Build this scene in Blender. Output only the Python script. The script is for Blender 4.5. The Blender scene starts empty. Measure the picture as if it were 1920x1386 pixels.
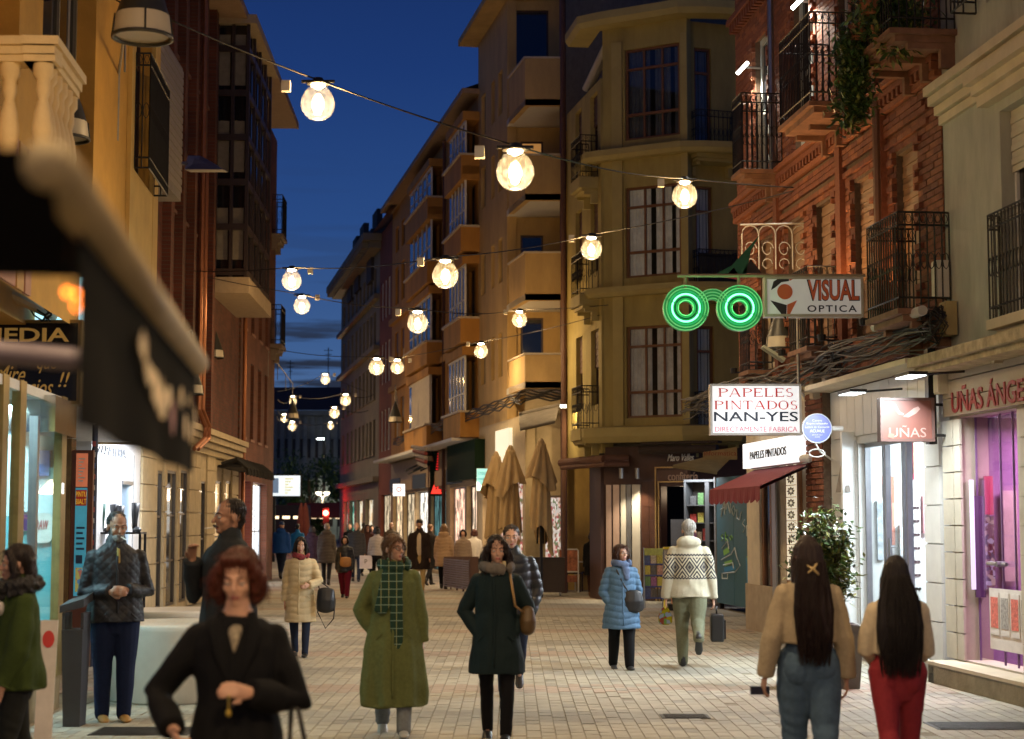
import bpy,bmesh,math,random
import numpy as np
from mathutils import Vector,Matrix,Euler,noise
R=random.Random(7)
SC=bpy.context.scene
COL=SC.collection
FPX=3200.0
TH=math.atan(285/FPX)
EYE=1.7
cam_d=bpy.data.cameras.new('camera')
cam=bpy.data.objects.new('camera',cam_d);COL.objects.link(cam)
cam.location=(0,0,EYE);cam.rotation_euler=(math.pi/2+TH,0,0)
cam_d.sensor_width=36;cam_d.lens=FPX/1920*36;cam_d.clip_start=.1;cam_d.clip_end=3000
cam_d.dof.use_dof=True;cam_d.dof.focus_distance=22.0;cam_d.dof.aperture_fstop=2.3
SC.camera=cam
SC.view_settings.view_transform='Standard';SC.view_settings.look='None'
SC.view_settings.exposure=0.0;SC.view_settings.gamma=1.0
SC.view_settings.use_curve_mapping=False
SC.render.engine='CYCLES'
cy=SC.cycles
cy.max_bounces=6;cy.diffuse_bounces=3;cy.glossy_bounces=3;cy.transmission_bounces=4;cy.transparent_max_bounces=10
cy.caustics_reflective=False;cy.caustics_refractive=False;cy.sample_clamp_indirect=3.0
cy.use_denoising=True
try:cy.use_light_tree=True
except Exception:pass
world=bpy.data.worlds.new('World');SC.world=world;world.use_nodes=True
wn=world.node_tree;wn.nodes.clear()
def wnode(t,**k):
 n=wn.nodes.new(t)
 for a,b in k.items():setattr(n,a,b)
 return n
wo=wnode('ShaderNodeOutputWorld');wb=wnode('ShaderNodeBackground')
tc=wnode('ShaderNodeTexCoord');sx=wnode('ShaderNodeSeparateXYZ')
wn.links.new(tc.outputs['Generated'],sx.inputs[0])
cr=wnode('ShaderNodeValToRGB')
wn.links.new(sx.outputs['Z'],cr.inputs[0])
els=cr.color_ramp.elements
els[0].position=0.0;els[0].color=(.10,.155,.26,1)
els[1].position=1.0;els[1].color=(.004,.010,.050,1)
for p,c in((.05,(.085,.155,.30)),(.10,(.048,.112,.275)),(.17,(.022,.068,.225)),(.26,(.0115,.040,.165)),(.34,(.008,.026,.115)),(.5,(.006,.016,.075))):
 e=els.new(p);e.color=(*c,1)
mp=wnode('ShaderNodeMapping');mp.inputs['Scale'].default_value=(3.2,3.2,46);mp.inputs['Location'].default_value=(.9,0,.35)
nz=wnode('ShaderNodeTexNoise');nz.inputs['Scale'].default_value=2.6;nz.inputs['Detail'].default_value=5;nz.inputs['Roughness'].default_value=.55
wn.links.new(tc.outputs['Generated'],mp.inputs[0]);wn.links.new(mp.outputs[0],nz.inputs['Vector'])
cc=wnode('ShaderNodeValToRGB');wn.links.new(nz.outputs['Fac'],cc.inputs[0])
cc.color_ramp.elements[0].position=.50;cc.color_ramp.elements[0].color=(0,0,0,1)
cc.color_ramp.elements[1].position=.60;cc.color_ramp.elements[1].color=(1,1,1,1)
band=wnode('ShaderNodeValToRGB');wn.links.new(sx.outputs['Z'],band.inputs[0])
b=band.color_ramp.elements;b[0].position=0;b[0].color=(1,1,1,1);b[1].position=.22;b[1].color=(0,0,0,1)
e=b.new(.105);e.color=(1,1,1,1);e=b.new(.13);e.color=(.25,.25,.25,1)
mm=wnode('ShaderNodeMath',operation='MULTIPLY');wn.links.new(cc.outputs[0],mm.inputs[0]);wn.links.new(band.outputs[0],mm.inputs[1])
mx=wnode('ShaderNodeMixRGB');wn.links.new(mm.outputs[0],mx.inputs[0]);wn.links.new(cr.outputs[0],mx.inputs[1]);mx.inputs[2].default_value=(.020,.028,.052,1)
wn.links.new(mx.outputs[0],wb.inputs['Color']);wb.inputs['Strength'].default_value=1.0
wn.links.new(wb.outputs[0],wo.inputs[0])
sun_d=bpy.data.lights.new('sun','SUN');sun_d.energy=.012;sun_d.angle=math.radians(20);sun_d.color=(.6,.75,1)
sun=bpy.data.objects.new('sun',sun_d);COL.objects.link(sun);sun.rotation_euler=(math.radians(50),0,math.radians(200));sun.location=(0,0,60)
_c,_s=math.cos(TH),math.sin(TH)
def ray(px,py):
 a=(px-960)/FPX;b=(693-py)/FPX
 return Vector((a,_c-_s*b,_s+_c*b))
def at(px,py,s):
 d=ray(px,py);t=(FPX/s)/d.y
 return Vector((0,0,EYE))+d*t
def ground(px,py):
 d=ray(px,py);return Vector((0,0,EYE))+d*(-EYE/d.z)
def gs(px,s):
 return ground(px,978+EYE*s)
MATS={}
def mat(name,col=(.5,.5,.5),rough=.7,metal=0,var=.12,scale=6,bump=.0,bscale=40,emit=None,estr=0,spec=.5,stretch=(1,1,1),sheen=0,coat=0):
 if name in MATS:return MATS[name]
 m=bpy.data.materials.new(name);m.use_nodes=True;nt=m.node_tree
 bs=nt.nodes['Principled BSDF'];MATS[name]=m
 bs.inputs['Roughness'].default_value=rough;bs.inputs['Metallic'].default_value=metal
 bs.inputs['Specular IOR Level'].default_value=spec
 if sheen:bs.inputs['Sheen Weight'].default_value=sheen
 if coat:bs.inputs['Coat Weight'].default_value=coat
 bs.inputs['Base Color'].default_value=(*col,1)
 tcn=nt.nodes.new('ShaderNodeTexCoord');mpn=nt.nodes.new('ShaderNodeMapping')
 mpn.inputs['Scale'].default_value=stretch
 nt.links.new(tcn.outputs['Object'],mpn.inputs[0])
 m['mp']=mpn.name
 if var:
  n=nt.nodes.new('ShaderNodeTexNoise');n.inputs['Scale'].default_value=scale;n.inputs['Detail'].default_value=6;n.inputs['Roughness'].default_value=.65
  nt.links.new(mpn.outputs[0],n.inputs['Vector'])
  r=nt.nodes.new('ShaderNodeValToRGB');nt.links.new(n.outputs['Fac'],r.inputs[0])
  r.color_ramp.elements[0].position=.3;r.color_ramp.elements[1].position=.7
  r.color_ramp.elements[0].color=(*[max(0,c*(1-var))for c in col],1)
  r.color_ramp.elements[1].color=(*[min(1,c*(1+var))for c in col],1)
  nt.links.new(r.outputs[0],bs.inputs['Base Color'])
 if bump:
  n=nt.nodes.new('ShaderNodeTexNoise');n.inputs['Scale'].default_value=bscale;n.inputs['Detail'].default_value=4
  nt.links.new(mpn.outputs[0],n.inputs['Vector'])
  bp=nt.nodes.new('ShaderNodeBump');bp.inputs['Strength'].default_value=bump;bp.inputs['Distance'].default_value=.02
  nt.links.new(n.outputs['Fac'],bp.inputs['Height']);nt.links.new(bp.outputs[0],bs.inputs['Normal'])
 if emit:
  bs.inputs['Emission Color'].default_value=(*emit,1);bs.inputs['Emission Strength'].default_value=estr
 return m
def glass_mat(name,tint=(.9,.95,1),alpha=.25,rough=.03,ior=1.14):
 if name in MATS:return MATS[name]
 m=bpy.data.materials.new(name);m.use_nodes=True;nt=m.node_tree;nt.nodes.clear();MATS[name]=m
 o=nt.nodes.new('ShaderNodeOutputMaterial');t=nt.nodes.new('ShaderNodeBsdfTransparent');g=nt.nodes.new('ShaderNodeBsdfGlossy')
 t.inputs[0].default_value=(*tint,1);g.inputs['Roughness'].default_value=rough
 lw=nt.nodes.new('ShaderNodeLayerWeight');lw.inputs[0].default_value=.5
 fr=nt.nodes.new('ShaderNodeMath');fr.operation='POWER';fr.inputs[1].default_value=4;nt.links.new(lw.outputs['Facing'],fr.inputs[0])
 a=nt.nodes.new('ShaderNodeMath');a.operation='MULTIPLY_ADD';a.inputs[1].default_value=.34;a.inputs[2].default_value=.02+alpha*.06;a.use_clamp=True
 mxs=nt.nodes.new('ShaderNodeMixShader')
 nt.links.new(fr.outputs[0],a.inputs[0]);nt.links.new(a.outputs[0],mxs.inputs[0]);nt.links.new(t.outputs[0],mxs.inputs[1]);nt.links.new(g.outputs[0],mxs.inputs[2])
 nt.links.new(mxs.outputs[0],o.inputs[0]);return m
def brick_mat(name,c1,c2,mortar,sc=(.25,.075),rough=.85,bump=.5,axis='Y'):
 """running-bond bricks from object coordinates; axis = the coordinate that runs along the wall"""
 if name in MATS:return MATS[name]
 m=bpy.data.materials.new(name);m.use_nodes=True;nt=m.node_tree;bs=nt.nodes['Principled BSDF'];MATS[name]=m
 bs.inputs['Roughness'].default_value=rough
 tcn=nt.nodes.new('ShaderNodeTexCoord');sp=nt.nodes.new('ShaderNodeSeparateXYZ');cb=nt.nodes.new('ShaderNodeCombineXYZ')
 nt.links.new(tcn.outputs['Object'],sp.inputs[0]);nt.links.new(sp.outputs[axis],cb.inputs['X']);nt.links.new(sp.outputs['Z'],cb.inputs['Y'])
 br=nt.nodes.new('ShaderNodeTexBrick');nt.links.new(cb.outputs[0],br.inputs['Vector'])
 br.inputs['Scale'].default_value=1;br.inputs['Brick Width'].default_value=sc[0];br.inputs['Row Height'].default_value=sc[1]
 br.inputs['Mortar Size'].default_value=.006;br.inputs['Color1'].default_value=(*c1,1);br.inputs['Color2'].default_value=(*c2,1);br.inputs['Mortar'].default_value=(*mortar,1)
 n=nt.nodes.new('ShaderNodeTexNoise');n.inputs['Scale'].default_value=1.3;n.inputs['Detail'].default_value=8
 nt.links.new(tcn.outputs['Object'],n.inputs['Vector'])
 r=nt.nodes.new('ShaderNodeMapRange');r.inputs[1].default_value=.3;r.inputs[2].default_value=.7;r.inputs[3].default_value=.65;r.inputs[4].default_value=1.2
 nt.links.new(n.outputs['Fac'],r.inputs[0])
 v=nt.nodes.new('ShaderNodeVectorMath');v.operation='SCALE';nt.links.new(br.outputs['Color'],v.inputs[0]);nt.links.new(r.outputs[0],v.inputs['Scale'])
 nt.links.new(v.outputs[0],bs.inputs['Base Color'])
 bp=nt.nodes.new('ShaderNodeBump');bp.inputs['Strength'].default_value=bump;bp.inputs['Distance'].default_value=.01;bp.invert=True
 nt.links.new(br.outputs['Fac'],bp.inputs['Height']);nt.links.new(bp.outputs[0],bs.inputs['Normal'])
 return m
def emis(name,col,s):
 if name in MATS:return MATS[name]
 m=bpy.data.materials.new(name);m.use_nodes=True;nt=m.node_tree;nt.nodes.clear();MATS[name]=m
 o=nt.nodes.new('ShaderNodeOutputMaterial');e=nt.nodes.new('ShaderNodeEmission');e.inputs[0].default_value=(*col,1);e.inputs[1].default_value=s
 nt.links.new(e.outputs[0],o.inputs[0]);return m
class Fr:
 """a local frame: u along D, v outward along N, z up"""
 def __init__(s,O,D,N=None,z0=0):
  s.O=Vector((O[0],O[1],z0));s.D=Vector((D[0],D[1],0)).normalized()
  s.N=Vector((N[0],N[1],0)).normalized()if N else Vector((s.D.y,-s.D.x,0))
 def P(s,u,v,z):return s.O+s.D*u+s.N*v+Vector((0,0,z))
 def M(s,u=0,v=0,z=0):
  o=s.P(u,v,z);d,n=s.D,s.N
  return Matrix(((d.x,n.x,0,o.x),(d.y,n.y,0,o.y),(0,0,1,o.z),(0,0,0,1)))
 def hit(s,px,py,v=0):
  d=ray(px,py);o=s.P(0,v,0)
  t=(o-Vector((0,0,EYE))).dot(s.N)/d.dot(s.N)
  p=Vector((0,0,EYE))+d*t
  return(p-s.O).dot(s.D),p.z-s.O.z
 def u(s,px,py=978,v=0):return s.hit(px,py,v)[0]
 def z(s,px,py,v=0):return s.hit(px,py,v)[1]
def facade(px0,s0,px1,s1,right):
 a,b_=gs(px0,s0),gs(px1,s1);d=(b_-a);d.z=0
 n=Vector((d.y,-d.x,0)).normalized()
 c=Vector((0,0,0))-a
 if n.dot(c)<0:n=-n
 return Fr(a,d,n)
def camfr(px,py,s):
 p=at(px,py,s);return Fr((p.x,p.y),(1,0),(0,-1),p.z)
class MB:
 def __init__(s):s.v=[];s.f=[];s.m=[];s.mi=0
 def add(s,vs,fs):
  k=len(s.v);s.v+=[tuple(p)for p in vs];s.f+=[tuple(i+k for i in f)for f in fs];s.m+=[s.mi]*len(fs);return s
 def box(s,F,u0,u1,v0,v1,z0,z1):
  P=F.P if F else(lambda a,b,c:Vector((a,b,c)))
  vs=[P(u,v,z)for z in(z0,z1)for v in(v0,v1)for u in(u0,u1)]
  return s.add(vs,[(0,2,3,1),(4,5,7,6),(0,1,5,4),(2,6,7,3),(0,4,6,2),(1,3,7,5)])
 def quad(s,a,b,c,d):return s.add([a,b,c,d],[(0,1,2,3)])
 def tube(s,pts,r,n=6,cap=True):
  pts=[Vector(p)for p in pts];rr=r if isinstance(r,(list,tuple))else[r]*len(pts)
  k=len(s.v);N=len(pts);vs=[];fs=[]
  for i,p in enumerate(pts):
   t=(pts[min(i+1,N-1)]-pts[max(i-1,0)]);t=t.normalized()if t.length>1e-9 else Vector((0,0,1))
   h=Vector((0,0,1))if abs(t.z)<.9 else Vector((1,0,0))
   a=t.cross(h).normalized();b2=t.cross(a)
   for j in range(n):
    w=2*math.pi*j/n;vs.append(p+(a*math.cos(w)+b2*math.sin(w))*rr[i])
  for i in range(N-1):
   for j in range(n):
    fs.append((i*n+j,i*n+(j+1)%n,(i+1)*n+(j+1)%n,(i+1)*n+j))
  if cap:fs+=[tuple(range(n))[::-1],tuple((N-1)*n+j for j in range(n))]
  return s.add(vs,fs)
 def lathe(s,c,prof,n=16,sx=1,sy=1):
  c=Vector(c);vs=[];fs=[]
  for r,z in prof:
   for j in range(n):
    w=2*math.pi*j/n;vs.append(c+Vector((r*math.cos(w)*sx,r*math.sin(w)*sy,z)))
  for i in range(len(prof)-1):
   for j in range(n):fs.append((i*n+j,i*n+(j+1)%n,(i+1)*n+(j+1)%n,(i+1)*n+j))
  return s.add(vs,fs)
 def prism(s,F,poly,v0,v1):
  n=len(poly);vs=[F.P(u,v,z)for v in(v0,v1)for u,z in poly]
  fs=[tuple(range(n)),tuple(range(2*n-1,n-1,-1))]+[(i,i+n,(i+1)%n+n,(i+1)%n)for i in range(n)]
  return s.add(vs,fs)
 def mesh(s,name,mats,smooth=False):
  me=bpy.data.meshes.new(name);me.from_pydata(s.v,[],s.f);
  for m in(mats if isinstance(mats,(list,tuple))else[mats]):me.materials.append(m)
  if any(s.m):me.polygons.foreach_set('material_index',s.m)
  if smooth:me.polygons.foreach_set('use_smooth',[True]*len(s.f))
  bm=bmesh.new();bm.from_mesh(me);bmesh.ops.recalc_face_normals(bm,faces=bm.faces);bm.to_mesh(me);bm.free()
  return me
W={}
def place(o,M,parent=None):
 COL.objects.link(o);W[o]=M
 if parent is not None:
  o.parent=parent;o.matrix_basis=W[parent].inverted()@M
 else:o.matrix_basis=M
 return o
def thing(name,loc,label,cat,group=None,rz=0):
 o=bpy.data.objects.new(name,None);o.empty_display_size=.3
 place(o,Matrix.Translation(loc)@Matrix.Rotation(rz,4,'Z'))
 return tag(o,label,cat,group)
def tag(o,label,cat,group=None):
 o['label']=label;o['category']=cat
 if group:o['group']=group
 return o
def obj(name,me,parent=None,M=None,kind=None,label=None):
 if isinstance(me,tuple):me=me[0].mesh(name,me[1],len(me)>2 and me[2])
 o=bpy.data.objects.new(name,me)
 if M is None:
  base=W[parent]if parent is not None else Matrix.Translation(centre_base(me))
  base=base.copy()
  me.transform(base.inverted());M=base
 place(o,M,parent)
 if kind:o['kind']=kind
 if label:o['label']=label
 return o
def centre_base(me):
 n=len(me.vertices);a=np.empty(n*3,dtype=np.float32);me.vertices.foreach_get('co',a);a=a.reshape(-1,3)
 lo,hi=a.min(0),a.max(0);return Vector(((lo[0]+hi[0])/2,(lo[1]+hi[1])/2,lo[2]))
def copyshare(name,me,parent,M):
 o=bpy.data.objects.new(name,me);place(o,M,parent);return o
TMP=bpy.data.scenes.new('tmp')
def text_mesh(body,mat_,w=None,h=None,depth=.01,bold=0,shear=0,space=1,align='CENTER'):
 c=bpy.data.curves.new('lettering','FONT');c.body=body;c.extrude=depth/2/.7;c.offset=bold;c.shear=shear;c.space_character=space
 c.align_x=align;c.resolution_u=3;c.size=1
 o=bpy.data.objects.new('lettering',c);TMP.collection.objects.link(o)
 TMP.view_layers[0].update();dg=TMP.view_layers[0].depsgraph
 me=bpy.data.meshes.new_from_object(o.evaluated_get(dg));bpy.data.objects.remove(o)
 n=len(me.vertices);a=np.empty(n*3,dtype=np.float32);me.vertices.foreach_get('co',a);a=a.reshape(-1,3)
 lo,hi=a.min(0),a.max(0);cx=(lo+hi)/2
 kw=w/(hi[0]-lo[0])if w else None;kh=h/(hi[1]-lo[1])if h else kw
 if kw is None:kw=kh
 b=np.stack([(a[:,0]-cx[0])*kw,-(a[:,2]-cx[2])/(max(1e-6,hi[2]-lo[2]))*depth*-1,(a[:,1]-cx[1])*kh],1)
 me.vertices.foreach_set('co',b.astype(np.float32).ravel())
 me.materials.clear();me.materials.append(mat_);me.update();return me
def lettering(body,m,F,u,v,z,w=None,h=None,parent=None,name='lettering',flip=False,**k):
 me=text_mesh(body,m,w,h,**k)
 M=F.M(u,v,z)
 if M.to_3x3().determinant()<0 or True:
  d,n=F.D,F.N
  r=Vector((-n.y,n.x,0))
  p=F.P(u,v,z)
  M=Matrix(((r.x,-n.x,0,p.x),(r.y,-n.y,0,p.y),(0,0,1,p.z),(0,0,0,1)))
 return obj(name,me,parent,M)
def point(name,loc,power,col,r=.05,parent=None):
 l=bpy.data.lights.new(name,'POINT');l.energy=power;l.color=col;l.shadow_soft_size=r
 o=bpy.data.objects.new(name,l);place(o,Matrix.Translation(loc),parent);return o
def area(name,loc,target,power,col,sx=1,sy=None,parent=None,spread=math.pi):
 l=bpy.data.lights.new(name,'AREA');l.energy=power;l.color=col;l.shape='RECTANGLE';l.size=sx;l.size_y=sy or sx;l.spread=spread
 o=bpy.data.objects.new(name,l);d=Vector(target)-Vector(loc)
 place(o,Matrix.Translation(loc)@d.to_track_quat('-Z','Y').to_matrix().to_4x4(),parent);return o
def spot(name,loc,target,power,col,ang=60,blend=.6,parent=None,r=.03):
 l=bpy.data.lights.new(name,'SPOT');l.energy=power;l.color=col;l.spot_size=math.radians(ang);l.spot_blend=blend;l.shadow_soft_size=r
 o=bpy.data.objects.new(name,l);d=Vector(target)-Vector(loc)
 place(o,Matrix.Translation(loc)@d.to_track_quat('-Z','Y').to_matrix().to_4x4(),parent);return o
IRON=mat('iron',(.02,.02,.022),.45,.3,var=.2)
DKGLASS=mat('dark_glass',(.010,.012,.016),.06,var=0,spec=.8)
CLEAR=glass_mat('clear_glass')
SHOPGLASS=glass_mat('shop_glass',(.95,.98,1),.12)
WHITEP=mat('white_paint',(.75,.74,.70),.5,var=.06)
CREAM=mat('cream_paint',(.62,.55,.42),.7,var=.12,bump=.1)
WOOD=mat('brown_wood',(.16,.065,.025),.45,var=.25,scale=9,stretch=(6,6,.6))
DARKIN=mat('dark_interior',(.02,.018,.016),.9,var=0)
CURTAIN=mat('curtain',(.62,.58,.50),.9,var=.12,scale=20,stretch=(4,4,.3))
STEEL=mat('steel',(.35,.36,.37),.35,.9,var=.1)
#GROUND
PAVE=[mat('paving_sand',(.38,.35,.275),.7,var=.24,scale=1.4,bump=.25,bscale=60),mat('paving_rose',(.365,.285,.215),.7,var=.22,scale=1.4,bump=.25,bscale=60),mat('paving_grey',(.29,.275,.225),.7,var=.22,scale=1.4,bump=.25,bscale=60)]
JOINT=mat('paving_joint',(.25,.225,.17),.95,var=.3,scale=30)
def band_of(y):
 k=(y+1.2)%4.6
 if k<.75:return 1
 if 1.9<k<2.9:return 2
 return 0
def band_mat(name,axis_shift=0):
 m=bpy.data.materials.new(name);m.use_nodes=True;nt=m.node_tree;bs=nt.nodes['Principled BSDF'];bs.inputs['Roughness'].default_value=.75
 t=nt.nodes.new('ShaderNodeTexCoord');sp=nt.nodes.new('ShaderNodeSeparateXYZ');nt.links.new(t.outputs['Object'],sp.inputs[0])
 def mth(op,a,b=None):
  n=nt.nodes.new('ShaderNodeMath');n.operation=op
  if hasattr(a,'links'):nt.links.new(a,n.inputs[0])
  else:n.inputs[0].default_value=a
  if b is not None:
   if hasattr(b,'links'):nt.links.new(b,n.inputs[1])
   else:n.inputs[1].default_value=b
  return n.outputs[0]
 y=mth('ADD',sp.outputs['Y'],1.2+4.6*100);k=mth('MODULO',y,4.6)
 rose=mth('LESS_THAN',k,.75);g=mth('MULTIPLY',mth('GREATER_THAN',k,1.9),mth('LESS_THAN',k,2.9))
 m1=nt.nodes.new('ShaderNodeMixRGB');m1.inputs[1].default_value=(.37,.34,.27,1);m1.inputs[2].default_value=(.355,.28,.21,1);nt.links.new(rose,m1.inputs[0])
 m2=nt.nodes.new('ShaderNodeMixRGB');m2.inputs[2].default_value=(.29,.275,.225,1);nt.links.new(g,m2.inputs[0]);nt.links.new(m1.outputs[0],m2.inputs[1])
 br=nt.nodes.new('ShaderNodeTexBrick');cb=nt.nodes.new('ShaderNodeCombineXYZ');nt.links.new(sp.outputs['Y'],cb.inputs[0]);nt.links.new(sp.outputs['X'],cb.inputs[1]);nt.links.new(cb.outputs[0],br.inputs['Vector'])
 br.inputs['Scale'].default_value=1;br.inputs['Brick Width'].default_value=.24;br.inputs['Row Height'].default_value=.12;br.inputs['Mortar Size'].default_value=.007
 br.inputs['Color1'].default_value=(1,1,1,1);br.inputs['Color2'].default_value=(.86,.86,.86,1);br.inputs['Mortar'].default_value=(.74,.71,.66,1)
 m3=nt.nodes.new('ShaderNodeMixRGB');m3.blend_type='MULTIPLY';m3.inputs[0].default_value=1;nt.links.new(m2.outputs[0],m3.inputs[1]);nt.links.new(br.outputs['Color'],m3.inputs[2])
 n=nt.nodes.new('ShaderNodeTexNoise');n.inputs['Scale'].default_value=.6;n.inputs['Detail'].default_value=8;nt.links.new(t.outputs['Object'],n.inputs['Vector'])
 mr=nt.nodes.new('ShaderNodeMapRange');mr.inputs[1].default_value=.3;mr.inputs[2].default_value=.7;mr.inputs[3].default_value=.75;mr.inputs[4].default_value=1.15;nt.links.new(n.outputs['Fac'],mr.inputs[0])
 v=nt.nodes.new('ShaderNodeVectorMath');v.operation='SCALE';nt.links.new(m3.outputs[0],v.inputs[0]);nt.links.new(mr.outputs[0],v.inputs['Scale']);nt.links.new(v.outputs[0],bs.inputs['Base Color'])
 return m
mb=MB();mb.add([(-400,-60,-.03),(400,-60,-.03),(400,900,-.03),(-400,900,-.03)],[(0,1,2,3)])
obj('ground',(mb,mat('far_ground',(.12,.11,.10),.9)),kind='structure')
PAVF=31.0
mb=MB();mb.add([(-16,PAVF,-.004),(14,PAVF,-.004),(14,130,-.004),(-16,130,-.004)],[(0,1,2,3)])
obj('paved_street',(mb,band_mat('paving_sheet')),kind='structure')
mb=MB();mb.add([(-9,-12,-.006),(8,-12,-.006),(8,PAVF,-.006),(-9,PAVF,-.006)],[(0,1,2,3)])
pav=obj('pavement',(mb,JOINT),kind='structure')
pw,pl=.117,.236
cells=[]
iy=0
y=11.9
while y<PAVF-pl:
 x0=-.28*y-.2;x1=.31*y+.6
 xi=int(max(x0,-8)/pw)
 off=pl*.5 if False else 0
 while xi*pw<min(x1,7.2):
  xj=xi*pw
  yy=y+(pl*.5 if xi%2 else 0)
  cells.append((yy,xj));xi+=1
 y+=pl
def pave_box(mb,yy,xj):
 g=.002;h=R.uniform(-.0018,.0018);t=[R.uniform(-.0012,.0012)for _ in range(4)]
 if R.random()<.012:h-=.012
 b=band_of(yy);q=math.sin(xj*.9+1.3*math.sin(yy*.7))+math.sin(yy*1.1+xj*.5);mb.mi=b if R.random()>.08+.3*(q>1.1)else R.choice((0,2))
 x0,x1,y0,y1=xj+g,xj+pw-g,yy+g,yy+pl-g;c=.003
 vs=[(x0,y0,-.02),(x1,y0,-.02),(x1,y1,-.02),(x0,y1,-.02),(x0+c,y0+c,h+t[0]),(x1-c,y0+c,h+t[1]),(x1-c,y1-c,h+t[2]),(x0+c,y1-c,h+t[3])]
 mb.add(vs,[(4,5,6,7),(0,1,5,4),(1,2,6,5),(2,3,7,6),(3,0,4,7)])
near=sorted([c for c in cells if c[0]>12.6 and-.29*c[0]<c[1]<.29*c[0]])[:300];ns=set(near)
mb=MB()
for c in cells:
 if c not in ns:pave_box(mb,*c)
obj('paving_setts',(mb,PAVE),pav,kind='stuff')
protos={}
for c in near:
 b=band_of(c[0]);k=(b,R.randrange(4))
 if k not in protos:
  m_=MB();x0,y0,x1,y1,cc=.002,.002,pw-.002,pl-.002,.003;h=R.uniform(-.0015,.0015)
  m_.add([(x0,y0,-.02),(x1,y0,-.02),(x1,y1,-.02),(x0,y1,-.02),(x0+cc,y0+cc,h),(x1-cc,y0+cc,h+.001),(x1-cc,y1-cc,h),(x0+cc,y1-cc,h-.001)],[(4,5,6,7),(0,1,5,4),(1,2,6,5),(2,3,7,6),(3,0,4,7)])
  protos[k]=m_.mesh('paving_stone',PAVE[b])
 copyshare('paving_stone',protos[k],pav,Matrix.Translation((c[1],c[0],0)))
def cover(px,py,w,d,label):
 p=ground(px,py);t=thing('drain_cover',(p.x,p.y,0),label,'drain cover')
 mb=MB();F=Fr((p.x,p.y),(1,0),(0,-1));mb.box(F,-w/2,w/2,-d/2,d/2,-.01,.006);obj('frame',(mb,mat('cast_iron',(.05,.045,.04),.6,.5,var=.3)),t)
 n=int(d/.06)
 for i in range(n):
  mb=MB();mb.box(F,-w/2+.03,w/2-.03,-d/2+.02+i*.06,-d/2+.05+i*.06,.007,.012);obj('grate_bar',(mb,MATS['cast_iron']),t)
cover(1284,1344,.42,.30,'small iron drain grate in the paving before the blue coat woman')
cover(1840,1362,.85,.5,'wide dark access cover in the paving beneath the nail salon step')
cover(270,1372,.8,.5,'dark access cover in the paving at the feet of the bearded man')
#WALLS
def wall(mb,F,u0,u1,z0,z1,holes=(),t=.2,ends=True,v=0.0):
 H=[(max(u0,min(a,b_)),min(u1,max(a,b_)),max(z0,c),min(z1,d))for a,b_,c,d in holes]
 H=[h for h in H if h[1]-h[0]>.02 and h[3]-h[2]>.02]
 us=sorted({u0,u1,*[h[0]for h in H],*[h[1]for h in H]});zs=sorted({z0,z1,*[h[2]for h in H],*[h[3]for h in H]})
 for i in range(len(us)-1):
  for j in range(len(zs)-1):
   uc,zc=(us[i]+us[i+1])/2,(zs[j]+zs[j+1])/2
   if any(h[0]<uc<h[1]and h[2]<zc<h[3]for h in H):continue
   mb.quad(F.P(us[i],v,zs[j]),F.P(us[i+1],v,zs[j]),F.P(us[i+1],v,zs[j+1]),F.P(us[i],v,zs[j+1]))
 for a,b_,c,d in H:
  q=lambda x,z:(F.P(x,v,z),F.P(x,v-t,z))
  for(x0,z_0),(x1,z_1)in(((a,c),(b_,c)),((b_,c),(b_,d)),((b_,d),(a,d)),((a,d),(a,c))):
   p,p2=q(x0,z_0);r,r2=q(x1,z_1);mb.quad(p,r,r2,p2)
 if ends:
  for x in(u0,u1):mb.quad(F.P(x,v,z0),F.P(x,v-t,z0),F.P(x,v-t,z1),F.P(x,v,z1))
  mb.quad(F.P(u0,v,z1),F.P(u1,v,z1),F.P(u1,v-t,z1),F.P(u0,v-t,z1))
def mass(F,u0,u1,z0,z1,depth,m,parent,v=-.42,name='body'):
 mb=MB();mb.box(F,u0,u1,v-depth,v,z0,z1);return obj(name,(mb,m),parent)
_wc={}
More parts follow.
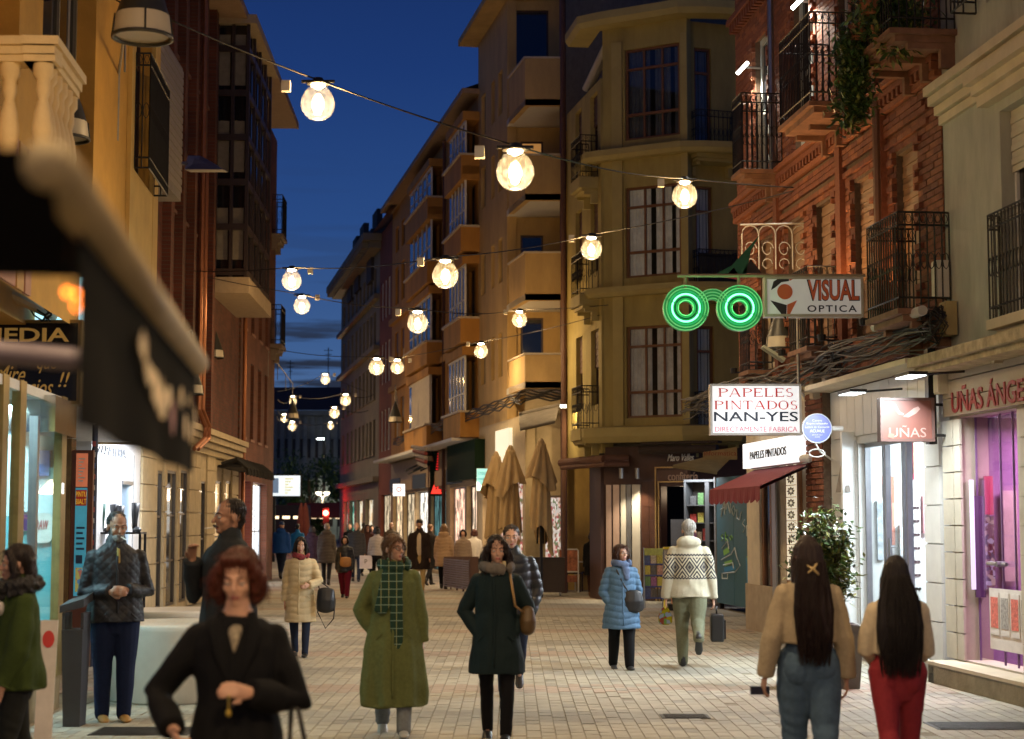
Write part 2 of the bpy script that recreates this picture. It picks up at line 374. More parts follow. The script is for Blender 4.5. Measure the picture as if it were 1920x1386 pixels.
def window(parent,F,u0,u1,z0,z1,frame=WHITEP,pane=DKGLASS,nx=2,nz=1,rec=.14,fw=.05,sill=None,shutter=0,shm=None,curtain=None,trans=None,name='window'):
 """frame is the part; panes, sill, shutter, curtain are its sub-parts. Shared meshes in local coordinates"""
 w,h=round(abs(u1-u0),2),round(z1-z0,2);u=min(u0,u1)
 k=(w,h,frame.name,nx,nz,fw,trans)
 M=F.M(u,-rec,z0)
 if k not in _wc:
  mb=MB();mb.box(None,0,fw,0,.06,0,h);mb.box(None,w-fw,w,0,.06,0,h);mb.box(None,fw,w-fw,0,.06,0,fw);mb.box(None,fw,w-fw,0,.06,h-fw,h)
  hh=h if trans is None else trans
  for i in range(1,nx):mb.box(None,w*i/nx-fw*.4,w*i/nx+fw*.4,.004,.052,fw,h-fw)
  for i in range(1,nz):mb.box(None,fw,w-fw,.008,.046,h*i/nz-fw*.35,h*i/nz+fw*.35)
  if trans:mb.box(None,fw,w-fw,.002,.058,trans-fw*.5,trans+fw*.5)
  _wc[k]=mb.mesh('window',frame)
 wo_=copyshare(name,_wc[k],parent,M)
 k2=(w,h,pane.name)
 if k2 not in _wc:
  mb=MB();mb.box(None,fw*.5,w-fw*.5,.02,.028,fw*.5,h-fw*.5);_wc[k2]=mb.mesh('pane',pane)
 copyshare('pane',_wc[k2],wo_,M)
 if curtain:
  k3=(w,h,curtain.name,'c')
  if k3 not in _wc:
   mb=MB();n=int(w/.05)+2
   for i in range(n):
    if .36<i/n<.47 or .78<i/n<.83:continue
    x0,x1=w*i/n,w*(i+1)/n;a,b_=(-.10,-.06)if i%2 else(-.06,-.10)
    mb.quad((x0,a,0),(x1,b_,0),(x1,b_,h),(x0,a,h))
   _wc[k3]=mb.mesh('curtain',curtain)
  copyshare('curtain',_wc[k3],wo_,M)
 if sill:
  k4=(w,sill.name,'s')
  if k4 not in _wc:
   mb=MB();mb.box(None,-.06,w+.06,-.01,.24,-.07,-.003);_wc[k4]=mb.mesh('sill',sill)
  copyshare('sill',_wc[k4],wo_,M)
 if shutter:
  k5=(w,h,shutter,shm.name)
  if k5 not in _wc:
   mb=MB();n=int(h*shutter/.07)
   for i in range(n):
    z=h-(i+1)*.07;mb.box(None,.01,w-.01,.065+(.008 if i%2 else 0),.085+(.008 if i%2 else 0),z+.004,z+.068)
   _wc[k5]=mb.mesh('roller_shutter',shm)
  copyshare('roller_shutter',_wc[k5],wo_,M)
 return wo_
def railing(mb,F,u0,u1,v0,v1,z0,h=1.0,step=.11,sides=True,scroll=True,r=.009):
 def run(P):
  n=max(2,int((P(1)-P(0)).length/step))
  for zz in(0,.12,h-.14,h):mb.tube([P(0)+Vector((0,0,z0+zz)),P(1)+Vector((0,0,z0+zz))],r*1.3,4)
  for i in range(n+1):
   p=P(i/n);mb.tube([p+Vector((0,0,z0)),p+Vector((0,0,z0+h))],r,4,False)
   if scroll and i<n:
    q=P((i+.5)/n);d=(P(1)-P(0)).normalized()
    pts=[q+d*(.035*math.cos(a))+Vector((0,0,z0+h*.5+.09*math.sin(a)))for a in[2*math.pi*j/8 for j in range(9)]]
    mb.tube(pts,r*.7,3,False)
    pts=[q+d*(.03*math.cos(a))+Vector((0,0,z0+h-.07+.05*math.sin(a)))for a in[2*math.pi*j/6 for j in range(7)]]
    mb.tube(pts,r*.6,3,False)
 run(lambda t:F.P(u0+(u1-u0)*t,v1,0)-Vector((0,0,F.O.z*0)))
 if sides:
  run(lambda t:F.P(u0,v0+(v1-v0)*t,0));run(lambda t:F.P(u1,v0+(v1-v0)*t,0))
def balcony(parent,F,u0,u1,z,proj=.7,h=1.0,slab=CREAM,th=.12,iron=IRON,v0=0,step=.11,name='balcony',scroll=True):
 u0,u1=min(u0,u1),max(u0,u1)
 mb=MB();mb.box(F,u0,u1,v0+.002,v0+proj,z-th,z);mb.box(F,u0+.06,u1-.06,v0+.002,v0+proj-.08,z-th-.07,z-th-.002)
 n=max(2,int((u1-u0)/.45))
 for i in range(n):
  a=u0+.12+(u1-u0-.24)*i/(n-1)
  mb.prism(Fr(F.P(a-.04,v0,0),F.N,F.D)if False else F,[(a-.04,z-th-.34),(a+.04,z-th-.34),(a+.04,z-th-.07),(a-.04,z-th-.07)],v0+.002,v0+.16)
  mb.box(F,a-.04,a+.04,v0+.16,v0+proj*.7,z-th-.14,z-th-.072)
 b=obj(name,(mb,slab),parent)
 mb=MB();railing(mb,F,u0+.03,u1-.03,v0+.02,v0+proj-.03,z,h,step,True,scroll);obj('railing',(mb,iron),b)
 return b
def rng(a,b_,n):return[a+(b_-a)*i/(n-1)for i in range(n)]
FY=facade(-160,.3366*880,290,.3366*430,False)
FB=facade(120,.1877*730,520,.1877*330,False)
YEL=mat('yellow_render',(.52,.29,.055),.8,var=.14,scale=2,bump=.15)
YELL=mat('yellow_render_pale',(.52,.35,.11),.8,var=.12,scale=2,bump=.15)
LIMEST=mat('pale_limestone',(.54,.44,.27),.75,var=.15,scale=4,bump=.25)
yb=thing('yellow_building',FY.P(FY.u(290),0,0),'yellow rendered building with a stone balustrade balcony above the left shops','building')
ue=FY.u(290,300);uw0,uw1=FY.u(245,250),FY.u(282,250)
zt,zb_=FY.z(262,-160),FY.z(265,345)
ws=FY.u(95,100);ws2=FY.u(20,100)
mb=MB()
zlow=3.55
wall(mb,FY,FY.u(-150),ue,zlow,11,[(uw0,uw1,zb_,zt),(FY.u(80,60),FY.u(180,60),FY.z(100,300),10.2),(FY.u(-60,60),FY.u(36,60),5.2,10.2)],.35)
obj('wall',(mb,YEL),yb)
mass(FY,FY.u(-150),ue-.01,zlow,11,7,YEL,yb)
mb=MB();mb.box(FY,uw0-.30,uw0-.002,.002,.05,zlow+.1,11);mb.box(FY,uw1+.002,ue+.02,.002,.05,zlow+.1,11);mb.box(FY,uw0-.002,uw1+.002,.003,.045,zlow+.1,zb_-.01)
obj('stone_trim',(mb,YELL),yb)
window(yb,FY,uw0,uw1,zb_,zt,frame=mat('dark_window_wood',(.05,.025,.015),.4,var=.2),nx=2,nz=2,rec=.2)
mb=MB();railing(mb,FY,uw0-.04,uw1+.04,.05,.22,zb_,1.35,.09,True);obj('window_railing',(mb,IRON),yb)
window(yb,FY,FY.u(80,60),FY.u(180,60),FY.z(100,300),10.2,frame=mat('grey_window_wood',(.18,.17,.13),.6),nx=3,nz=2,rec=.25)
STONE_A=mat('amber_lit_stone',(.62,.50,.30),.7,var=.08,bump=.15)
cN,cF=gs(69,279),gs(126,255);zt_=at(69,50,279).z
FE=Fr((cN.x,cN.y),(-1,0),(0,-1));FSd=Fr((cN.x,cN.y),(cF-cN).to_2d());LS=(cF-cN).length
if FSd.N.x<0:FSd.N=-FSd.N
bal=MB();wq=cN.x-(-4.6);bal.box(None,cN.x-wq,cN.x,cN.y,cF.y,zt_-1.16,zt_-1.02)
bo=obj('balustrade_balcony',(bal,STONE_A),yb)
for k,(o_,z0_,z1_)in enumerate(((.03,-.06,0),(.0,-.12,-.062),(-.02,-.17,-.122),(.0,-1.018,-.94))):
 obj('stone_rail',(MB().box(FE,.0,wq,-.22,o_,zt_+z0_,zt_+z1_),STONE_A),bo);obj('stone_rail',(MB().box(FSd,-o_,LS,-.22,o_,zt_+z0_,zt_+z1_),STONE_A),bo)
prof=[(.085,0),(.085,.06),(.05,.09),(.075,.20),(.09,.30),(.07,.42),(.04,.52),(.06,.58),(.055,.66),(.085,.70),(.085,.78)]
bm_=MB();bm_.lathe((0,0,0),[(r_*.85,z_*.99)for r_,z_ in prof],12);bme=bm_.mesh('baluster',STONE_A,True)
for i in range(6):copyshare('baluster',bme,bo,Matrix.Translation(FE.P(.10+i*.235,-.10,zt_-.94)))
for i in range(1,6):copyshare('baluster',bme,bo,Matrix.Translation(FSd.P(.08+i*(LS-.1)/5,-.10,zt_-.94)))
spot('balcony_uplight',Vector((cN.x+.7,cN.y-1.3,zt_-1.7)),Vector((cN.x-.5,cN.y+.5,zt_-.3)),45,(1,.52,.13),70,.8,bo)
BR1=brick_mat('dark_red_brick',(.15,.042,.024),(.10,.028,.018),(.10,.07,.05))
BR2=brick_mat('terracotta_brick',(.20,.07,.042),(.155,.055,.033),(.16,.10,.07))
db=thing('dark_brick_building',FB.P(FB.u(390),0,0),'dark red brick apartment building with a glazed bay on the left of the street','building')
u0,u1=FB.u(176,900),FB.u(450,500)
zc=3.62
holes=[]
wins=[]
cols_px=[(309,322),(332,345),(352,362),(371,381)]
for a,b_ in cols_px:
 for z0,z1 in((4.6,6.7),(7.6,9.7),(10.6,12.6)):
  wins.append((FB.u(a,600),FB.u(b_,600),z0,z1))
for a,b_ in((388,393),(452,452.5)):
 pass
mb=MB();wall(mb,FB,FB.u(262,900),u1,zc,14.2,wins,.25);obj('wall',(mb,BR1),db)
mass(FB,FB.u(230),u1,0,13.9,7,BR1,db)
for w_ in wins:window(db,FB,*w_,frame=MATS['dark_window_wood'],nx=2,nz=1,rec=.18,sill=mat('brick_sill',(.16,.07,.05),.8),shutter=R.choice((0,.35,1)),shm=mat('shutter_brown',(.10,.055,.04),.6))
for px in(304,327,349,366,386):u_=FB.u(px,600);obj('brick_pier',(MB().box(FB,u_-.16,u_+.16,.002,.16,zc+.1,13.2),BR1),db)
b0,b1=FB.u(397,320),FB.u(447,320);zb0,zb1=FB.z(405,560),FB.z(425,78)
bay=obj('glazed_bay',(MB().box(FB,b0,b1,.002,.85,zb0,zb0+.35),mat('bay_stone',(.42,.33,.22),.8)),db)
obj('bay_top',(MB().box(FB,b0-.1,b1+.1,.002,.95,zb1-.2,zb1),MATS['bay_stone']),bay)
DKW=mat('bay_frame',(.035,.022,.018),.45)
mb=MB();mb.box(FB,b0+.1,b1-.1,.01,.72,zb0+.352,zb1-.202)
obj('bay_core',(mb,DKGLASS),bay)
mb=MB()
for u_ in rng(b0+.04,b1-.04,5):mb.box(FB,u_-.04,u_+.04,.73,.80,zb0+.352,zb1-.202)
for v_ in(.05,.4):mb.box(FB,b0+.01,b0+.09,v_,v_+.07,zb0+.352,zb1-.202)
zz=zb0+.4
while zz<zb1-.3:
 mb.box(FB,b0+.02,b1-.02,.725,.79,zz,zz+.14);mb.box(FB,b0+.015,b0+.085,.02,.79,zz,zz+.14)
 zz+=1.0
obj('bay_frame',(mb,DKW),bay)
mb=MB()
z_=zb0+1.0;
for k in range(3):
 for j in range(2):mb.box(FB,b0+.092,b0+.098,.12+j*.34,.36+j*.34,zb0+.75+k*1.95,zb0+1.9+k*1.95)
obj('curtain',(mb,mat('dim_curtain',(.20,.18,.15),.9,var=.2)),bay)
g0,g1=FB.u(293,300,.5),FB.u(327,300,.5)
mb=MB();mb.box(FB,g0-1.2,g1,.002,.62,FB.z(300,408),FB.z(300,165));gal=obj('clad_gallery',(mb,mat('grey_cladding',(.24,.22,.19),.6,var=.12)),db)
mb=MB();zz=FB.z(300,408)+.15
while zz<FB.z(300,165)-.15:mb.box(FB,g0-1.2,g1+.012,.622,.634,zz,zz+.10);zz+=.135
obj('louvre',(mb,mat('grey_louvre',(.30,.27,.23),.5)),gal)
def eave(F,ua,ub,z,over,parent,m,m2):
 mb=MB();mb.box(F,ua,ub,-.3,over,z,z+.1);mb.box(F,ua,ub,over+.002,over+.05,z-.02,z+.16);e_=obj('eave',(mb,m),parent)
 mb=MB();mb.add([F.P(ua,over+.05,z+.162),F.P(ub,over+.05,z+.162),F.P(ub,-3,z+1.3),F.P(ua,-3,z+1.3),F.P(ua,-3,z+.1),F.P(ub,-3,z+.1)],[(0,1,2,3),(0,3,4),(1,2,5)]);obj('roof',(mb,m2),parent)
TILE=mat('roof_tile',(.12,.06,.04),.85,var=.3,scale=12)
EAV=mat('eave_render',(.36,.25,.17),.8,var=.12)
def zat(F,px,py,v):return F.z(px,py,v)
eave(FB,FB.u(262),FB.u(489,100,.7),FB.z(489,100,.7)-.05,.7,db,EAV,TILE)
COP=mat('copper_pipe',(.34,.13,.06),.4,.6,var=.15)  # orange light on the downpipes is put into their colour
for px in(374,381):
 u_=FB.u(px,600,.22);mb=MB();zt0=12.5 if px==374 else 9
 mb.tube([FB.P(u_,.24,zt0),FB.P(u_,.24,FB.z(px,770,.22)),FB.P(u_+.25,.34,FB.z(px,800,.22)),FB.P(u_+.2,.34,FB.z(px,820,.3)),FB.P(u_-.3,.2,FB.z(px,842,.3))],.05,8)
 obj('downpipe',(mb,COP),db)
op=[]
for a,b_ in((290,303),(309,329),(334,350)):op.append((FB.u(a,1000),FB.u(b_,1000),.12,FB.z((a+b_)/2,882)))
for a,b_ in((373,384),(400,414),(420,431)):op.append((FB.u(a,1000),FB.u(b_,1000),.1,FB.z((a+b_)/2,902)))
mb=MB();us0=FB.u(262,950);wall(mb,FB,us0,u1,0,zc,op,.3);obj('stone_base',(mb,LIMEST),db)
LITIN=emis('warm_interior',(1,.62,.28),.55)
for i,o_ in enumerate(op):
 window(db,FB,*o_,frame=mat('bronze_frame',(.10,.08,.06),.35,.5),nx=1,nz=3 if i<3 else 2,rec=.07,pane=DKGLASS if i<4 else mat('lit_door_glass',(.3,.2,.1),.2,emit=(1,.62,.25),estr=.5))
mb=MB();uu=us0
rows=rng(.02,zc-.35,8)
blk=MB();
prt=[]
for j in range(7):
 edges=sorted([us0]+[x for o_ in op for x in(min(o_[0],o_[1])-.02,max(o_[0],o_[1])+.02)]+[u1])
 for a,b_ in zip(edges[::2],edges[1::2]):
  nsub=max(1,int((b_-a)/.8))
  for q in range(nsub):
   m_=MB();x0=a+(b_-a)*q/nsub;x1=a+(b_-a)*(q+1)/nsub
   m_.box(FB,x0+.012,x1-.012,.003,.035+R.uniform(0,.006),rows[j]+.01,rows[j+1]-.01)
   obj('stone_block',(m_,LIMEST),db)
mb=MB()
for k,(a,h_)in enumerate(((.28,.1),(.22,.12),(.14,.12),(.08,.12))):mb.box(FB,us0,u1,.004,a,zc-.1-k*.13,zc+.02-k*.13)
obj('cornice',(mb,LIMEST),db)
tb=thing('terracotta_building',FB.P(FB.u(480),0,0),'terracotta brick building with narrow windows and a deep pale eave, behind the glazed bay','building')
v0,v1=FB.u(453,500),FB.u(517,500)
wins=[]
for a,b_ in((455,461),(470,476),(484,490),(496.5,501.5)):
 for z0,z1 in((3.85,5.85),(6.65,8.65),(9.45,11.4)):wins.append((FB.u(a,700),FB.u(b_,700),z0,z1))
zt4=FB.z(480,185,.7)
zt4=FB.z(507,125,.7)
ops=[(FB.u(456,950),FB.u(470,950),.1,2.75),(FB.u(474,950),FB.u(500,950),.1,2.75)]
mb=MB();wall(mb,FB,v0+.01,v1,0,zt4,wins+ops,.3);obj('wall',(mb,BR2),tb)
mass(FB,v0+.1,v1-.01,0,zt4-.1,7,BR2,tb)
for w_ in wins:window(tb,FB,*w_,frame=MATS['dark_window_wood'],nx=2,rec=.2,sill=mat('tile_sill',(.30,.16,.11),.7),shutter=R.choice((0,0,.4)),shm=MATS['shutter_brown'])
PINKLIT=mat('pink_shop_light',(.5,.3,.3),.5,emit=(1,.62,.72),estr=1.3,var=0)
WLIT=mat('white_shop_light',(.6,.6,.6),.5,emit=(.85,.93,1),estr=1.8,var=0)
for o_,m_ in zip(ops,(PINKLIT,WLIT)):window(tb,FB,*o_,frame=STEEL,nx=3,nz=2,rec=.25,pane=m_,name='shop_window')
eave(FB,FB.u(507,125,.7),FB.u(557,245,.75),zt4,.75,tb,EAV,TILE)
mb=MB();u_=FB.u(448,850,.6);mb.box(FB,FB.u(449,870,.5),FB.u(500,880,.5),.01,.55,2.92,2.98)
for i in range(9):
 a=FB.u(449,870,.5)+i*(FB.u(500,880,.5)-FB.u(449,870,.5))/9
 mb.tube([FB.P(a,.1,2.98),FB.P(a,.45,3.1),FB.P(a,.7,2.9),FB.P(a,.72,2.75)],.06,5)
obj('awning',(mb,mat('black_canvas',(.012,.011,.011),.8)),tb)
for zz in(FB.z(520,455),FB.z(512,650)):
 F2=Fr(FB.P(v1,0,0),-FB.N.to_2d()if False else FB.D.to_2d(),FB.N)
 balcony(tb,FB,v1-1.3,v1-.05,zz,.34,1.15,slab=mat('slab_grey',(.25,.2,.15),.8),scroll=True,step=.13)
mb=MB();mb.tube([FB.P(v0+.1,.1,0),FB.P(v0+.1,.1,zt4)],.05,8);obj('downpipe',(mb,COP),tb)
def lit_noise(name,cols,s_,sc=8,stretch=(1,1,1)):
 m=bpy.data.materials.new(name);m.use_nodes=True;nt=m.node_tree;nt.nodes.clear();o=nt.nodes.new('ShaderNodeOutputMaterial');e=nt.nodes.new('ShaderNodeEmission');e.inputs[1].default_value=s_
 t=nt.nodes.new('ShaderNodeTexCoord');mp_=nt.nodes.new('ShaderNodeMapping');mp_.inputs['Scale'].default_value=stretch;v=nt.nodes.new('ShaderNodeTexVoronoi');v.inputs['Scale'].default_value=sc
 nt.links.new(t.outputs['Object'],mp_.inputs[0]);nt.links.new(mp_.outputs[0],v.inputs['Vector']);sp_=nt.nodes.new('ShaderNodeSeparateXYZ');nt.links.new(v.outputs['Color'],sp_.inputs[0])
 r=nt.nodes.new('ShaderNodeValToRGB');r.color_ramp.interpolation='CONSTANT';nt.links.new(sp_.outputs[0],r.inputs[0]);el=r.color_ramp.elements
 el[0].color=(*cols[0],1);el[1].color=(*cols[-1],1);el[1].position=1-1/len(cols)
 for i,c in enumerate(cols[1:-1]):q=el.new((i+1)/len(cols));q.color=(*c,1)
 nt.links.new(r.outputs[0],e.inputs[0]);nt.links.new(e.outputs[0],o.inputs[0]);MATS[name]=m;return m
#RIGHT: nearest grey building, nail salon
def rs(px):return .1507*(px-620)
FR=facade(1940,rs(1940),1400,rs(1400),True)
if FR.D.y<0:pass
GREY=mat('grey_render',(.40,.40,.34),.8,var=.24,scale=2.4,stretch=(1,1,.3),bump=.2)
CREAMST=mat('cream_stone',(.58,.50,.36),.7,var=.12,scale=3,bump=.15)
def span(F,a,b_,py=900,v=0):x,y=F.u(a,py,v),F.u(b_,py,v);return(min(x,y),max(x,y))
gb=thing('grey_building',FR.P(FR.u(1850),0,0),'grey rendered building with cream mouldings over the nail salon, at the right edge','building')
ua,ub=FR.u(1774,500),FR.u(2250,500)
ul,uh=min(ua,ub),max(ua,ub)
zl=3.35
wz0=FR.z(1885,600);wz1=FR.z(1897,195)
wa,wb_=span(FR,1879,1960,400)
w2=(*span(FR,1850,1990,60),7.0,9.4)
mb=MB();wall(mb,FR,ul,uh,zl,11,[(wa,wb_,wz0,wz1),w2],.35);obj('wall',(mb,GREY),gb)
mass(FR,ul+.02,uh,zl,10.9,7,GREY,gb)
mb=MB()
zc0=FR.z(1772,190)
for k,(o_,h_)in enumerate(((.22,.09),(.17,.09),(.10,.12),(.05,.1))):mb.box(FR,ul-.02,uh,.003,o_,zc0+.06-k*.105,zc0+.155-k*.105)
obj('cornice',(mb,CREAMST),gb)
mb=MB();mb.box(FR,wa-.22,wa-.003,.003,.10,wz0+.05,wz1+.1);mb.box(FR,wa-.35,wb_+.3,.003,.26,wz1+.32,wz1+.44);mb.box(FR,wa-.28,wb_+.3,.003,.18,wz1+.22,wz1+.318);mb.box(FR,wa-.24,wb_+.3,.003,.12,wz1+.103,wz1+.217)
mb.box(FR,wa-.10,wa-.01,.103,.14,wz0+.05,wz1+.1)
obj('window_surround',(mb,CREAMST),gb)
SHC=mat('cream_shutter',(.62,.58,.46),.55,var=.05)
window(gb,FR,wa,wb_,wz0,wz1,frame=WHITEP,nx=2,rec=.2,shutter=.32,shm=SHC)
window(gb,FR,*w2,frame=MATS['dark_window_wood'],nx=2,nz=3,rec=.2)
balcony(gb,FR,wa-.1,wb_+.06,wz0,.17,1.05,slab=CREAMST,th=.1,step=.085)
mb=MB();railing(mb,FR,w2[0]-.1,w2[1]+.2,.03,.3,6.95,1.3,.1);obj('window_railing',(mb,IRON),gb)
sal0,sal1=ul,uh
zp=.23
ga,gbb=span(FR,1806,1912,1000)
fz0,fz1=FR.z(1800,783),FR.z(1800,680)
mb=MB();mb.box(FR,sal0-.05,uh,-.1,.30,.0,zp-.035);obj('plinth',(mb,mat('plinth_stone',(.30,.27,.20),.8,var=.25,scale=5,bump=.3)),gb)
mb=MB();mb.box(FR,sal0-.08,uh,-.1,.33,zp-.034,zp);obj('plinth_cap',(mb,CREAMST),gb)
mb=MB();wall(mb,FR,sal0,uh,zp,zl,[(ga,gbb,zp+.02,fz0)],.30);obj('shopfront_wall',(mb,mat('salon_render',(.50,.45,.35),.7,var=.08)),gb)
TILES=mat('stone_tile',(.56,.52,.42),.35,var=.12,scale=3)
nrow=9
for j in range(nrow):
 for(a,b_)in(span(FR,1771,1791,1000,.02),span(FR,1792,1805,1000,.02),span(FR,1913,1930,1000,.02),span(FR,1931,1990,1000,.02)):
  m_=MB();z0=zp+.01+j*(fz0-zp-.02)/nrow;m_.box(FR,a+.008,b_-.008,.003,.028,z0+.008,z0+(fz0-zp-.02)/nrow-.006);obj('stone_tile',(m_,TILES),gb)
PLANKC=mat('salon_fascia',(.40,.34,.255),.55,var=.06)
for j in range(3):
 m_=MB();h_=(fz1-fz0)/3;m_.box(FR,sal0+.05,uh,.004,.07,fz0+.02+j*h_,fz0+.02+(j+1)*h_-.012);obj('fascia_board',(m_,PLANKC),gb)
mb=MB();mb.box(FR,sal0-.12,uh,.003,.46,zl+.0,zl+.10);mb.box(FR,sal0-.12,uh,.003,.38,zl-.07,zl-.003)
obj('ledge',(mb,mat('mossy_ledge',(.42,.35,.22),.85,var=.35,scale=8,bump=.4)),gb)
lettering('UÑAS ÁNGELA',mat('red_letters',(.33,.03,.03),.5),FR,(FR.u(1797,740)+FR.u(1968,740))/2,.078,2.985,w=abs(FR.u(1797,740)-FR.u(1968,740)),h=.28,parent=gb,depth=.012,bold=.012)
lit=mat('salon_back',(.30,.17,.32),.8,var=.25,scale=1.2)
mb=MB();mb.box(FR,ga,gbb,-2.6,-2.5,0,fz0);mb.box(FR,gbb+.02,gbb+.1,-2.5,-.3,0,fz0);mb.box(FR,ga,gbb,-2.5,-.32,0,.18);obj('interior',(mb,lit),gb)
VIO=glass_mat('violet_film',(.80,.66,.82),.5)
mb=MB();gm=ga+(gbb-ga)*.02;mb.box(FR,ga,gbb,-.16,-.15,zp+.05,fz0);pn=obj('shop_window',(mb,VIO),gb)
mb=MB()
for x in(ga+.02,FR.u(1852,1000),FR.u(1876,1000),gbb-.02):mb.box(FR,x-.008,x+.008,-.165,-.145,zp+.02,fz0)
obj('mullion',(mb,mat('violet_frame',(.20,.12,.24),.4)),pn)
mb=MB();hx=FR.u(1852,1065);mb.tube([FR.P(hx-.25,-.1,1.27),FR.P(hx+.25,-.1,1.27)],.02,8);mb.tube([FR.P(hx-.1,-.14,1.27),FR.P(hx-.1,-.05,1.27)],.03,8);obj('door_handle',(mb,STEEL),pn)
area('salon_light',FR.P((ga+gbb)/2,-1.3,fz0-.1),FR.P((ga+gbb)/2,-1.3,0),150,(1,.80,.86),1.2,.8,gb)
for k in range(4):
 a,b_=span(FR,1856+k*19,1872+k*19,1200,-.1);m_=MB();m_.box(FR,a,b_,-.12,-.112,.55,.98);
 o=obj('price_card',(m_,mat('white_card',(.72,.68,.62),.6)),gb)
 m_=MB();m_.box(FR,a+.02,b_-.02,-.111,-.108,.62,.93);obj('card_print',(m_,[mat('red_print',(.62,.16,.12),.6,var=.5,scale=30),mat('grey_print',(.35,.33,.3),.6,var=.6,scale=30)][k%2]),o)
m_=MB();a,b_=span(FR,1853,1925,1200,-.1);m_.box(FR,a,b_,-.128,-.122,.40,1.02);obj('display_panel',(m_,MATS['white_card']),gb)
eS=FR.P(gbb-.02,-.20,0);FX=Fr((eS.x,eS.y),(-FR.N).to_2d(),(-FR.D).to_2d())
for a,b_,c_,d_,m__,nm in((1819,1826,900,1105,mat('salon_strip',(.6,.5,.7),.4,emit=(.85,.75,1),estr=.7,var=0),'lit_strip'),(1846,1862,893,965,mat('salon_red',(.45,.04,.10),.5),'red_panel'),(1846,1862,968,1100,lit_noise('salon_shelf',[(.5,.25,.3),(1,.8,.6),(.3,.05,.1),(.9,.85,.95),(.2,.1,.2)],.6,22),'stocked_shelf'),(1880,1906,920,1090,mat('salon_pale',(.5,.42,.38),.5,var=.2,scale=6),'pale_panel'),(1826,1844,930,1120,mat('salon_dark',(.10,.05,.12),.5),'dark_doorway')):
 x0,x1=sorted((FX.u(a,1000),FX.u(b_,1000)));obj(nm,(MB().box(FX,x0,x1,.004,.03,FX.z(1850,d_),FX.z(1850,c_)),m__),gb)
POL=[mat('polish_%s'%n_,c_,.3)for n_,c_ in(('red',(.6,.04,.05)),('pink',(.8,.3,.4)),('gold',(.6,.4,.1)),('white',(.8,.8,.8)))]
a,b_=span(FR,1850,1872,1000,-1.6)
for j in range(8):
 m_=MB();m_.box(FR,a,b_+.4,-1.9,-1.7,.8+j*.22,.82+j*.22);sh=obj('shelf',(m_,WHITEP),gb)
 m_=MB()
 for q in range(10):m_.mi=R.randrange(4);m_.box(FR,a+.03+q*.07,a+.07+q*.07,-1.85,-1.78,.821+j*.22,.91+j*.22)
 obj('polish_bottles',(m_,POL),sh)
c_=FR.P(FR.u(1885,1120,-.9),-.9,.18)
t=thing('salon_chair',c_,'pale yellow chair standing inside the nail salon window','chair')
LEM=mat('lemon_plastic',(.75,.68,.35),.5)
for nm,bx in(('seat',(-.2,.2,-.2,.2,.42,.46)),('backrest',(-.2,.2,-.22,-.19,.5,.9))):
 m_=MB();m_.box(Fr((c_.x,c_.y),(1,0),(0,-1),c_.z),*bx);obj(nm,(m_,LEM),t)
for x in(-.18,.18):
 for y in(-.18,.18):m_=MB();m_.tube([c_+Vector((x,y,0)),c_+Vector((x,y,.42))],.015,6);obj('leg',(m_,LEM),t)
#RIGHT: brick building with iron balconies
BRM=[mat('brick_orange',(.25,.085,.038),.85,var=.25,scale=20,bump=.3),mat('brick_red',(.185,.058,.029),.85,var=.25,scale=20,bump=.3),mat('brick_brown',(.15,.046,.026),.85,var=.3,scale=20,bump=.3)]
MORT=mat('mortar',(.13,.085,.055),.95,var=.25,scale=15,bump=.3)
rb=thing('brick_building',FR.P(FR.u(1600),0,0),'tall red brick building with iron balconies and toothed window edges above the optician','building')
bu0,bu1=span(FR,1385,1773,500)
bz0,bz1=3.62,12.6
zcor=FR.z(1620,205)
low=[1480+0,1548,1620,1702]
wins2=[]
for px,hw in((1441,15),(1493,15),(1549,17),(1622,18),(1704,20)):
 a,b_=span(FR,px-hw,px+hw,450);wins2.append((a,b_,4.02,6.02))
wins3=[]
for px,hw in((1430,13),(1508,18),(1588,13),(1672,24)):
 a,b_=span(FR,px-hw,px+hw,150);wins3.append((a,b_,6.95,9.3));wins3.append((a,b_,10.1,12.2))
HB=wins2+wins3
mb=MB();wall(mb,FR,bu0,bu1,bz0,bz1,HB,.32);obj('mortar_wall',(mb,MORT),rb)
mass(FR,bu0+.02,bu1-.02,3.45,bz1-.05,7,mat('brick_core',(.12,.05,.03),.9),rb)
bl,bh=.25,.068;cellsb=[]
j=0;z=bz0
while z<bz1-bh:
 off=-(bl/2)if j%2 else 0;u=bu0+off
 while u<bu1:
  a,b_=max(u,bu0),min(u+bl,bu1)
  segs=[(a,b_)]
  for(h0,h1,hz0,hz1)in HB:
   if hz0-.01<z+bh/2<hz1+.01:
    ns_=[]
    for(p,q)in segs:
     if q<=h0 or p>=h1:ns_.append((p,q))
     else:
      if p<h0:ns_.append((p,h0))
      if q>h1:ns_.append((h1,q))
    segs=ns_
  for(p,q)in segs:
   if q-p>.04:
    pr=.012
    for(h0,h1,hz0,hz1)in HB:
     if hz0-.1<z<hz1+.1 and(abs(p-h1)<.02 or abs(q-h0)<.02):pr=.06 if j%6<4 else .0;break
    for(h0,h1,hz0,hz1)in wins2:
     if hz1+.1<z<hz1+.72 and h0-.35<(p+q)/2<h1+.35:pr=.05 if(j%6<2)else(.05 if int((p-bu0)/.125)%2 else-.001)
    cellsb.append((p,q,z,pr))
  u+=bl
 z+=bh+.0085;j+=1
def brickbox(mb,p,q,z,pr):
 e_=R.uniform(0,.005);mb.mi=R.choice((0,0,1,1,1,2))
 mb.box(FR,p+.004,q-.004,-.02,max(.004,pr+e_),z+.003,z+bh)
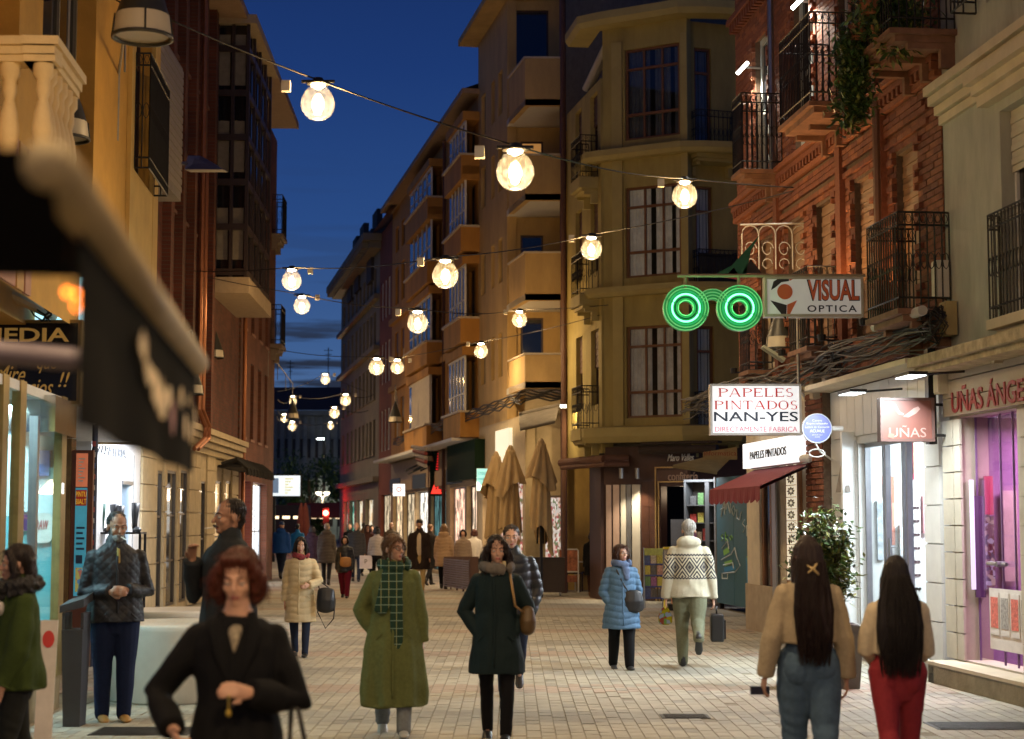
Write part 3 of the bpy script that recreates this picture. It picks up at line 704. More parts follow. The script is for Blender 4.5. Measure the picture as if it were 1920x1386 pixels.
sel=sorted([c for c in cellsb if 3.9<c[2]<8.2 and c[1]-c[0]>.2 and c[3]<.03],key=lambda c:(abs(c[0]-(bu0 if FR.D.y<0 else bu0))))
nearest=sorted(sel,key=lambda c:FR.P(c[0],0,0).y)[:300];nset=set(nearest)
mb=MB()
for c in cellsb:
 if c not in nset and c[3]>=0:brickbox(mb,*c)
obj('bricks',(mb,BRM),rb,kind='stuff')
bp=[]
for i in range(3):
 m_=MB();m_.box(None,.004,bl-.004,-.02,.012+.003*i,.003,bh);bp.append(m_.mesh('brick',BRM[i]))
for c in nearest:copyshare('brick',R.choice(bp),rb,FR.M(c[0],0,c[2]))
SURR=mat('pale_surround',(.55,.48,.36),.7,var=.1)
SHB=mat('brown_roller_shutter',(.23,.13,.07),.6,var=.1)
for i,w_ in enumerate(wins2):
 wo2=window(rb,FR,*w_,frame=SURR,nx=1,rec=.16,fw=.12,shutter=1 if i in(2,3,4)else .4,shm=SHB)
for i,w_ in enumerate(wins3):window(rb,FR,*w_,frame=mat('grey_white_frame',(.45,.47,.44),.5),nx=2,nz=2,rec=.14,fw=.09,shutter=.3 if i%2 else 0,shm=SHB)
zf=FR.z(1620,205);zf=(FR.z(1454,332)+FR.z(1768,84))/2
mb=MB()
for k,(o_,z_)in enumerate(((.16,.02),(.12,-.07),(.09,-.25))):mb.mi=k%2;mb.box(FR,bu0-.02,bu1+.0,.003,o_,zf+z_-.07,zf+z_)
obj('string_course',(mb,BRM[:2]),rb)
n=int((bu1-bu0)/.16)
mb=MB()
for i in range(n):mb.box(FR,bu0+i*.16,bu0+i*.16+.075,.004,.115,zf-.245,zf-.145)
obj('dentils',(mb,BRM[1]),rb,kind='stuff')
mb=MB()
for i in range(n):mb.box(FR,bu0+i*.16,bu0+i*.16+.075,.004,.14,9.75,9.9)
mb.box(FR,bu0-.02,bu1,.003,.17,9.905,9.99)
obj('upper_dentils',(mb,BRM[2]),rb,kind='stuff')
for px in(1463,1583,1662):u_=FR.u(px,400);obj('brick_pier',(MB().box(FR,u_-.1,u_+.1,.005,.09,3.9,zf-.3),BRM[1]),rb)
for px,z0,z1,m_ in((1450,zf+.05,9.7,STEEL),(1646,4.1,zf-.1,mat('brown_pipe',(.14,.07,.045),.5))):
 u_=FR.u(px,250,.1);mb=MB();mb.tube([FR.P(u_,.12,z0),FR.P(u_,.12,z1)],.05,8);obj('downpipe',(mb,m_),rb)
RUST=mat('rusty_slab',(.20,.10,.06),.8,var=.3)
def bspan(a,b_,py,v):return span(FR,a,b_,py,v)
for(a,b_,py,v,zz,hh,st)in((1458,1517,200,.72,zf+.06,1.15,.075),(1592,1668,60,.75,zf+.06,1.15,.08),(1370,1388,300,.66,zf,1.15,.075),(1621,1682,540,.62,3.98,1.05,.08),(1476,1512,640,.5,3.98,1.05,.08),(1384,1402,640,.4,3.98,1.05,.09)):
 x0,x1=bspan(a,b_,py,v);balcony(rb,FR,x0,x1,zz,v,hh,slab=RUST,th=.06,step=st)
for px,py in((1390,131),(1494,8)):
 p=at(px,py,rs(px+15)*1.02);t=thing('light_fitting',p,'slim white fluorescent batten jutting from the brick wall, %s'%('the farther one beside the corner balcony' if px<1400 else 'the nearer one above the middle balcony'),'lamp','lamps on the brick front')
 m_=MB();m_.tube([p+Vector((-.06,.05,-.05)),p+Vector((.09,-.10,.09))],.028,8);obj('tube',(m_,emis('cool_tube',(.95,1,.9),14)),t)
 m_=MB();m_.tube([p+Vector((.02,0,.045)),p+Vector((.35,.0,.02))],.02,6);obj('bracket',(m_,STEEL),t)
 spot('batten_light',p+Vector((.05,-.02,-.06)),p+Vector((.38,-.6,-1.8)),260,(1,.93,.78),115,.8,t,.08)
for px,e_ in((1600,26),(1684,11),(1424,14),(1520,10)):
 u_=FR.u(px,600);p=FR.P(u_,.42,4.05)
 t=thing('uplighter',p,{1600:'small amber uplighter between the two lower iron balconies',1684:'small amber uplighter on the lower balcony with the brown shutter',1424:'small amber uplighter by the far corner of the brick wall',1520:'small amber uplighter over the white bracket frame'}[px],'lamp','lamps on the brick front')
 m_=MB();m_.lathe(p,[(.0,-.05),(.05,-.05),(.06,.03),(.05,.03),(.045,.0),(0,.0)],10);obj('housing',(m_,IRON),t)
 m_=MB();m_.lathe(p,[(0,.012),(.042,.012)],10);obj('lens',(m_,emis('amber_lens',(1,.5,.15),8)),t)
 m_=MB();m_.tube([p+Vector((0,0,-.03)),FR.P(u_,.02,3.98)],.015,5);obj('bracket',(m_,IRON),t)
 spot('amber_beam',p+Vector((0,0,.04)),FR.P(u_,.15,7),e_*7,(1,.50,.16),80,.7,t)
mb=MB();mb.box(FR,bu0 if FR.P(bu0,0,0).y>FR.P(bu1,0,0).y else bu0,bu1,-.2,.6,bz1,bz1+.12);obj('eave',(mb,SURR),rb)
WPAN=mat('white_panel',(.66,.66,.62),.3,var=.08,scale=3)
zt_s=FR.z(1650,714)
oa,ob=span(FR,1561,1768,1000)
dza,dzb=span(FR,1612,1738,1000)
dzt=FR.z(1650,826)
mb=MB();wall(mb,FR,oa,ob,0,zt_s,[(dza,dzb,.1,dzt)],.3);obj('shopfront_wall',(mb,mat('optician_wall',(.62,.63,.60),.5,var=.05)),rb)
for j in range(6):
 for a,b_ in((1563,1609),(1737,1767)):
  p,q=span(FR,a,b_,1000,.01);z0=.18+j*(2.55/6);m_=MB();m_.box(FR,p+.006,q-.006,.003,.03,z0+.006,z0+2.55/6-.006);obj('wall_panel',(m_,WPAN),rb)
pl_=[]
a,b_=span(FR,1563,1765,760)
for j in range(12):
 m_=MB();x=a+(b_-a)*j/12;m_.box(FR,x+.006,x+(b_-a)/12-.006,.003,.028,2.78,zt_s-.01);obj('fascia_panel',(m_,WPAN),rb)
mb=MB();mb.box(FR,oa-.1,ob,.003,.42,zt_s+.01,zt_s+.07);obj('canopy_ledge',(mb,CREAMST),rb)
mb=MB();mb.box(FR,oa,ob-.05,.0,.14,0,.16);obj('plinth',(mb,mat('grey_plinth',(.42,.42,.40),.5,var=.15)),rb)
mb=MB();mb.box(FR,*span(FR,1757,1766,1200,.2),.15,.3,.0,.17);obj('step_end',(mb,IRON),rb)
dg_=MB();dg_.box(FR,dza,dzb,-.12,-.11,.12,dzt);sw=obj('shop_window',(dg_,SHOPGLASS),rb)
mb=MB();mb.box(FR,dza,dzb,-.14,-.08,dzt-.05,dzt-.001)
for px in(1613,1646,1650,1682,1690,1737):u_=FR.u(px,1000);mb.box(FR,u_-.02,u_+.02,-.145,-.075,.1,dzt-.051)
obj('frame',(mb,STEEL),sw)
mb=MB();hx=FR.u(1664,1060,0)
mb.tube([FR.P(hx,-.03,.8),FR.P(hx,-.03,1.5)],.016,8);mb.tube([FR.P(hx,-.03,.9),FR.P(hx,-.11,.9)],.012,6);mb.tube([FR.P(hx,-.03,1.4),FR.P(hx,-.11,1.4)],.012,6);obj('door_handle',(mb,STEEL),sw)
mb=MB();mb.box(FR,dza-.6,dzb+.1,-3.0,-2.9,0,3);mb.box(FR,dza-.6,dzb+.1,-2.9,-.31,0,.09);mb.box(FR,dza-.6,dzb+.1,-2.9,-.31,dzt+.15,dzt+.25);obj('interior',(mb,mat('bright_interior',(.78,.8,.78),.6,var=.05)),rb)
obj('ceiling_panel',(MB().box(FR,dza,dzb+1.2,-2.2,-.8,dzt+.09,dzt+.13),emis('cool_ceiling',(.86,.95,1),2.2)),rb)
area('shop_ceiling_light',FR.P((dza+dzb)/2,-1.2,dzt+.05),FR.P((dza+dzb)/2,1.5,0),300,(.86,.95,1),1.6,1.2,rb)
eO=FR.P(dzb+.06,-.06,0);FO=Fr((eO.x,eO.y),(-FR.N).to_2d(),(-FR.D).to_2d())
def oz(py,px=1650):return FO.z(px,py)
def opx(a,b_):return sorted((FO.u(a,960),FO.u(b_,960)))
obj('side_wall',(MB().box(FO,-.25,2.9,-.08,0,.09,dzt+.15),mat('bright_side',(.78,.8,.78),.5,var=.05)),rb)
def blob(c,ru,rz,v,m,parent,name,n=18):
 m_=MB();m_.add([FO.P(c[0]+ru*math.cos(2*math.pi*i/n),v,c[1]+rz*math.sin(2*math.pi*i/n))for i in range(n)],[tuple(range(n))]);return obj(name,(m_,m),parent)
p0,p1=opx(1622,1677);pz0,pz1=oz(1022),oz(893)
t=obj('poster',(MB().box(FO,p0,p1,.002,.012,pz0,pz1),mat('poster_coral',(.62,.20,.12),.5,var=.15,scale=3)),rb);pc=((p0+p1)/2,(pz0+pz1)/2);pr_=p1-p0
blob((pc[0]+.01,pc[1]-.02),pr_*.36,.36,.016,mat('print_black',(.02,.02,.02),.5,var=0),t,'printed_hair');blob((pc[0]-.01,pc[1]-.03),pr_*.21,.23,.020,mat('print_skin',(.72,.50,.38),.5,var=0),t,'printed_face');blob((pc[0],pc[1]-.33),pr_*.14,.12,.018,MATS['print_skin'],t,'printed_neck')
for sx_ in(-1,1):blob((pc[0]+sx_*pr_*.12-.01,pc[1]+.03),pr_*.10,.06,.024,mat('print_white',(.8,.85,.85),.3,var=0),t,'printed_lens')
for a,b_ in((1655,1676),(1700,1722)):
 x0,x1=opx(a,b_);rk=obj('display_rack',(MB().box(FO,x0,x1,.03,.07,.3,2.2 if a>1690 else .95),WHITEP),rb)
 for j in range(9 if a>1690 else 3):
  for x in rng(x0+.05,x1-.05,2):obj('spectacles',(MB().box(FO,x-.035,x-.004,.074,.085,.5+j*.17,.53+j*.17).box(FO,x+.004,x+.035,.074,.085,.5+j*.17,.53+j*.17),IRON),rk)
x0,x1=opx(1700,1714);obj('red_banner',(MB().box(FO,x0,x1,.01,.03,oz(900),oz(825)),mat('crimson_banner',(.35,.03,.06),.6)),rb)
for k,px in enumerate((1703,1707,1711,1716)):u_=FO.u(px,900);obj('hanging_loop',(MB().tube([FO.P(u_,.06,dzt+.1),FO.P(u_,.06,oz(880+4*(k%3))),FO.P(u_+.03,.06,oz(886)),FO.P(u_+.03,.06,oz(872))],.007,5),mat('gold_loop',(.6,.5,.3),.4,.5)),rb)
for a,b_,c_,d_,m__ in((1682,1696,985,1045,mat('product_white',(.6,.62,.62),.4,var=.3,scale=20)),(1726,1738,930,1000,mat('product_pink',(.6,.3,.32),.4,var=.5,scale=14)),(1640,1652,940,1050,mat('product_glass',(.4,.45,.48),.3,var=.5,scale=14))):x0,x1=opx(a,b_);obj('shelf_goods',(MB().box(FO,x0,x1,.02,.10,oz(d_),oz(c_)),m__),rb)
for px,py,lab in((1582,738,'slim black floodlight shining over the white optician fascia, farther one'),(1690,706,'slim black floodlight shining over the white optician fascia, nearer one')):
 u_,z_=FR.hit(px,py,.75);p=FR.P(u_,.62,z_);t=thing('floodlight',p,lab,'lamp','floodlights of the optician')
 obj('housing',(MB().box(FR,u_-.24,u_+.24,.55,.75,z_,z_+.035),IRON),t)
 obj('lens',(MB().box(FR,u_-.22,u_+.22,.56,.74,z_-.008,z_-.002),emis('cool_led',(.9,.97,1),9)),t)
 m_=MB();m_.tube([FR.P(u_,.55,z_+.02),FR.P(u_,.05,z_+.06)],.014,6);obj('arm',(m_,IRON),t)
 area('flood_beam',FR.P(u_,.62,z_-.03),FR.P(u_,2.6,0),175,(.88,.96,1),.42,.18,t)
a,b_=span(FR,1572,1592,900,.12)
m_=MB();m_.add([FR.P(a,.10,FR.z(1582,924)),FR.P(b_,.10,FR.z(1582,924)),FR.P(b_,.16,FR.z(1582,924)),FR.P(a,.16,FR.z(1582,924)),FR.P((a+b_)/2,.13,FR.z(1582,855))],[(0,1,2,3),(0,1,4),(1,2,4),(2,3,4),(3,0,4)])
tag(obj('pennant',(m_,mat('brown_pennant',(.22,.19,.16),.7))),'grey brown triangular pennant hanging on the white optician wall','pennant')
a,b_=span(FR,1528,1560,1000)
pil=obj('brick_pillar',(MB().box(FR,a,b_,-.2,.10,0,3.45),MORT),rb)
j=0;z=.02
while z<3.38:
 for q in range(3):
  w_=(b_-a)/2.5;x0=a+q*w_-(w_/2 if j%2 else 0);x1=min(b_,x0+w_);x0=max(a,x0)
  if x1-x0>.05:m_=MB();m_.box(FR,x0+.005,x1-.005,.101,.116+R.uniform(0,.004),z,z+.062);obj('brick',(m_,BRM[R.randrange(3)]),pil)
 z+=.078;j+=1
a,b_=span(FR,1401,1528,1000)
da,db_=span(FR,1424,1455,1000)
PLAST=mat('shop_plaster',(.56,.49,.37),.8,var=.1)
mb=MB();wall(mb,FR,a,b_,0,3.62,[(da,db_,.15,FR.z(1440,895)),(*span(FR,1482,1504,1000),.85,2.55)],.3);obj('shopfront_wall',(mb,PLAST),rb)
mb=MB();mb.box(FR,a-.02,b_,.003,.04,0,.72);obj('skirting',(mb,mat('tan_stone',(.36,.29,.20),.7,var=.15)),rb)
wd=window(rb,FR,da,db_,.15,FR.z(1440,895),frame=WOOD,nx=2,nz=1,rec=.1,fw=.12,name='door')
mb=MB();mb.box(FR,da-.24,da-.02,.045,.07,.1,2.9);obj('steel_jamb',(mb,STEEL),rb)
ta,tb_=span(FR,1484,1503,1000)
cs=obj('display_case',(MB().box(FR,ta-.09,tb_+.07,.003,.06,.8,2.62),mat('brown_case',(.25,.11,.04),.5)),rb)
obj('patterned_panel',(MB().box(FR,ta,tb_,.061,.07,.86,2.56),mat('panel_cream',(.6,.55,.45),.4,emit=(1,.85,.6),estr=.7,var=0)),cs)
m_=MB()
nn=10;ph=1.7/nn;pw2=(tb_-ta)
for j in range(nn):
 cz=.86+(j+.5)*ph;cu=(ta+tb_)/2
 for k in range(8):
  an=math.pi/4*k;du,dz=math.cos(an)*pw2*.42,math.sin(an)*ph*.42;nu,nz_=-math.sin(an)*pw2*.10,math.cos(an)*ph*.10
  m_.add([FR.P(cu+du*.15,.074,cz+dz*.15),FR.P(cu+du*.6+nu,.074,cz+dz*.6+nz_),FR.P(cu+du,.074,cz+dz),FR.P(cu+du*.6-nu,.074,cz+dz*.6-nz_)],[(0,1,2,3)])
 m_.box(FR,ta,tb_,.071,.073,cz+ph/2-.006,cz+ph/2+.004)
obj('tile_pattern',(m_,mat('olive_print',(.16,.13,.06),.5)),cs)
pa,pz_a=FR.hit(1382,872,.1),None
p,q=span(FR,1400,1500,860,.3)
obj('fascia_sign',(MB().box(FR,p+.35,q+.45,.05,.25,2.52,2.90),mat('lit_fascia',(.8,.8,.78),.4,emit=(.95,.98,1),estr=1.1,var=0)),rb)
lettering('PAPELES PINTADOS',IRON,FR,(p+q)/2+.4,.262,2.70,w=(q-p)*.7,h=.12,parent=rb,depth=.01)
f0,f1=p+.05,q+.15
AW=mat('maroon_canvas',(.17,.012,.022),.75,var=.15,bump=.2)
m_=MB();m_.add([FR.P(f0,.12,2.50),FR.P(f1,.12,2.50),FR.P(f1,0.85,2.18),FR.P(f0,0.85,2.18)],[(0,1,2,3)])
m_.add([FR.P(f0,.12,2.46),FR.P(f1,.12,2.46),FR.P(f1,0.83,2.14),FR.P(f0,0.83,2.14)],[(3,2,1,0)])
n=40
for i in range(n):
 x0=f0+(f1-f0)*i/n;x1=f0+(f1-f0)*(i+1)/n;d0,d1=.05*abs(math.sin(i*math.pi/4)),.05*abs(math.sin((i+1)*math.pi/4));w0,w1=.015*math.sin(i*1.3),.015*math.sin((i+1)*1.3)
 m_.quad(FR.P(x0,0.85,2.18),FR.P(x1,0.85,2.18),FR.P(x1,0.85+w1,2.00-d1),FR.P(x0,0.85+w0,2.00-d0))
aw=obj('awning',(m_,AW));tag(aw,'maroon canvas awning with a scalloped valance over the wallpaper shop','awning')
obj('roller_tube',(lambda m:(m.tube([FR.P(f0,.16,2.56),FR.P(f1,.16,2.56)],.06,10),(m,WHITEP,True))[1])(MB()),aw)
CAB=mat('black_cable',(.025,.022,.02),.6,var=.3);CABG=mat('grey_cable',(.16,.15,.14),.6,var=.3)
for k in range(26):
 pts=[];n=26;ph=R.random()*9;o_=R.uniform(-.16,.16);am=R.uniform(.02,.07)
 for i in range(n+1):
  u_=bu0-.3+(bu1+3.2-bu0)*i/n
  zz=3.76+o_+am*math.sin(i*.9+ph)+.05*math.sin(i*.31+k)-.10*math.exp(-((i-12)/2.5)**2)*(k%3)
  pts.append(FR.P(u_,.18+.18*abs(math.sin(k*1.7+i*.2))+.04*math.sin(i*1.9+k),zz))
 m_=MB();m_.tube(pts,R.choice((.007,.009,.013)),5);o=obj('cable',(m_,CAB if k%4 else CABG));tag(o,'tangled black and grey cable running along the brick facade above the shop signs','cable','cables along the facade')
for k in range(14):
 pts=[];c0=FR.u(1742 if k<7 else 1560,680,.3);
 for i in range(12):an=i*1.15+k;pts.append(FR.P(c0+.22*math.cos(an)*R.uniform(.5,1),.25+.1*math.sin(an*1.3),3.80+.22*math.sin(an)*R.uniform(.5,1)))
 m_=MB();m_.tube(pts,.008,4);o=obj('cable_loop',(m_,CAB));tag(o,'loose loops of black cable bundled at the %s of the brick facade'%('near end' if k<7 else 'middle'),'cable','cable loops at the %s of the facade'%('near end' if k<7 else 'middle'))
p,q=FR.u(1660,640,.3),FR.u(1752,640,.3)
m_=MB();m_.tube([FR.P(p,.42,3.93),FR.P(q,.42,3.93)],.055,10);o=obj('conduit',(m_,mat('grey_conduit',(.45,.42,.38),.4)));tag(o,'short thick grey conduit lying along the cable bundle','conduit')
def small_box(px,py,w,h,d,col,lab,s=None,yellow=False):
 u_,z_=FR.hit(px,py,d/2);t=thing('junction_box',FR.P(u_,0,z_-h/2),lab,'junction box')
 mc=mat('box_%d'%int(col[0]*100),col,.5,var=.08)
 obj('case',(MB().box(FR,u_-w/2,u_+w/2,.02,d,z_-h/2,z_+h/2),mc),t);obj('lid',(MB().box(FR,u_-w/2+.015,u_+w/2-.015,d+.002,d+.012,z_-h/2+.015,z_+h/2-.015),mc),t)
small_box(1766,524,.16,.40,.16,(.55,.52,.45),'pale upright junction box on the brick corner beside the iron balcony')
small_box(1780,598,.2,.36,.14,(.42,.32,.14),'yellowed junction box below the pale one at the corner')
small_box(1770,720,.18,.22,.16,(.56,.50,.36),'cream alarm box at the start of the nail salon fascia')
small_box(1560,715,.2,.24,.2,(.50,.42,.32),'beige meter box over the optician canopy')
small_box(1536,728,.2,.3,.2,(.5,.46,.38),'rounded pale box beside the wallpaper sign')
#RIGHT: olive corner building with bays (confectioner below)
OLIVE=mat('olive_render',(.36,.29,.10),.8,var=.22,scale=2.2,stretch=(1,1,.3),bump=.12)
OLIVE2=mat('olive_band',(.40,.33,.13),.75,var=.1,scale=2)
FC=facade(1132,86.2,1292,88.6,True)
FC2=facade(1296,87.6,1420,86.4,True)
FCL=facade(1128,86.0,1062,78.6,True)
W2=mat('brown_window_frame',(.17,.075,.03),.5,var=.1)
ob_=thing('olive_corner_building',FC.P(1,0,0),'olive yellow corner building with stacked window bays above the brown confectioner','building')
H2=12.75;zb2=FC.z(1210,828)
def sp(F,a,b_,py,v=0):x,y=F.u(a,py,v),F.u(b_,py,v);return(min(x,y),max(x,y))
cu0,cu1=sp(FC,1132,1292,600)
wrows=[(FC.z(1225,258),FC.z(1225,86)),(FC.z(1225,518),FC.z(1225,347)),(FC.z(1225,783),FC.z(1225,610))]
wa_,wb2=sp(FC,1174,1278,600)
mb=MB();wall(mb,FC,cu0,cu1,zb2,H2,[(wa_,wb2,a,b_)for a,b_ in wrows],.22);
c2a,c2b=sp(FC2,1296,1420,600)
na,nb=sp(FC2,1306,1338,600)
wall(mb,FC2,c2a,c2b,zb2,H2,[(na,nb,a-.35,b_)for a,b_ in wrows],.22)
cl0,cl1=sp(FCL,1064,1128,600)
sl=[sp(FCL,1108,1122,600),sp(FCL,1080,1092,600)]
sw_=[]
for(a,b_)in sl:
 for z0,z1 in((4.3,6.0),(7.3,9.0),(9.9,11.4)):sw_.append((a,b_,z0,z1))
wall(mb,FCL,cl0,cl1,3.2,11.6,sw_,.25)
obj('wall',(mb,OLIVE),ob_)
pA=FC.P(cu0 if FC.P(cu0,0,0).x<FC.P(cu1,0,0).x else cu1,0,0);pB=FC2.P(c2b,0,0)if FC2.P(c2b,0,0).x>FC2.P(c2a,0,0).x else FC2.P(c2a,0,0)
mb=MB();mb.add([(pA.x+.35,pA.y+.5,zb2),(pB.x,pB.y+.6,zb2),(pB.x+4,pB.y+9,zb2),(pA.x+.1,pA.y+9,zb2),(pA.x+.35,pA.y+.5,H2-.1),(pB.x,pB.y+.6,H2-.1),(pB.x+4,pB.y+9,H2-.1),(pA.x+.1,pA.y+9,H2-.1)],[(0,1,2,3),(7,6,5,4),(0,4,5,1),(1,5,6,2),(2,6,7,3),(3,7,4,0)])
obj('core',(mb,mat('olive_core',(.05,.045,.02),.9)),ob_)
CURL=mat('lit_curtain',(.62,.55,.44),.9,var=.1,scale=20,stretch=(4,4,.3),emit=(1,.72,.42),estr=.05)  # emission stands in for a lit room behind the curtain
for i,(a,b_)in enumerate(wrows):
 window(ob_,FC,wa_,wb2,a,b_,frame=W2,pane=CLEAR,nx=3,rec=.12,fw=.055,curtain=(None,mat('lit_curtain_low',(.62,.55,.44),.9,var=.3,scale=3,emit=(1,.72,.5),estr=.05),mat('lit_curtain_mid',(.62,.55,.44),.9,var=.3,scale=3,emit=(1,.66,.45),estr=.035))[i]if i else mat('dim_blind',(.12,.115,.11),.8),trans=(b_-a)*.78)  # faint curtain emission replaces lamps in the rooms behind
 m_=MB();m_.box(FC,wa_+.02,wb2-.02,-.118,-.06,a+(b_-a)*.28-.03,a+(b_-a)*.28+.03);obj('transom',(m_,W2),ob_)
 window(ob_,FC2,na,nb,a-.35,b_,frame=W2,pane=CLEAR,nx=1,rec=.12,fw=.055,curtain=CURTAIN if i else MATS['dim_blind'],trans=(b_-a)*.9)
for w_ in sw_:window(ob_,FCL,*w_,frame=MATS['dark_window_wood'],nx=1,nz=2,rec=.18,shutter=.5,shm=MATS['shutter_brown'])
def sweep(parent,pts,z,prof,m,name):
 m_=MB();n=len(pts);vs=[]
 nor=[]
 for i in range(n):
  d=(pts[min(i+1,n-1)]-pts[max(i-1,0)]).normalized();nor.append(Vector((d.y,-d.x,0)))
 for p,nn_ in zip(pts,nor):
  if nn_.y>0:nn_=-nn_
  for o_,h_ in prof:vs.append(Vector((p.x,p.y,0))+nn_*o_+Vector((0,0,z+h_)))
 k=len(prof);fs=[(i*k+j,(i+1)*k+j,(i+1)*k+(j+1)%k,i*k+(j+1)%k)for i in range(n-1)for j in range(k)]
 fs+=[tuple(range(k)),tuple((n-1)*k+j for j in range(k))]
 m_.add(vs,fs);return obj(name,(m_,m),parent)
left=FCL.P(cl0,0,0)if FCL.P(cl0,0,0).y>FCL.P(cl1,0,0).y else FCL.P(cl1,0,0)
cA=FC.P(cu0,0,0);cB=FC.P(cu1,0,0)
if cA.x>cB.x:cA,cB=cB,cA
rA=FCL.P(cl1,0,0)if left==FCL.P(cl0,0,0)else FCL.P(cl0,0,0)
path=[rA+(left-rA)*.25,rA.copy(),cA+(cB-cA)*.06+Vector((0,0,0))]
path=[left+(rA-left)*.6,rA+Vector((-.05,0,0)),cA+(cB-cA)*.05,cA+(cB-cA)*.5,cB+(cA-cB)*.04,cB+Vector((.35,.06,0)),cB+Vector((.9,.1,0)),pB]
bands=[(zb2-.02,.38,.32),(FC.z(1180,556),.30,.20),(FC.z(1180,300),.34,.22),(FC.z(1180,50),.5,.28)]
for z_,o_,h_ in bands:
 sweep(ob_,path,z_,[(-.05,0),(o_-.08,0),(o_,h_*.4),(o_,h_),(-.05,h_+.05)],OLIVE2,'curved_band')
mb=MB()
for(a,b_)in((wa_-.30,wa_-.05),(wb2+.05,wb2+.2)):mb.box(FC,a,b_,.003,.06,zb2+.36,H2-.4)
obj('pilaster',(mb,OLIVE2),ob_)
for i,(a,b_)in enumerate(wrows):
 x0,x1=sp(FC2,1300,1386,600,.3);balcony(ob_,FC2,x0,x1,a-.42,.55,.95,slab=OLIVE2,th=.1,step=.1)
 if i==1:obj('balcony_screen',(MB().box(FC2,x0+.03,x1-.03,.50,.515,a-.38,a+.45),mat('dark_screen',(.02,.02,.02),.8)),ob_)
mb=MB()
for F_,pts in((FCL,(FCL.P(sl[0][0]-.2,0,0)),),):pass
for z_ in(3.75,6.75,9.4):balcony(ob_,FCL,sl[0][0]-.1,sl[0][1]+.15,z_,.45,.95,slab=OLIVE2,th=.25,step=.12)
mb=MB();g=at(1100,60,80)
F3=Fr(gs(1062,77.5),(gs(1135,80)-gs(1062,77.5)).to_2d());
obj('slate_gable',(MB().box(F3,-.1,3.6,-3,-.1,11.4,17),mat('slate_grey',(.11,.105,.095),.8,var=.2)),ob_)
p0=at(1098,168,80.5);p1=at(1148,62,83)
m_=MB();
for k in range(3):m_.tube([p0+Vector((.07*k,-.04*k,.07*k)),p1+Vector((.07*k,-.04*k,.07*k))],.09,8)
obj('gutter_moulding',(m_,mat('pale_gutter',(.5,.48,.45),.5)),ob_)
m_=MB();px_=FCL.P(FCL.u(1063,600),.08,0);m_.tube([px_,px_+Vector((0,0,15.5))],.07,8);obj('downpipe',(m_,mat('rust_pipe',(.10,.045,.03),.6)),ob_)
BROWN=mat('brown_cladding',(.055,.022,.014),.55,var=.2,scale=3)
BROWNT=mat('brown_tile',(.06,.025,.015),.25,var=.25,scale=4)
gz=zb2-.1
ca,cb2=sp(FC,1203,1292,1000);dA,dB=sp(FC,1236,1292,1000)
mb=MB();wall(mb,FC,cu0+.75,cu1,0,gz,[(dA+.05,dB+.0,.0,FC.z(1250,912))],.3)
wall(mb,FC2,c2a,c2b,0,gz,[],.3);mb.box(FC,cu0-.02,cu0+.76,-.2,-.004,2.5,gz)
obj('shopfront_wall',(mb,BROWN),ob_)
ta_,tb2=sp(FC,1203,1233,1000)
for j in range(9):
 for k in range(2):
  m_=MB();a=ta_+(tb2-ta_)*k/2;z0=.05+j*.28;m_.box(FC,a+.004,a+(tb2-ta_)/2-.004,.003,.016,z0+.004,z0+.276);obj('wall_tile',(m_,BROWNT),ob_)
obj('doorway',(MB().box(FC,dA,dB+.1,-1.6,-1.5,0,2.6),mat('brown_interior',(.14,.065,.035),.6)),ob_)
point('doorway_light',FC.P((dA+dB)/2,-.7,2.3),14,(1,.72,.45),.15,ob_)  # unseen fill added to brighten the doorway
GOLD=mat('brass_strip',(.5,.33,.13),.3,.8)
mb=MB();x0=FC.u(1230,1000);mb.box(FC,x0,x0+.03,.02,.05,0,FC.z(1250,878));mb.box(FC,x0,dB,.02,.05,FC.z(1250,878),FC.z(1250,878)+.03);x1=FC.u(1236,1000);mb.box(FC,x1,x1+.025,.02,.06,0,FC.z(1250,905));mb.box(FC,x1,dB,.02,.06,FC.z(1250,905),FC.z(1250,905)+.03)
obj('brass_trim',(mb,GOLD),ob_)
SIGNB=mat('sign_brown',(.085,.038,.024),.5)
obj('sign_panel',(MB().box(FC,x0+.04,dB,.02,.04,FC.z(1250,904),FC.z(1250,882)),SIGNB),ob_)
lettering('confitería',mat('sign_bronze',(.46,.31,.23),.5),FC,FC.u(1283,893),.06,FC.z(1283,893),w=.70,h=.18,parent=ob_,depth=.03)
lettering('Maro Valles',mat('sign_silver',(.85,.83,.78),.4),FC,FC.u(1278,858),.05,FC.z(1278,858),w=.62,h=.15,parent=ob_,shear=.4,depth=.02)
AWB=mat('brown_awning',(.12,.055,.035),.7,var=.2)
for a,b_,pz,F_,v_ in((1200,1345,838,FC,.3),):
 x0,x1=sp(F_,a,b_,pz,v_);m_=MB();m_.tube([F_.P(x0,v_,F_.z(1270,843,v_)),F_.P(x1,v_,F_.z(1270,843,v_))],.09,10);m_.box(F_,x0,x1,v_-.25,v_-.02,F_.z(1270,832,v_),F_.z(1270,832,v_)+.05);obj('awning_cassette',(m_,mat('dark_awning',(.03,.018,.015),.7)),ob_)
pp=[rA+Vector((.55,-.35,0)),rA+Vector((.05,-.3,0)),left+(rA-left)*.4+Vector((-.45,0,0))]
for i in range(2):
 m_=MB();a,b_=pp[i].copy(),pp[i+1].copy();a.z=b_.z=3.05;m_.tube([a,b_],.10,10);m_.tube([a+Vector((0,-.25,-.12)),b_+Vector((0,-.25,-.12))],.05,8)
 m_.add([a,b_,b_+Vector((0,-.25,-.12)),a+Vector((0,-.25,-.12))],[(0,1,2,3)]);obj('awning_cassette',(m_,AWB),ob_)
mb=MB();F4=Fr(rA,(cA+(cB-cA)*.36-rA).to_2d());
if F4.N.y>0:F4.N=-F4.N
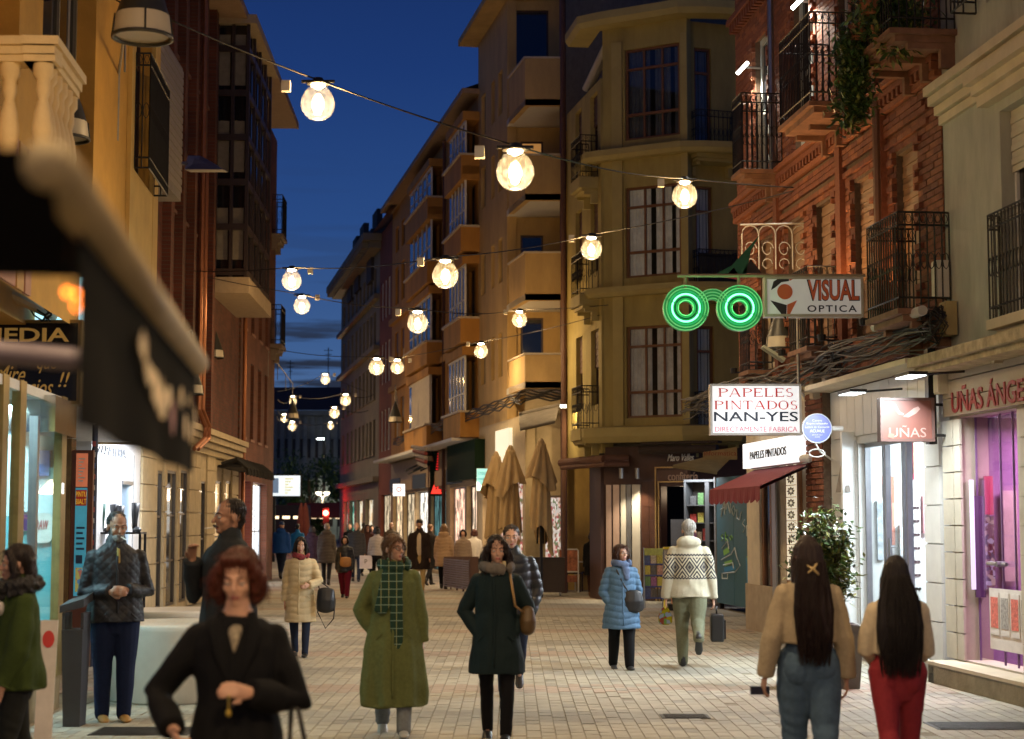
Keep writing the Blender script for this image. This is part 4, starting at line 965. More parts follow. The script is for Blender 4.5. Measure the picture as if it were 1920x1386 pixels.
Lc=(cA+(cB-cA)*.36-rA).length
F5=FCL
x0,x1=sp(FCL,1110,1127,1000)
obj('shopfront_side',(MB().box(FCL,*sp(FCL,1107,1128,900),-.3,.02,0,3.15),BROWN),ob_)
STW=mat('pale_pillar',(.50,.46,.38),.4,var=.06)
for a,b_,m__ in((1165,1174,STW),(1176,1184,STEEL),(1186,1201,STW)):
 x0,x1=sp(FC,a,b_,1000,.03);obj('shopfront_pillar',(MB().box(FC,x0,x1,.0,.05,.1,2.5),m__),ob_)
for a,b_ in((1137,1146),(1150,1161)):
 x0,x1=sp(FC,a,b_,1000,.02);obj('shop_window',(MB().box(FC,x0,x1,.0,.03,.3,2.5),mat('confection_glow',(.3,.2,.15),.3,emit=(1,.6,.35),estr=.25 if a>1140 else .12,scale=14)),ob_)
for px in(1165,1195):
 p=at(px,890,86.95);t=thing('wall_lamp',p,'grey cylinder wall lamp shining down beside the confectioner door, %s one'%('left' if px==1165 else 'right'),'lamp','cylinder wall lamps')
 m_=MB();m_.lathe(p,[(0,.14),(.05,.14),(.05,-.08),(.042,-.08),(.042,-.05),(0,-.05)],12);obj('shade',(m_,STEEL),t)
 m_=MB();m_.lathe(p,[(0,-.052),(.04,-.052)],10);obj('lens',(m_,emis('warm_lens',(1,.85,.6),18)),t)
 spot('lamp_beam',p+Vector((0,-.02,-.12)),p+Vector((0,.25,-2)),110,(1,.85,.62),90,.8,t)
#RIGHT: tan apartment block with wrap-round balconies
FT=facade(985,76.5,640,36.8,True)
TAN=mat('tan_render',(.50,.34,.145),.8,var=.2,scale=1.8,stretch=(1,1,.3),bump=.1)
TAN2=mat('ochre_render',(.48,.24,.06),.8,var=.12,scale=1.2,bump=.1)
tbk=thing('tan_apartment_block',FT.P(1,0,0),'tan apartment block with wrap round solid balconies over a fashion shop','building')
s_=lambda px:.115*(px-320)
bk=72.4
tw0,tw1=sp(FT,896,951,600)
wn_=[]
for a,b_ in((902,910),(921,927.5),(934,942)):
 for z0,z1 in((5.55,6.75),(8.1,9.3),(10.6,11.8),(12.7,13.9)):wn_.append((*sp(FT,a,b_,600),z0,z1))
topz=15.6
mb=MB();wall(mb,FT,tw0,tw1,4.35,topz,wn_,.25)
K0=gs(951,bk);K1=gs(1057,bk);FK=Fr(K0,(K1-K0).to_2d(),(0,-1));FK.N=Vector((0,-1,0))if abs(FK.D.x)>.5 else FK.N
lw=(K1-K0).length
levels=[(5.0,5.83),(7.2,8.38),(9.73,10.86),(12.15,13.35)]
dn=[]
for z0,z1 in((5.95,7.1),(8.5,9.6),(10.95,12.05)):pass
doors=[(.35,.95,lv[0]+.1,lv[0]+2.05)for lv in levels[:3]]+[(.06,1.1,levels[3][0]+.1,levels[3][0]+3.2)]
FK=Fr(K0,(K1-K0).to_2d());
if FK.N.y>0:FK.N=-FK.N
wall(mb,FK,0,lw,3.9,15.6,doors,.25)
obj('wall',(mb,TAN),tbk)
mass(FT,tw0+.4,tw1,4.35,topz-.1,7,TAN,tbk)
mass(FK,.5,lw+.1,0,topz-.1,4,TAN,tbk)
for i,w_ in enumerate(wn_):window(tbk,FT,*w_,frame=MATS['grey_window_wood'],nx=2,rec=.16,pane=mat('sky_glass',(.03,.04,.06),.08,var=0,spec=1)if i%3 else DKGLASS)
for i,d_ in enumerate(doors):window(tbk,FK,*d_,frame=MATS['dark_window_wood'],nx=1,rec=.12,pane=mat('lit_pane',(.3,.15,.05),.4,emit=(1,.45,.12),estr=.35)if i==2 else DKGLASS)
PROJ=2.35
fw0=(gs(985,76.5)-K0).dot(FK.D)
WSOF=mat('white_soffit',(.62,.60,.56),.8,var=.05)
kn=(gs(985,76.5)-K0).dot(FK.N)
for i,(z0,z1)in enumerate(levels):
 c=[K0+FK.D*(-.02),gs(954,73.2),gs(985,76.6),gs(1053,76.6),K0+FK.D*lw]
 m_=MB();n=len(c);zf_=z0+.02
 b0_=[Vector((p.x,p.y,z0))for p in c];t0_=[Vector((p.x,p.y,z0+.16))for p in c]
 m_.add(b0_+t0_,[tuple(range(n)),tuple(range(2*n-1,n-1,-1))]+[(j,(j+1)%n,(j+1)%n+n,j+n)for j in range(n)])
 slab=obj('balcony',(m_,WSOF),tbk)
 m_=MB();out=c[1:4];th_=.13
 inn=[out[0]+Vector((th_,.0,0)),out[1]+Vector((th_*.9,th_,0)),out[2]+Vector((0,th_,0))]
 for j in range(2):
  a,b_,a2,b2=out[j],out[j+1],inn[j],inn[j+1]
  vs=[Vector((p.x,p.y,z))for z in(z0-.004,z1)for p in(a,b_,b2,a2)]
  m_.add(vs,[(0,1,2,3),(7,6,5,4),(0,4,5,1),(1,5,6,2),(2,6,7,3),(3,7,4,0)])
 obj('parapet',(m_,TAN),slab)
 m_=MB()
 for j in range(2):
  a,b_=out[j],out[j+1];d=(b_-a).normalized();nn_=Vector((d.y,-d.x,0));nn_=nn_ if nn_.y<0 else-nn_
  F_=Fr(a,d.to_2d(),nn_.to_2d());m_.box(F_,-.03,(b_-a).length+.03,-.16,.035,z1+.002,z1+.05)
 obj('coping',(m_,mat('pale_coping',(.55,.48,.38),.7)),slab)
obj('top_gallery',(MB().box(FK,.1,lw,.0,PROJ-.3,15.9,16.8),TAN),tbk)
obj('roof_slab',(MB().box(FT,tw0-.1,tw1+.3,-3,.55,topz,topz+.18),TAN),tbk)
m_=MB();m_.tube([gs(1056,76.4),gs(1056,76.4)+Vector((0,0,17))],.06,8);obj('downpipe',(m_,MATS['rust_pipe']),tbk)
PW=Fr(gs(1058,75.5),(gs(1106,75.5)-gs(1058,75.5)).to_2d())
if PW.N.y>0:PW.N=-PW.N
pwl=(gs(1106,75.5)-gs(1058,75.5)).length
obj('party_wall',(MB().box(PW,0,pwl,-.8,0,0,11.9),mat('yellow_party_wall',(.54,.36,.11),.8,var=.22,scale=2,stretch=(1,1,.4),bump=.15)),tbk)
p=at(1056,762,80);t=thing('floodlight',p,'small bright floodlight under the cables shining on the yellow party wall','lamp');obj('housing',(MB().box(camfr(1056,762,80),-.09,.09,-.08,.02,-.05,.05),IRON),t);obj('lens',(MB().box(camfr(1056,762,80),-.07,.07,.022,.03,-.035,.035),emis('flood_lens',(1,.9,.7),12)),t)
spot('flood_beam',p+Vector((.12,-.12,-.05)),at(1092,960,76),150,(1,.70,.34),110,.9,t)
area('shop_glow',FT.P(FT.u(790),.4,2.6),FT.P(FT.u(790),3,0),160,(1,.78,.52),5,.5,tbk);area('shop_glow',FT.P(FT.u(925),.4,2.6),FT.P(FT.u(925),3,0),90,(1,.70,.42),3,.5,tbk)
for py,zz in((0,3.95),):
 x0,x1=sp(PW,1086,1126,800,.2);balcony(ob_,PW,x0,x1,PW.z(1105,800,.3),.45,.75,slab=OLIVE2,th=.3,step=.08)
 x0,x1=sp(PW,1091,1128,590,.2);balcony(ob_,PW,x0,x1,PW.z(1105,596,.3),.45,.6,slab=OLIVE2,th=.3,step=.08);m_=MB()
zs0=0;gy=gs(900,s_(900))
mb=MB();wall(mb,FT,sp(FT,896,985,900)[0],sp(FT,896,985,900)[1],0,4.35,[(*sp(FT,905,945,950),.15,3.0),(*sp(FT,952,980,950),.3,2.9)],.25)
FS=Fr(gs(985,76.0),(gs(1058,76.0)-gs(985,76.0)).to_2d());
if FS.N.y>0:FS.N=-FS.N
sl_=(gs(1058,76.0)-gs(985,76.0)).length
wall(mb,FS,0,sl_,0,4.9,[(.5,.9,.15,2.35)],.2)
obj('shopfront_wall',(mb,mat('shop_cream',(.52,.42,.26),.7,var=.1)),tbk)
obj('shop_window',(MB().box(FS,.5,.9,-.12,-.1,.15,2.35),SHOPGLASS),tbk)
FASH=mat('fashion_window',(.4,.25,.2),.4,emit=(1,.62,.48),estr=.55,scale=9)
FW=lit_noise('stocked_window',[(.30,.16,.10),(.9,.55,.4),(.5,.12,.1),(.75,.6,.5),(.2,.22,.1),(1,.8,.65)],.9,13,(2,2,1))
obj('window_display',(MB().box(FS,.48,.92,-.6,-.5,.15,2.3),FW),tbk)
obj('window_display',(MB().box(FT,*sp(FT,905,945,950),-.5,-.4,.2,3.0),FW),tbk)
obj('window_display',(MB().box(FT,*sp(FT,952,980,950),-.5,-.4,.35,2.9),FW),tbk)
obj('intercom_panel',(MB().box(FS,.0,.12,.0,.03,1.4,1.85),MATS['white_card']),tbk)
obj('sign_window',(MB().box(FT,*sp(FT,930,955,820,.1),.02,.12,3.2,4.1),mat('warm_white_panel',(.6,.58,.5),.5,emit=(1,.9,.65),estr=.8)),tbk)
x0=gs(972,77.5);
m_=MB();A_,B_=at(973,778,77.8),at(1050,760,77.8);C_,D_=at(975,803,80.5),at(1040,790,80.5);C_.z-=.02
m_.add([A_,B_,D_,C_],[(0,1,2,3)]);m_.add([A_+Vector((0,.05,-.05)),B_+Vector((0,.05,-.05)),D_+Vector((0,.03,-.05)),C_+Vector((0,.03,-.05))],[(3,2,1,0)]);m_.tube([C_,D_],.035,8);m_.tube([A_,B_],.06,8)
tag(obj('awning',(m_,mat('grey_canvas',(.20,.18,.15),.8,var=.2))),'half folded grey awning above the closed parasols','awning')
for k in range(5):
 pts=[FT.P(FT.u(px,800,.35),.4,4.55+.06*k+.05*math.sin(px*.3+k))for px in range(740,990,10)]+[gs(px,77.0)+Vector((0,-.1,4.7+.05*k+.04*math.sin(px*.4+k)))for px in range(985,1090,12)]
 m_=MB();m_.tube(pts,.022,4);tag(obj('cable',(m_,CAB)),'black cable sagging under the first floor balconies of the tan and orange blocks','cable','cables under the balconies')
#RIGHT: orange block
ORG=mat('orange_render',(.48,.235,.05),.8,var=.22,scale=1.6,stretch=(1,1,.3),bump=.1)
ogb=thing('orange_apartment_block',FT.P(FT.u(815),0,0),'orange rendered apartment block with white framed window galleries, mid street','building')
o0,o1=sp(FT,735,895.5,600)
ogap=.02
wh=[]
gal_px=[(768,808),(842,872)]
slots=[(741,747),(752,758),(818,823),(828,834),(879,890)]
zr=[(4.85,6.45),(7.55,9.1),(10.2,11.7),(12.3,13.3)]
for a,b_ in slots:
 for z0,z1 in zr:wh.append((*sp(FT,a,b_,600),z0,z1))
mb=MB();wall(mb,FT,o0,o1,4.1,14.1,wh,.25);obj('wall',(mb,ORG),ogb)
mass(FT,o0,o1,4.1,14.0,7,ORG,ogb)
for i,w_ in enumerate(wh):window(ogb,FT,*w_,frame=MATS['dark_window_wood']if i%5 else WHITEP,nx=1,rec=.15,shutter=R.choice((0,0,.5)),shm=MATS['shutter_brown'])
for gi,(a,b_)in enumerate(gal_px):
 for zi,(z0,z1)in enumerate(zr):
  x0,x1=sp(FT,a,b_,600,.4)
  g_=obj('gallery',(MB().box(FT,x0-.1,x1+.1,.003,.55,z0-.75,z0-.05),ORG),ogb)
  m_=MB();m_.box(FT,x0-.15,x1+.15,.003,.62,z0-.05,z0+.01);obj('coping',(m_,MATS['pale_coping']),g_)
  if gi==0 and zi==0:obj('roller_shutter',(MB().box(FT,x0,x1-.9,.40,.44,z0,z1),mat('white_shutter',(.55,.48,.36),.6)),g_)
  for q in range(5):
   xa=x0+(x1-x0)*q/5;F_=FT
   m_=MB();m_.box(FT,xa+.02,xa+.07,.36,.42,z0+.012,z1);m_.box(FT,xa+.02,xa+(x1-x0)/5,.36,.42,z1-.06,z1);m_.box(FT,xa+.072,xa+(x1-x0)/5,.37,.41,z0+.5,z0+.54);p_=obj('gallery_window',(m_,WHITEP),g_)
   obj('pane',(MB().box(FT,xa+.03,xa+(x1-x0)/5,.385,.39,z0+.02,z1-.02),MATS['sky_glass']),p_)
  obj('lintel',(MB().box(FT,x0-.1,x1+.1,.003,.5,z1+.002,z1+.25),ORG),g_)
for z_ in(4.1,6.9,9.6):obj('floor_band',(MB().box(FT,o0,o1,.004,.14,z_-.1,z_+.12),mat('ochre_band',(.42,.22,.06),.8)),ogb)
obj('soffit',(MB().box(FT,o0,o1-.3,.003,.75,4.0,4.09),WSOF),ogb)
obj('eave',(MB().box(FT,o0-.2,o1,-.1,.5,14.1,14.25),EAV),ogb)
m_=MB();m_.add([FT.P(o0,.5,14.26),FT.P(o1,.5,14.26),FT.P(o1,-4,16),FT.P(o0,-4,16)],[(0,1,2,3)]);obj('roof',(m_,TILE),ogb)
for px in(812,838):u_=FT.u(px,600);m_=MB();m_.tube([FT.P(u_,.1,0),FT.P(u_,.1,14)],.06,6);obj('downpipe',(m_,MATS['rust_pipe']),ogb)
shops=[(737,754,(1,.72,.42),1.2),(757,777,(1,.78,.5),.8),(780,803,(1,.93,.82),1.5),(806,836,(.25,.55,.55),.3),(844,872,(1,.6,.42),1.4),(875,894,(1,.72,.5),1.2)]
mb=MB();wall(mb,FT,o0,o1,0,4.09,[(*sp(FT,a,b_,950),.1,2.75)for a,b_,_,_ in shops],.3);obj('shopfront_wall',(mb,mat('shop_stone',(.42,.31,.18),.7,var=.15)),ogb)
mass(FT,o0,o1,0,4.0,5,DARKIN,ogb,v=-1.2)
for i,(a,b_,c_,e_)in enumerate(shops):
 m__=lit_noise('shop_glow_%d'%i,[tuple(x*.5 for x in c_),c_,tuple(x*.8 for x in c_),tuple(x*.2 for x in c_)],e_*1.4,4,(2,2,1))
 window(ogb,FT,*sp(FT,a,b_,950),.1,2.75,frame=IRON if i%2 else STEEL,nx=3,nz=1,rec=.2,pane=m__,name='shop_window')
 obj('fascia',(MB().box(FT,*sp(FT,a-1,b_+1,950),.003,.12,2.85,3.35),[mat('fascia_dark',(.02,.03,.02),.5),mat('fascia_tan',(.35,.24,.13),.6)][i%2]),ogb)
t=thing('neon_shop_sign',FT.P(FT.u(860,850),.3,3.0),'black box sign covered with thin rows of glowing red strips','sign')
xa,xb=sp(FT,806,838,870,.9)
q0,q1=at(809,925,57),at(836,925,57)
Fn=Fr((q0.x,q0.y),(1,0.0),(0,-1))
wq=q1.x-q0.x
obj('box',(MB().box(Fn,-.05,wq+.3,-.5,0,FT.z(820,930),FT.z(820,930)+1.6),mat('sign_green_black',(.010,.026,.014),.8,spec=.1)),t)
for j in range(16):
 z_=at(820,920-j*4.9,57).z;obj('neon_strip',(MB().box(Fn,.06+.01*j,wq-.12,.002,.012,z_,z_+.028),emis('red_neon',(1,.03,.03),1.1)),t)
for x_ in(.08,wq-.25):m_=MB();z_=at(820,926,57).z;m_.add([Fn.P(x_-.1,.02,z_),Fn.P(x_+.12,.02,z_),Fn.P(x_,.02,z_+.3),Fn.P(x_-.1,.01,z_),Fn.P(x_+.12,.01,z_),Fn.P(x_,.01,z_+.3)],[(0,1,2),(5,4,3),(0,1,4,3),(1,2,5,4),(2,0,3,5)]);obj('red_light',(m_,emis('red_flood',(1,.05,.03),1.6)),t)
def lightbox(px0,py0,px1,py1,s,col,e_,label,text=None,tcol=None,th=.12,name='shop_sign',cat='sign',border=STEEL):
 a=at(px0,py1,s);b_=at(px1,py0,s);F_=Fr((a.x,a.y),(1,0),(0,-1));w_=b_.x-a.x;h_=b_.z-a.z
 t=thing(name,(a.x+w_/2,a.y,a.z),label,cat)
 obj('case',(MB().box(F_,0,w_,-th,0,a.z,b_.z),border),t)
 obj('face',(MB().box(F_,.015,w_-.015,.002,.008,a.z+.015,b_.z-.015),mat('face_'+label[:18],col,.4,var=0,emit=col,estr=e_)if e_ else mat('face_'+label[:18],col,.5,var=.05)),t)
 return t,F_,w_,h_,a.z
t,F_,w_,h_,z0=lightbox(736,907,760,931,60,(1,.93,.88),1.6,'small square white lit shop sign with a red ring mark, mid street')
m_=MB();n=14
for i in range(n):
 a,b_=2*math.pi*i/n,2*math.pi*(i+1)/n;r0,r1=.055,.085;c=(w_/2,z0+h_*.55)
 m_.quad(F_.P(c[0]+r0*math.cos(a),.012,c[1]+r0*math.sin(a)),F_.P(c[0]+r1*math.cos(a),.012,c[1]+r1*math.sin(a)),F_.P(c[0]+r1*math.cos(b_),.012,c[1]+r1*math.sin(b_)),F_.P(c[0]+r0*math.cos(b_),.012,c[1]+r0*math.sin(b_)))
obj('logo',(m_,mat('logo_red',(.7,.05,.04),.5)),t)
t,F_,w_,h_,z0=lightbox(893,878,917,921,70,(.35,.85,.82),.75,'turquoise lit pharmacy style panel beside the dark green canopy')
for j,l_ in enumerate(('CYGNO','moda y','hogar')):lettering(l_,mat('teal_ink',(.03,.2,.22),.5),F_,w_/2,.014,z0+h_*(.78-.25*j),w=w_*.7,h=h_*.13,parent=t,depth=.004)
m_=MB();g0,g1=at(838,860,60),at(890,845,66)
F_=FT;xa,xb=sp(FT,838,890,880,.3)
m_.box(FT,xa,xb,.01,.30,2.9,4.0);tag(obj('box_canopy',(m_,MATS['sign_green_black'])),'deep dark green box canopy over a mid street shop door','canopy')
m_=MB()
for k in range(5):m_.mi=k%2;m_.tube([FT.P(xb-.3,1.0,3.9-k*.13),FT.P(xb+1.6,1.15-k*.05,4.05-k*.13)],.06,6)
tag(obj('rolled_awning',(m_,[mat('cream_roll',(.5,.42,.3),.8),mat('red_roll',(.3,.06,.04),.8)])),'stack of rolled cream and red awnings above the turquoise panel','awning')
m_=MB();A_=at(800,878,56)
for k in range(3):m_.tube([A_+Vector((.1,.2,.3)),A_+Vector((-.5+.25*k,-.3,.0)),A_+Vector((-.7+.25*k,-.3,-.1))],.035,6)
m_.tube([at(765,889,56),at(812,868,56)],.03,6);tag(obj('spotlight_bar',(m_,IRON)),'black bar of spotlights on the orange block above the lit doors','lamp')
#RIGHT: far blocks
REDB=mat('maroon_render',(.20,.055,.030),.85,var=.15,scale=1)
STN=mat('weathered_stone',(.22,.20,.15),.85,var=.15,scale=1,bump=.2)
rbk=thing('maroon_apartment_block',FT.P(FT.u(724),0,0),'maroon apartment block with white galleries and pointed dormers on its roof','building')
r0,r1=sp(FT,712,734.8,600)
wh=[]
for a,b_ in((715,718.5),(721,724.5),(727,731.5)):
 for z0,z1 in((4.6,6.3),(7.4,9.1),(10.1,11.7)):wh.append((*sp(FT,a,b_,600),z0,z1))
mb=MB();wall(mb,FT,r0,r1,0,13.9,wh+[(*sp(FT,714,732,950),.1,2.8)],.25);obj('wall',(mb,REDB),rbk)
mass(FT,r0,r1,0,13.8,7,REDB,rbk,v=-.5)
for w_ in wh:window(rbk,FT,*w_,frame=WHITEP,nx=2,rec=.1,pane=MATS['sky_glass'])
window(rbk,FT,*sp(FT,714,732,950),.1,2.8,frame=IRON,nx=4,rec=.2,pane=MATS['shop_glow_1'],name='shop_window')
obj('roof',(lambda m:(m.add([FT.P(r0-2,.4,13.9),FT.P(r1,.4,13.9),FT.P(r1,-4,16.6),FT.P(r0-2,-4,16.6)],[(0,1,2,3)]),(m,TILE))[1])(MB()),rbk)
sbk=thing('weathered_stone_block',FT.P(FT.u(675),0,0),'grey weathered stone block with rows of small windows at the end of the street','building')
q0,q1=sp(FT,640,711.7,600)
wh=[]
for i in range(9):
 a=646+i*6.9-(i*.0)
 px=645+64*(i/9)**.92
 for z0,z1 in((4.6,6.1),(7.0,8.5),(9.4,10.8),(11.5,12.7)):x=FT.u(px,600);wh.append((x-.55,x+.35,z0,z1))
mb=MB();wall(mb,FT,q0,q1,0,13.6,wh+[(*sp(FT,a,b_,950),.1,2.7)for a,b_ in((645,652),(655,664),(668,680),(685,700))],.3)
obj('wall',(mb,STN),sbk)
mass(FT,q0,q1,0,13.5,9,STN,sbk,v=-.5)
for w_ in wh:window(sbk,FT,*w_,frame=MATS['dark_window_wood'],nx=2,rec=.15,sill=STN)
for i,(a,b_)in enumerate(((645,652),(655,664),(668,680),(685,700))):window(sbk,FT,*sp(FT,a,b_,950),.1,2.7,frame=IRON,nx=2,rec=.2,pane=lit_noise('far_shop_%d'%i,[(.2,.6,.4),(.7,.9,.7),(.05,.2,.15)]if i<2 else[(1,.7,.4),(.4,.25,.12),(.9,.8,.6)],1.1,3),name='shop_window')
for z_ in(3.4,9.0,11.2):obj('string_course',(MB().box(FT,q0,q1,.003,.25,z_,z_+.2),STN),sbk)
mb=MB();mb.box(FT,q0-.6,q1,-.1,.8,13.6,13.9);mb.box(FT,q0-.4,q1,-.1,.5,13.3,13.598)
for i in range(28):x=q0+(q1-q0)*i/28;mb.box(FT,x,x+.25,.502,.78,13.35,13.597)
obj('cornice',(mb,STN),sbk)
obj('end_wall',(MB().box(Fr(FT.P(q1 if FT.P(q1,0,0).y>FT.P(q0,0,0).y else q0,0,0),(1,0),(0,-1)),.02,9,-1,-.5,0,13.5),STN),sbk)
for px,py in((676,448),(690,424),(715,398)):
 s1=.115*(px-320)-3;p=at(px,py,s1);F_=Fr((p.x,p.y),FT.D.to_2d(),FT.N)
 z_=p.z
 m_=MB();m_.prism(Fr((p.x,p.y),FT.N.to_2d(),FT.D),[(-1.6,z_-3.2),(.55,z_-3.2),(.55,z_-.9),(.3,z_-.9),(.3,z_),(.05,z_),(.05,z_-.7),(-1.6,z_-.7)],-.9,.9)
 obj('dormer',(m_,mat('dormer_slate',(.05,.045,.045),.8)),rbk)
#the square beyond the street
DKB=mat('shadowed_stone',(.30,.27,.22),.85,var=.2,scale=.6)  # one stone tone for the far building, varied at random
pz=thing('square_building',at(580,978,19)*1,'dim stone building closing the view behind the square','building')
pz_s=19.0
a,b_=gs(470,pz_s),gs(700,pz_s);FZ=Fr(a,(b_-a).to_2d());
if FZ.N.y>0:FZ.N=-FZ.N
LZ=(b_-a).length;topz_=at(580,768,pz_s).z
wh=[(LZ*(i+.3)/16,LZ*(i+.7)/16,z0,z0+1.9)for i in range(16)for z0 in(1.2,4.6,8.0)]
mb=MB();wall(mb,FZ,0,LZ,0,topz_,wh,.3);obj('wall',(mb,DKB),pz)
for w_ in wh:window(pz,FZ,*w_,frame=MATS['dark_window_wood'],nx=2,rec=.2,fw=.1)
mb=MB()
for i in range(17):mb.box(FZ,LZ*i/16-.2,LZ*i/16+.2,.004,.2,0,topz_-.6)
mb.box(FZ,0,LZ,.003,.5,topz_-.5,topz_-.01);obj('pilaster',(mb,DKB),pz)
m_=MB();m_.add([FZ.P(-1,.6,topz_),FZ.P(LZ+1,.6,topz_),FZ.P(LZ+1,-6,topz_+2.8),FZ.P(-1,-6,topz_+2.8)],[(0,1,2,3)]);obj('roof',(m_,TILE),pz)
for px,py,h_ in((612,648,92),(540,672,60)):
 p=at(px,py,pz_s-1);t=thing('roof_antenna',(p.x,p.y+2,topz_+.6),'thin television antenna on the far roof, %s one'%('taller right' if px>600 else 'shorter left'),'antenna','antennas on the far roof')
 z_t=p.z;m_=MB();m_.tube([(p.x,p.y+2,topz_+.6),(p.x,p.y+2,z_t)],.05,5);obj('mast',(m_,IRON),t)
 m_=MB()
 for k in range(3):m_.tube([(p.x-.45+.1*k,p.y+2,z_t-.3-.45*k),(p.x+.45-.1*k,p.y+2,z_t-.3-.45*k)],.035,4)
 obj('element',(m_,IRON),t)
#strings of globe lights
GLOBE=glass_mat('globe_glass',(1,.97,.92),.2,.05)
nt=GLOBE.node_tree
out=[n for n in nt.nodes if n.type=='OUTPUT_MATERIAL'][0];src=out.inputs[0].links[0].from_socket
tr=nt.nodes.new('ShaderNodeBsdfTranslucent');tr.inputs[0].default_value=(.9,.95,1,1);df=nt.nodes.new('ShaderNodeBsdfDiffuse');df.inputs[0].default_value=(.9,.95,1,1)
a1=nt.nodes.new('ShaderNodeAddShader');nt.links.new(tr.outputs[0],a1.inputs[0]);nt.links.new(df.outputs[0],a1.inputs[1])
ms=nt.nodes.new('ShaderNodeMixShader');
nn1=nt.nodes.new('ShaderNodeTexNoise');nn1.inputs['Scale'].default_value=9;nn1.inputs['Detail'].default_value=3;mr1=nt.nodes.new('ShaderNodeMapRange');mr1.inputs[1].default_value=.4;mr1.inputs[2].default_value=.7;mr1.inputs[3].default_value=.003;mr1.inputs[4].default_value=.017
nt.links.new(nn1.outputs['Fac'],mr1.inputs[0]);nt.links.new(mr1.outputs[0],ms.inputs[0])
nt.links.new(src,ms.inputs[1]);nt.links.new(a1.outputs[0],ms.inputs[2]);nt.links.new(ms.outputs[0],out.inputs[0])
LED=emis('led_disc',(1,.90,.68),150)
CAPM=mat('lamp_cap',(.03,.03,.03),.5)
_prof=[]
D0=.35
for i in range(17):
 a=-math.pi/2+math.pi*i/16*.86;_prof.append((D0/2*math.cos(a)*(1 if a<0 else 1-.06*math.sin(a)),D0/2*math.sin(a)*(1.0 if a<0 else 1.14)))
_prof[0]=(.001,_prof[0][1])
_prof+=[(D0*.20,D0*.56),(D0*.21,D0*.60)]
gm=MB();gm.lathe((0,0,0),_prof,24);GM=gm.mesh('globe',GLOBE,True)
cm=MB();cm.lathe((0,0,0),[(.001,.27),(.05,.27),(.06,.235),(.115,.225),(.12,.205),(.075,.20),(.001,.2)],20);cm.tube([(-.17,0,.235),(.17,0,.235)],.018,6);CM=cm.mesh('cap',CAPM,True)
lm=MB();lm.lathe((0,0,0),[(.001,.197),(.068,.197),(.068,.185),(.001,.185)],16);LM=lm.mesh('led',LED)
rm=MB();rm.lathe((0,0,0),[(.001,-D0/2+.006),(.03,-D0/2+.010),(.05,-D0/2+.018)],12);RM=rm.mesh('reflected_glint',mat('glint',(.9,.85,.7),.1,emit=(1,.85,.55),estr=5,var=0),True)  # emissive disc paints the reflected glint at the globe's bottom
BP=150
def bulb(p,label,pw=1.0,tilt=0):
 t=thing('globe_light',p,label,'globe light','globe lights strung over the street')
 M=Matrix.Translation(p)@Matrix.Rotation(tilt,4,'Y')
 copyshare('globe',GM,t,M);copyshare('cap',CM,t,M);copyshare('led',LM,t,M);copyshare('reflector',RM,t,M)  # last piece is the painted reflection of the led, no fitting
 m_=t
 spot('lamp_light',p+Vector((0,0,.12)),p+Vector((0,0,-5)),BP*pw*1.5,(1,.72,.40),166,1,t,.06);point('lamp_glow',p+Vector((0,0,.02)),BP*.46,(1,.62,.24),.07,t)
 m2=MB();q=p+Vector((-.33 if p.x>-2 else .33,0,.19));F_=Fr((q.x,q.y),(1,0),(0,-1));m2.box(F_,-.045,.045,-.04,.04,q.z-.06,q.z+.05);obj('driver_box',(m2,mat('driver_white',(.6,.57,.5),.5)),t)
 return t
blist=[(596,195,65,'large nearest globe light at upper left against the blue sky'),(966,323,72,'largest globe light at the low middle of the nearest cable'),(1284,368,48,'globe light in front of the olive building bay'),(547,527,37,'globe light near the terracotta building, upper of the two at left'),(835,517,50,'globe light at the sagging middle of the second cable'),(1109,468,40,'globe light beside the tan block drainpipe, right end of the second cable'),(566,574,31,'globe light near the terracotta building, lower of the two at left'),(783,606,39,'globe light at the sagging middle of the third cable'),(974,600,28,'globe light before the tan block balconies, right end of the third cable'),(902,659,26,'globe light in front of the tan block windows on the fourth cable'),(706,689,29,'left one of the pair of globe lights on the fourth cable'),(745,689,25,'right one of the pair of globe lights on the fourth cable'),(610,712,18,'small distant globe light under the dark clouds'),(648,751,20,'small distant globe light beside the stone block'),(627,775,19,'small distant globe light lower beside the stone block'),(549,752,15,'small distant globe light above the dark bell lamp'),(533,785,14,'tiny distant globe light left of the bell lamp'),(548,800,16,'tiny distant globe light below the bell lamp'),(620,799,12,'tiniest distant globe light before the far square')]
BPOS=[]
for px,py,d,lab in blist:
 s=d/D0;p=at(px,py,s);BPOS.append(p);bulb(p,lab)
def cable_run(pts,label,r=.009):
 P=[]
 pts=[Vector(p)for p in pts]
 for i in range(len(pts)-1):
  a,b_=pts[i],pts[i+1];L_=(b_-a).length;n=10
  for k in range(n):t_=k/n;q=a.lerp(b_,t_);q.z-=.035*L_*t_*(1-t_);P.append(q)
 P.append(pts[-1]);m_=MB();m_.tube(P,r,5);o=obj('light_cable',(m_,CAB));tag(o,label,'cable',None);return o
up=Vector((0,0,.25))
cable_run([FY.P(FY.u(200,0),.1,FY.z(200,0)),at(330,42,200),BPOS[0]+up,BPOS[1]+up,BPOS[2]+up,FR.P(FR.u(1500,352),.1,FR.z(1500,352))],'nearest black cable crossing the street with the three largest globe lights')
cable_run([FB.P(FB.u(350,508),.1,FB.z(350,508)),BPOS[3]+up,BPOS[4]+up,BPOS[5]+up,FR.P(FR.u(1500,350),.1,FR.z(1500,356)-.02)],'second black cable crossing the street')
cable_run([FB.P(FB.u(380,500),.1,FB.z(380,520)),BPOS[6]+up,BPOS[7]+up,BPOS[8]+up,at(1140,572,86)],'third black cable crossing from the brick building to the olive corner')
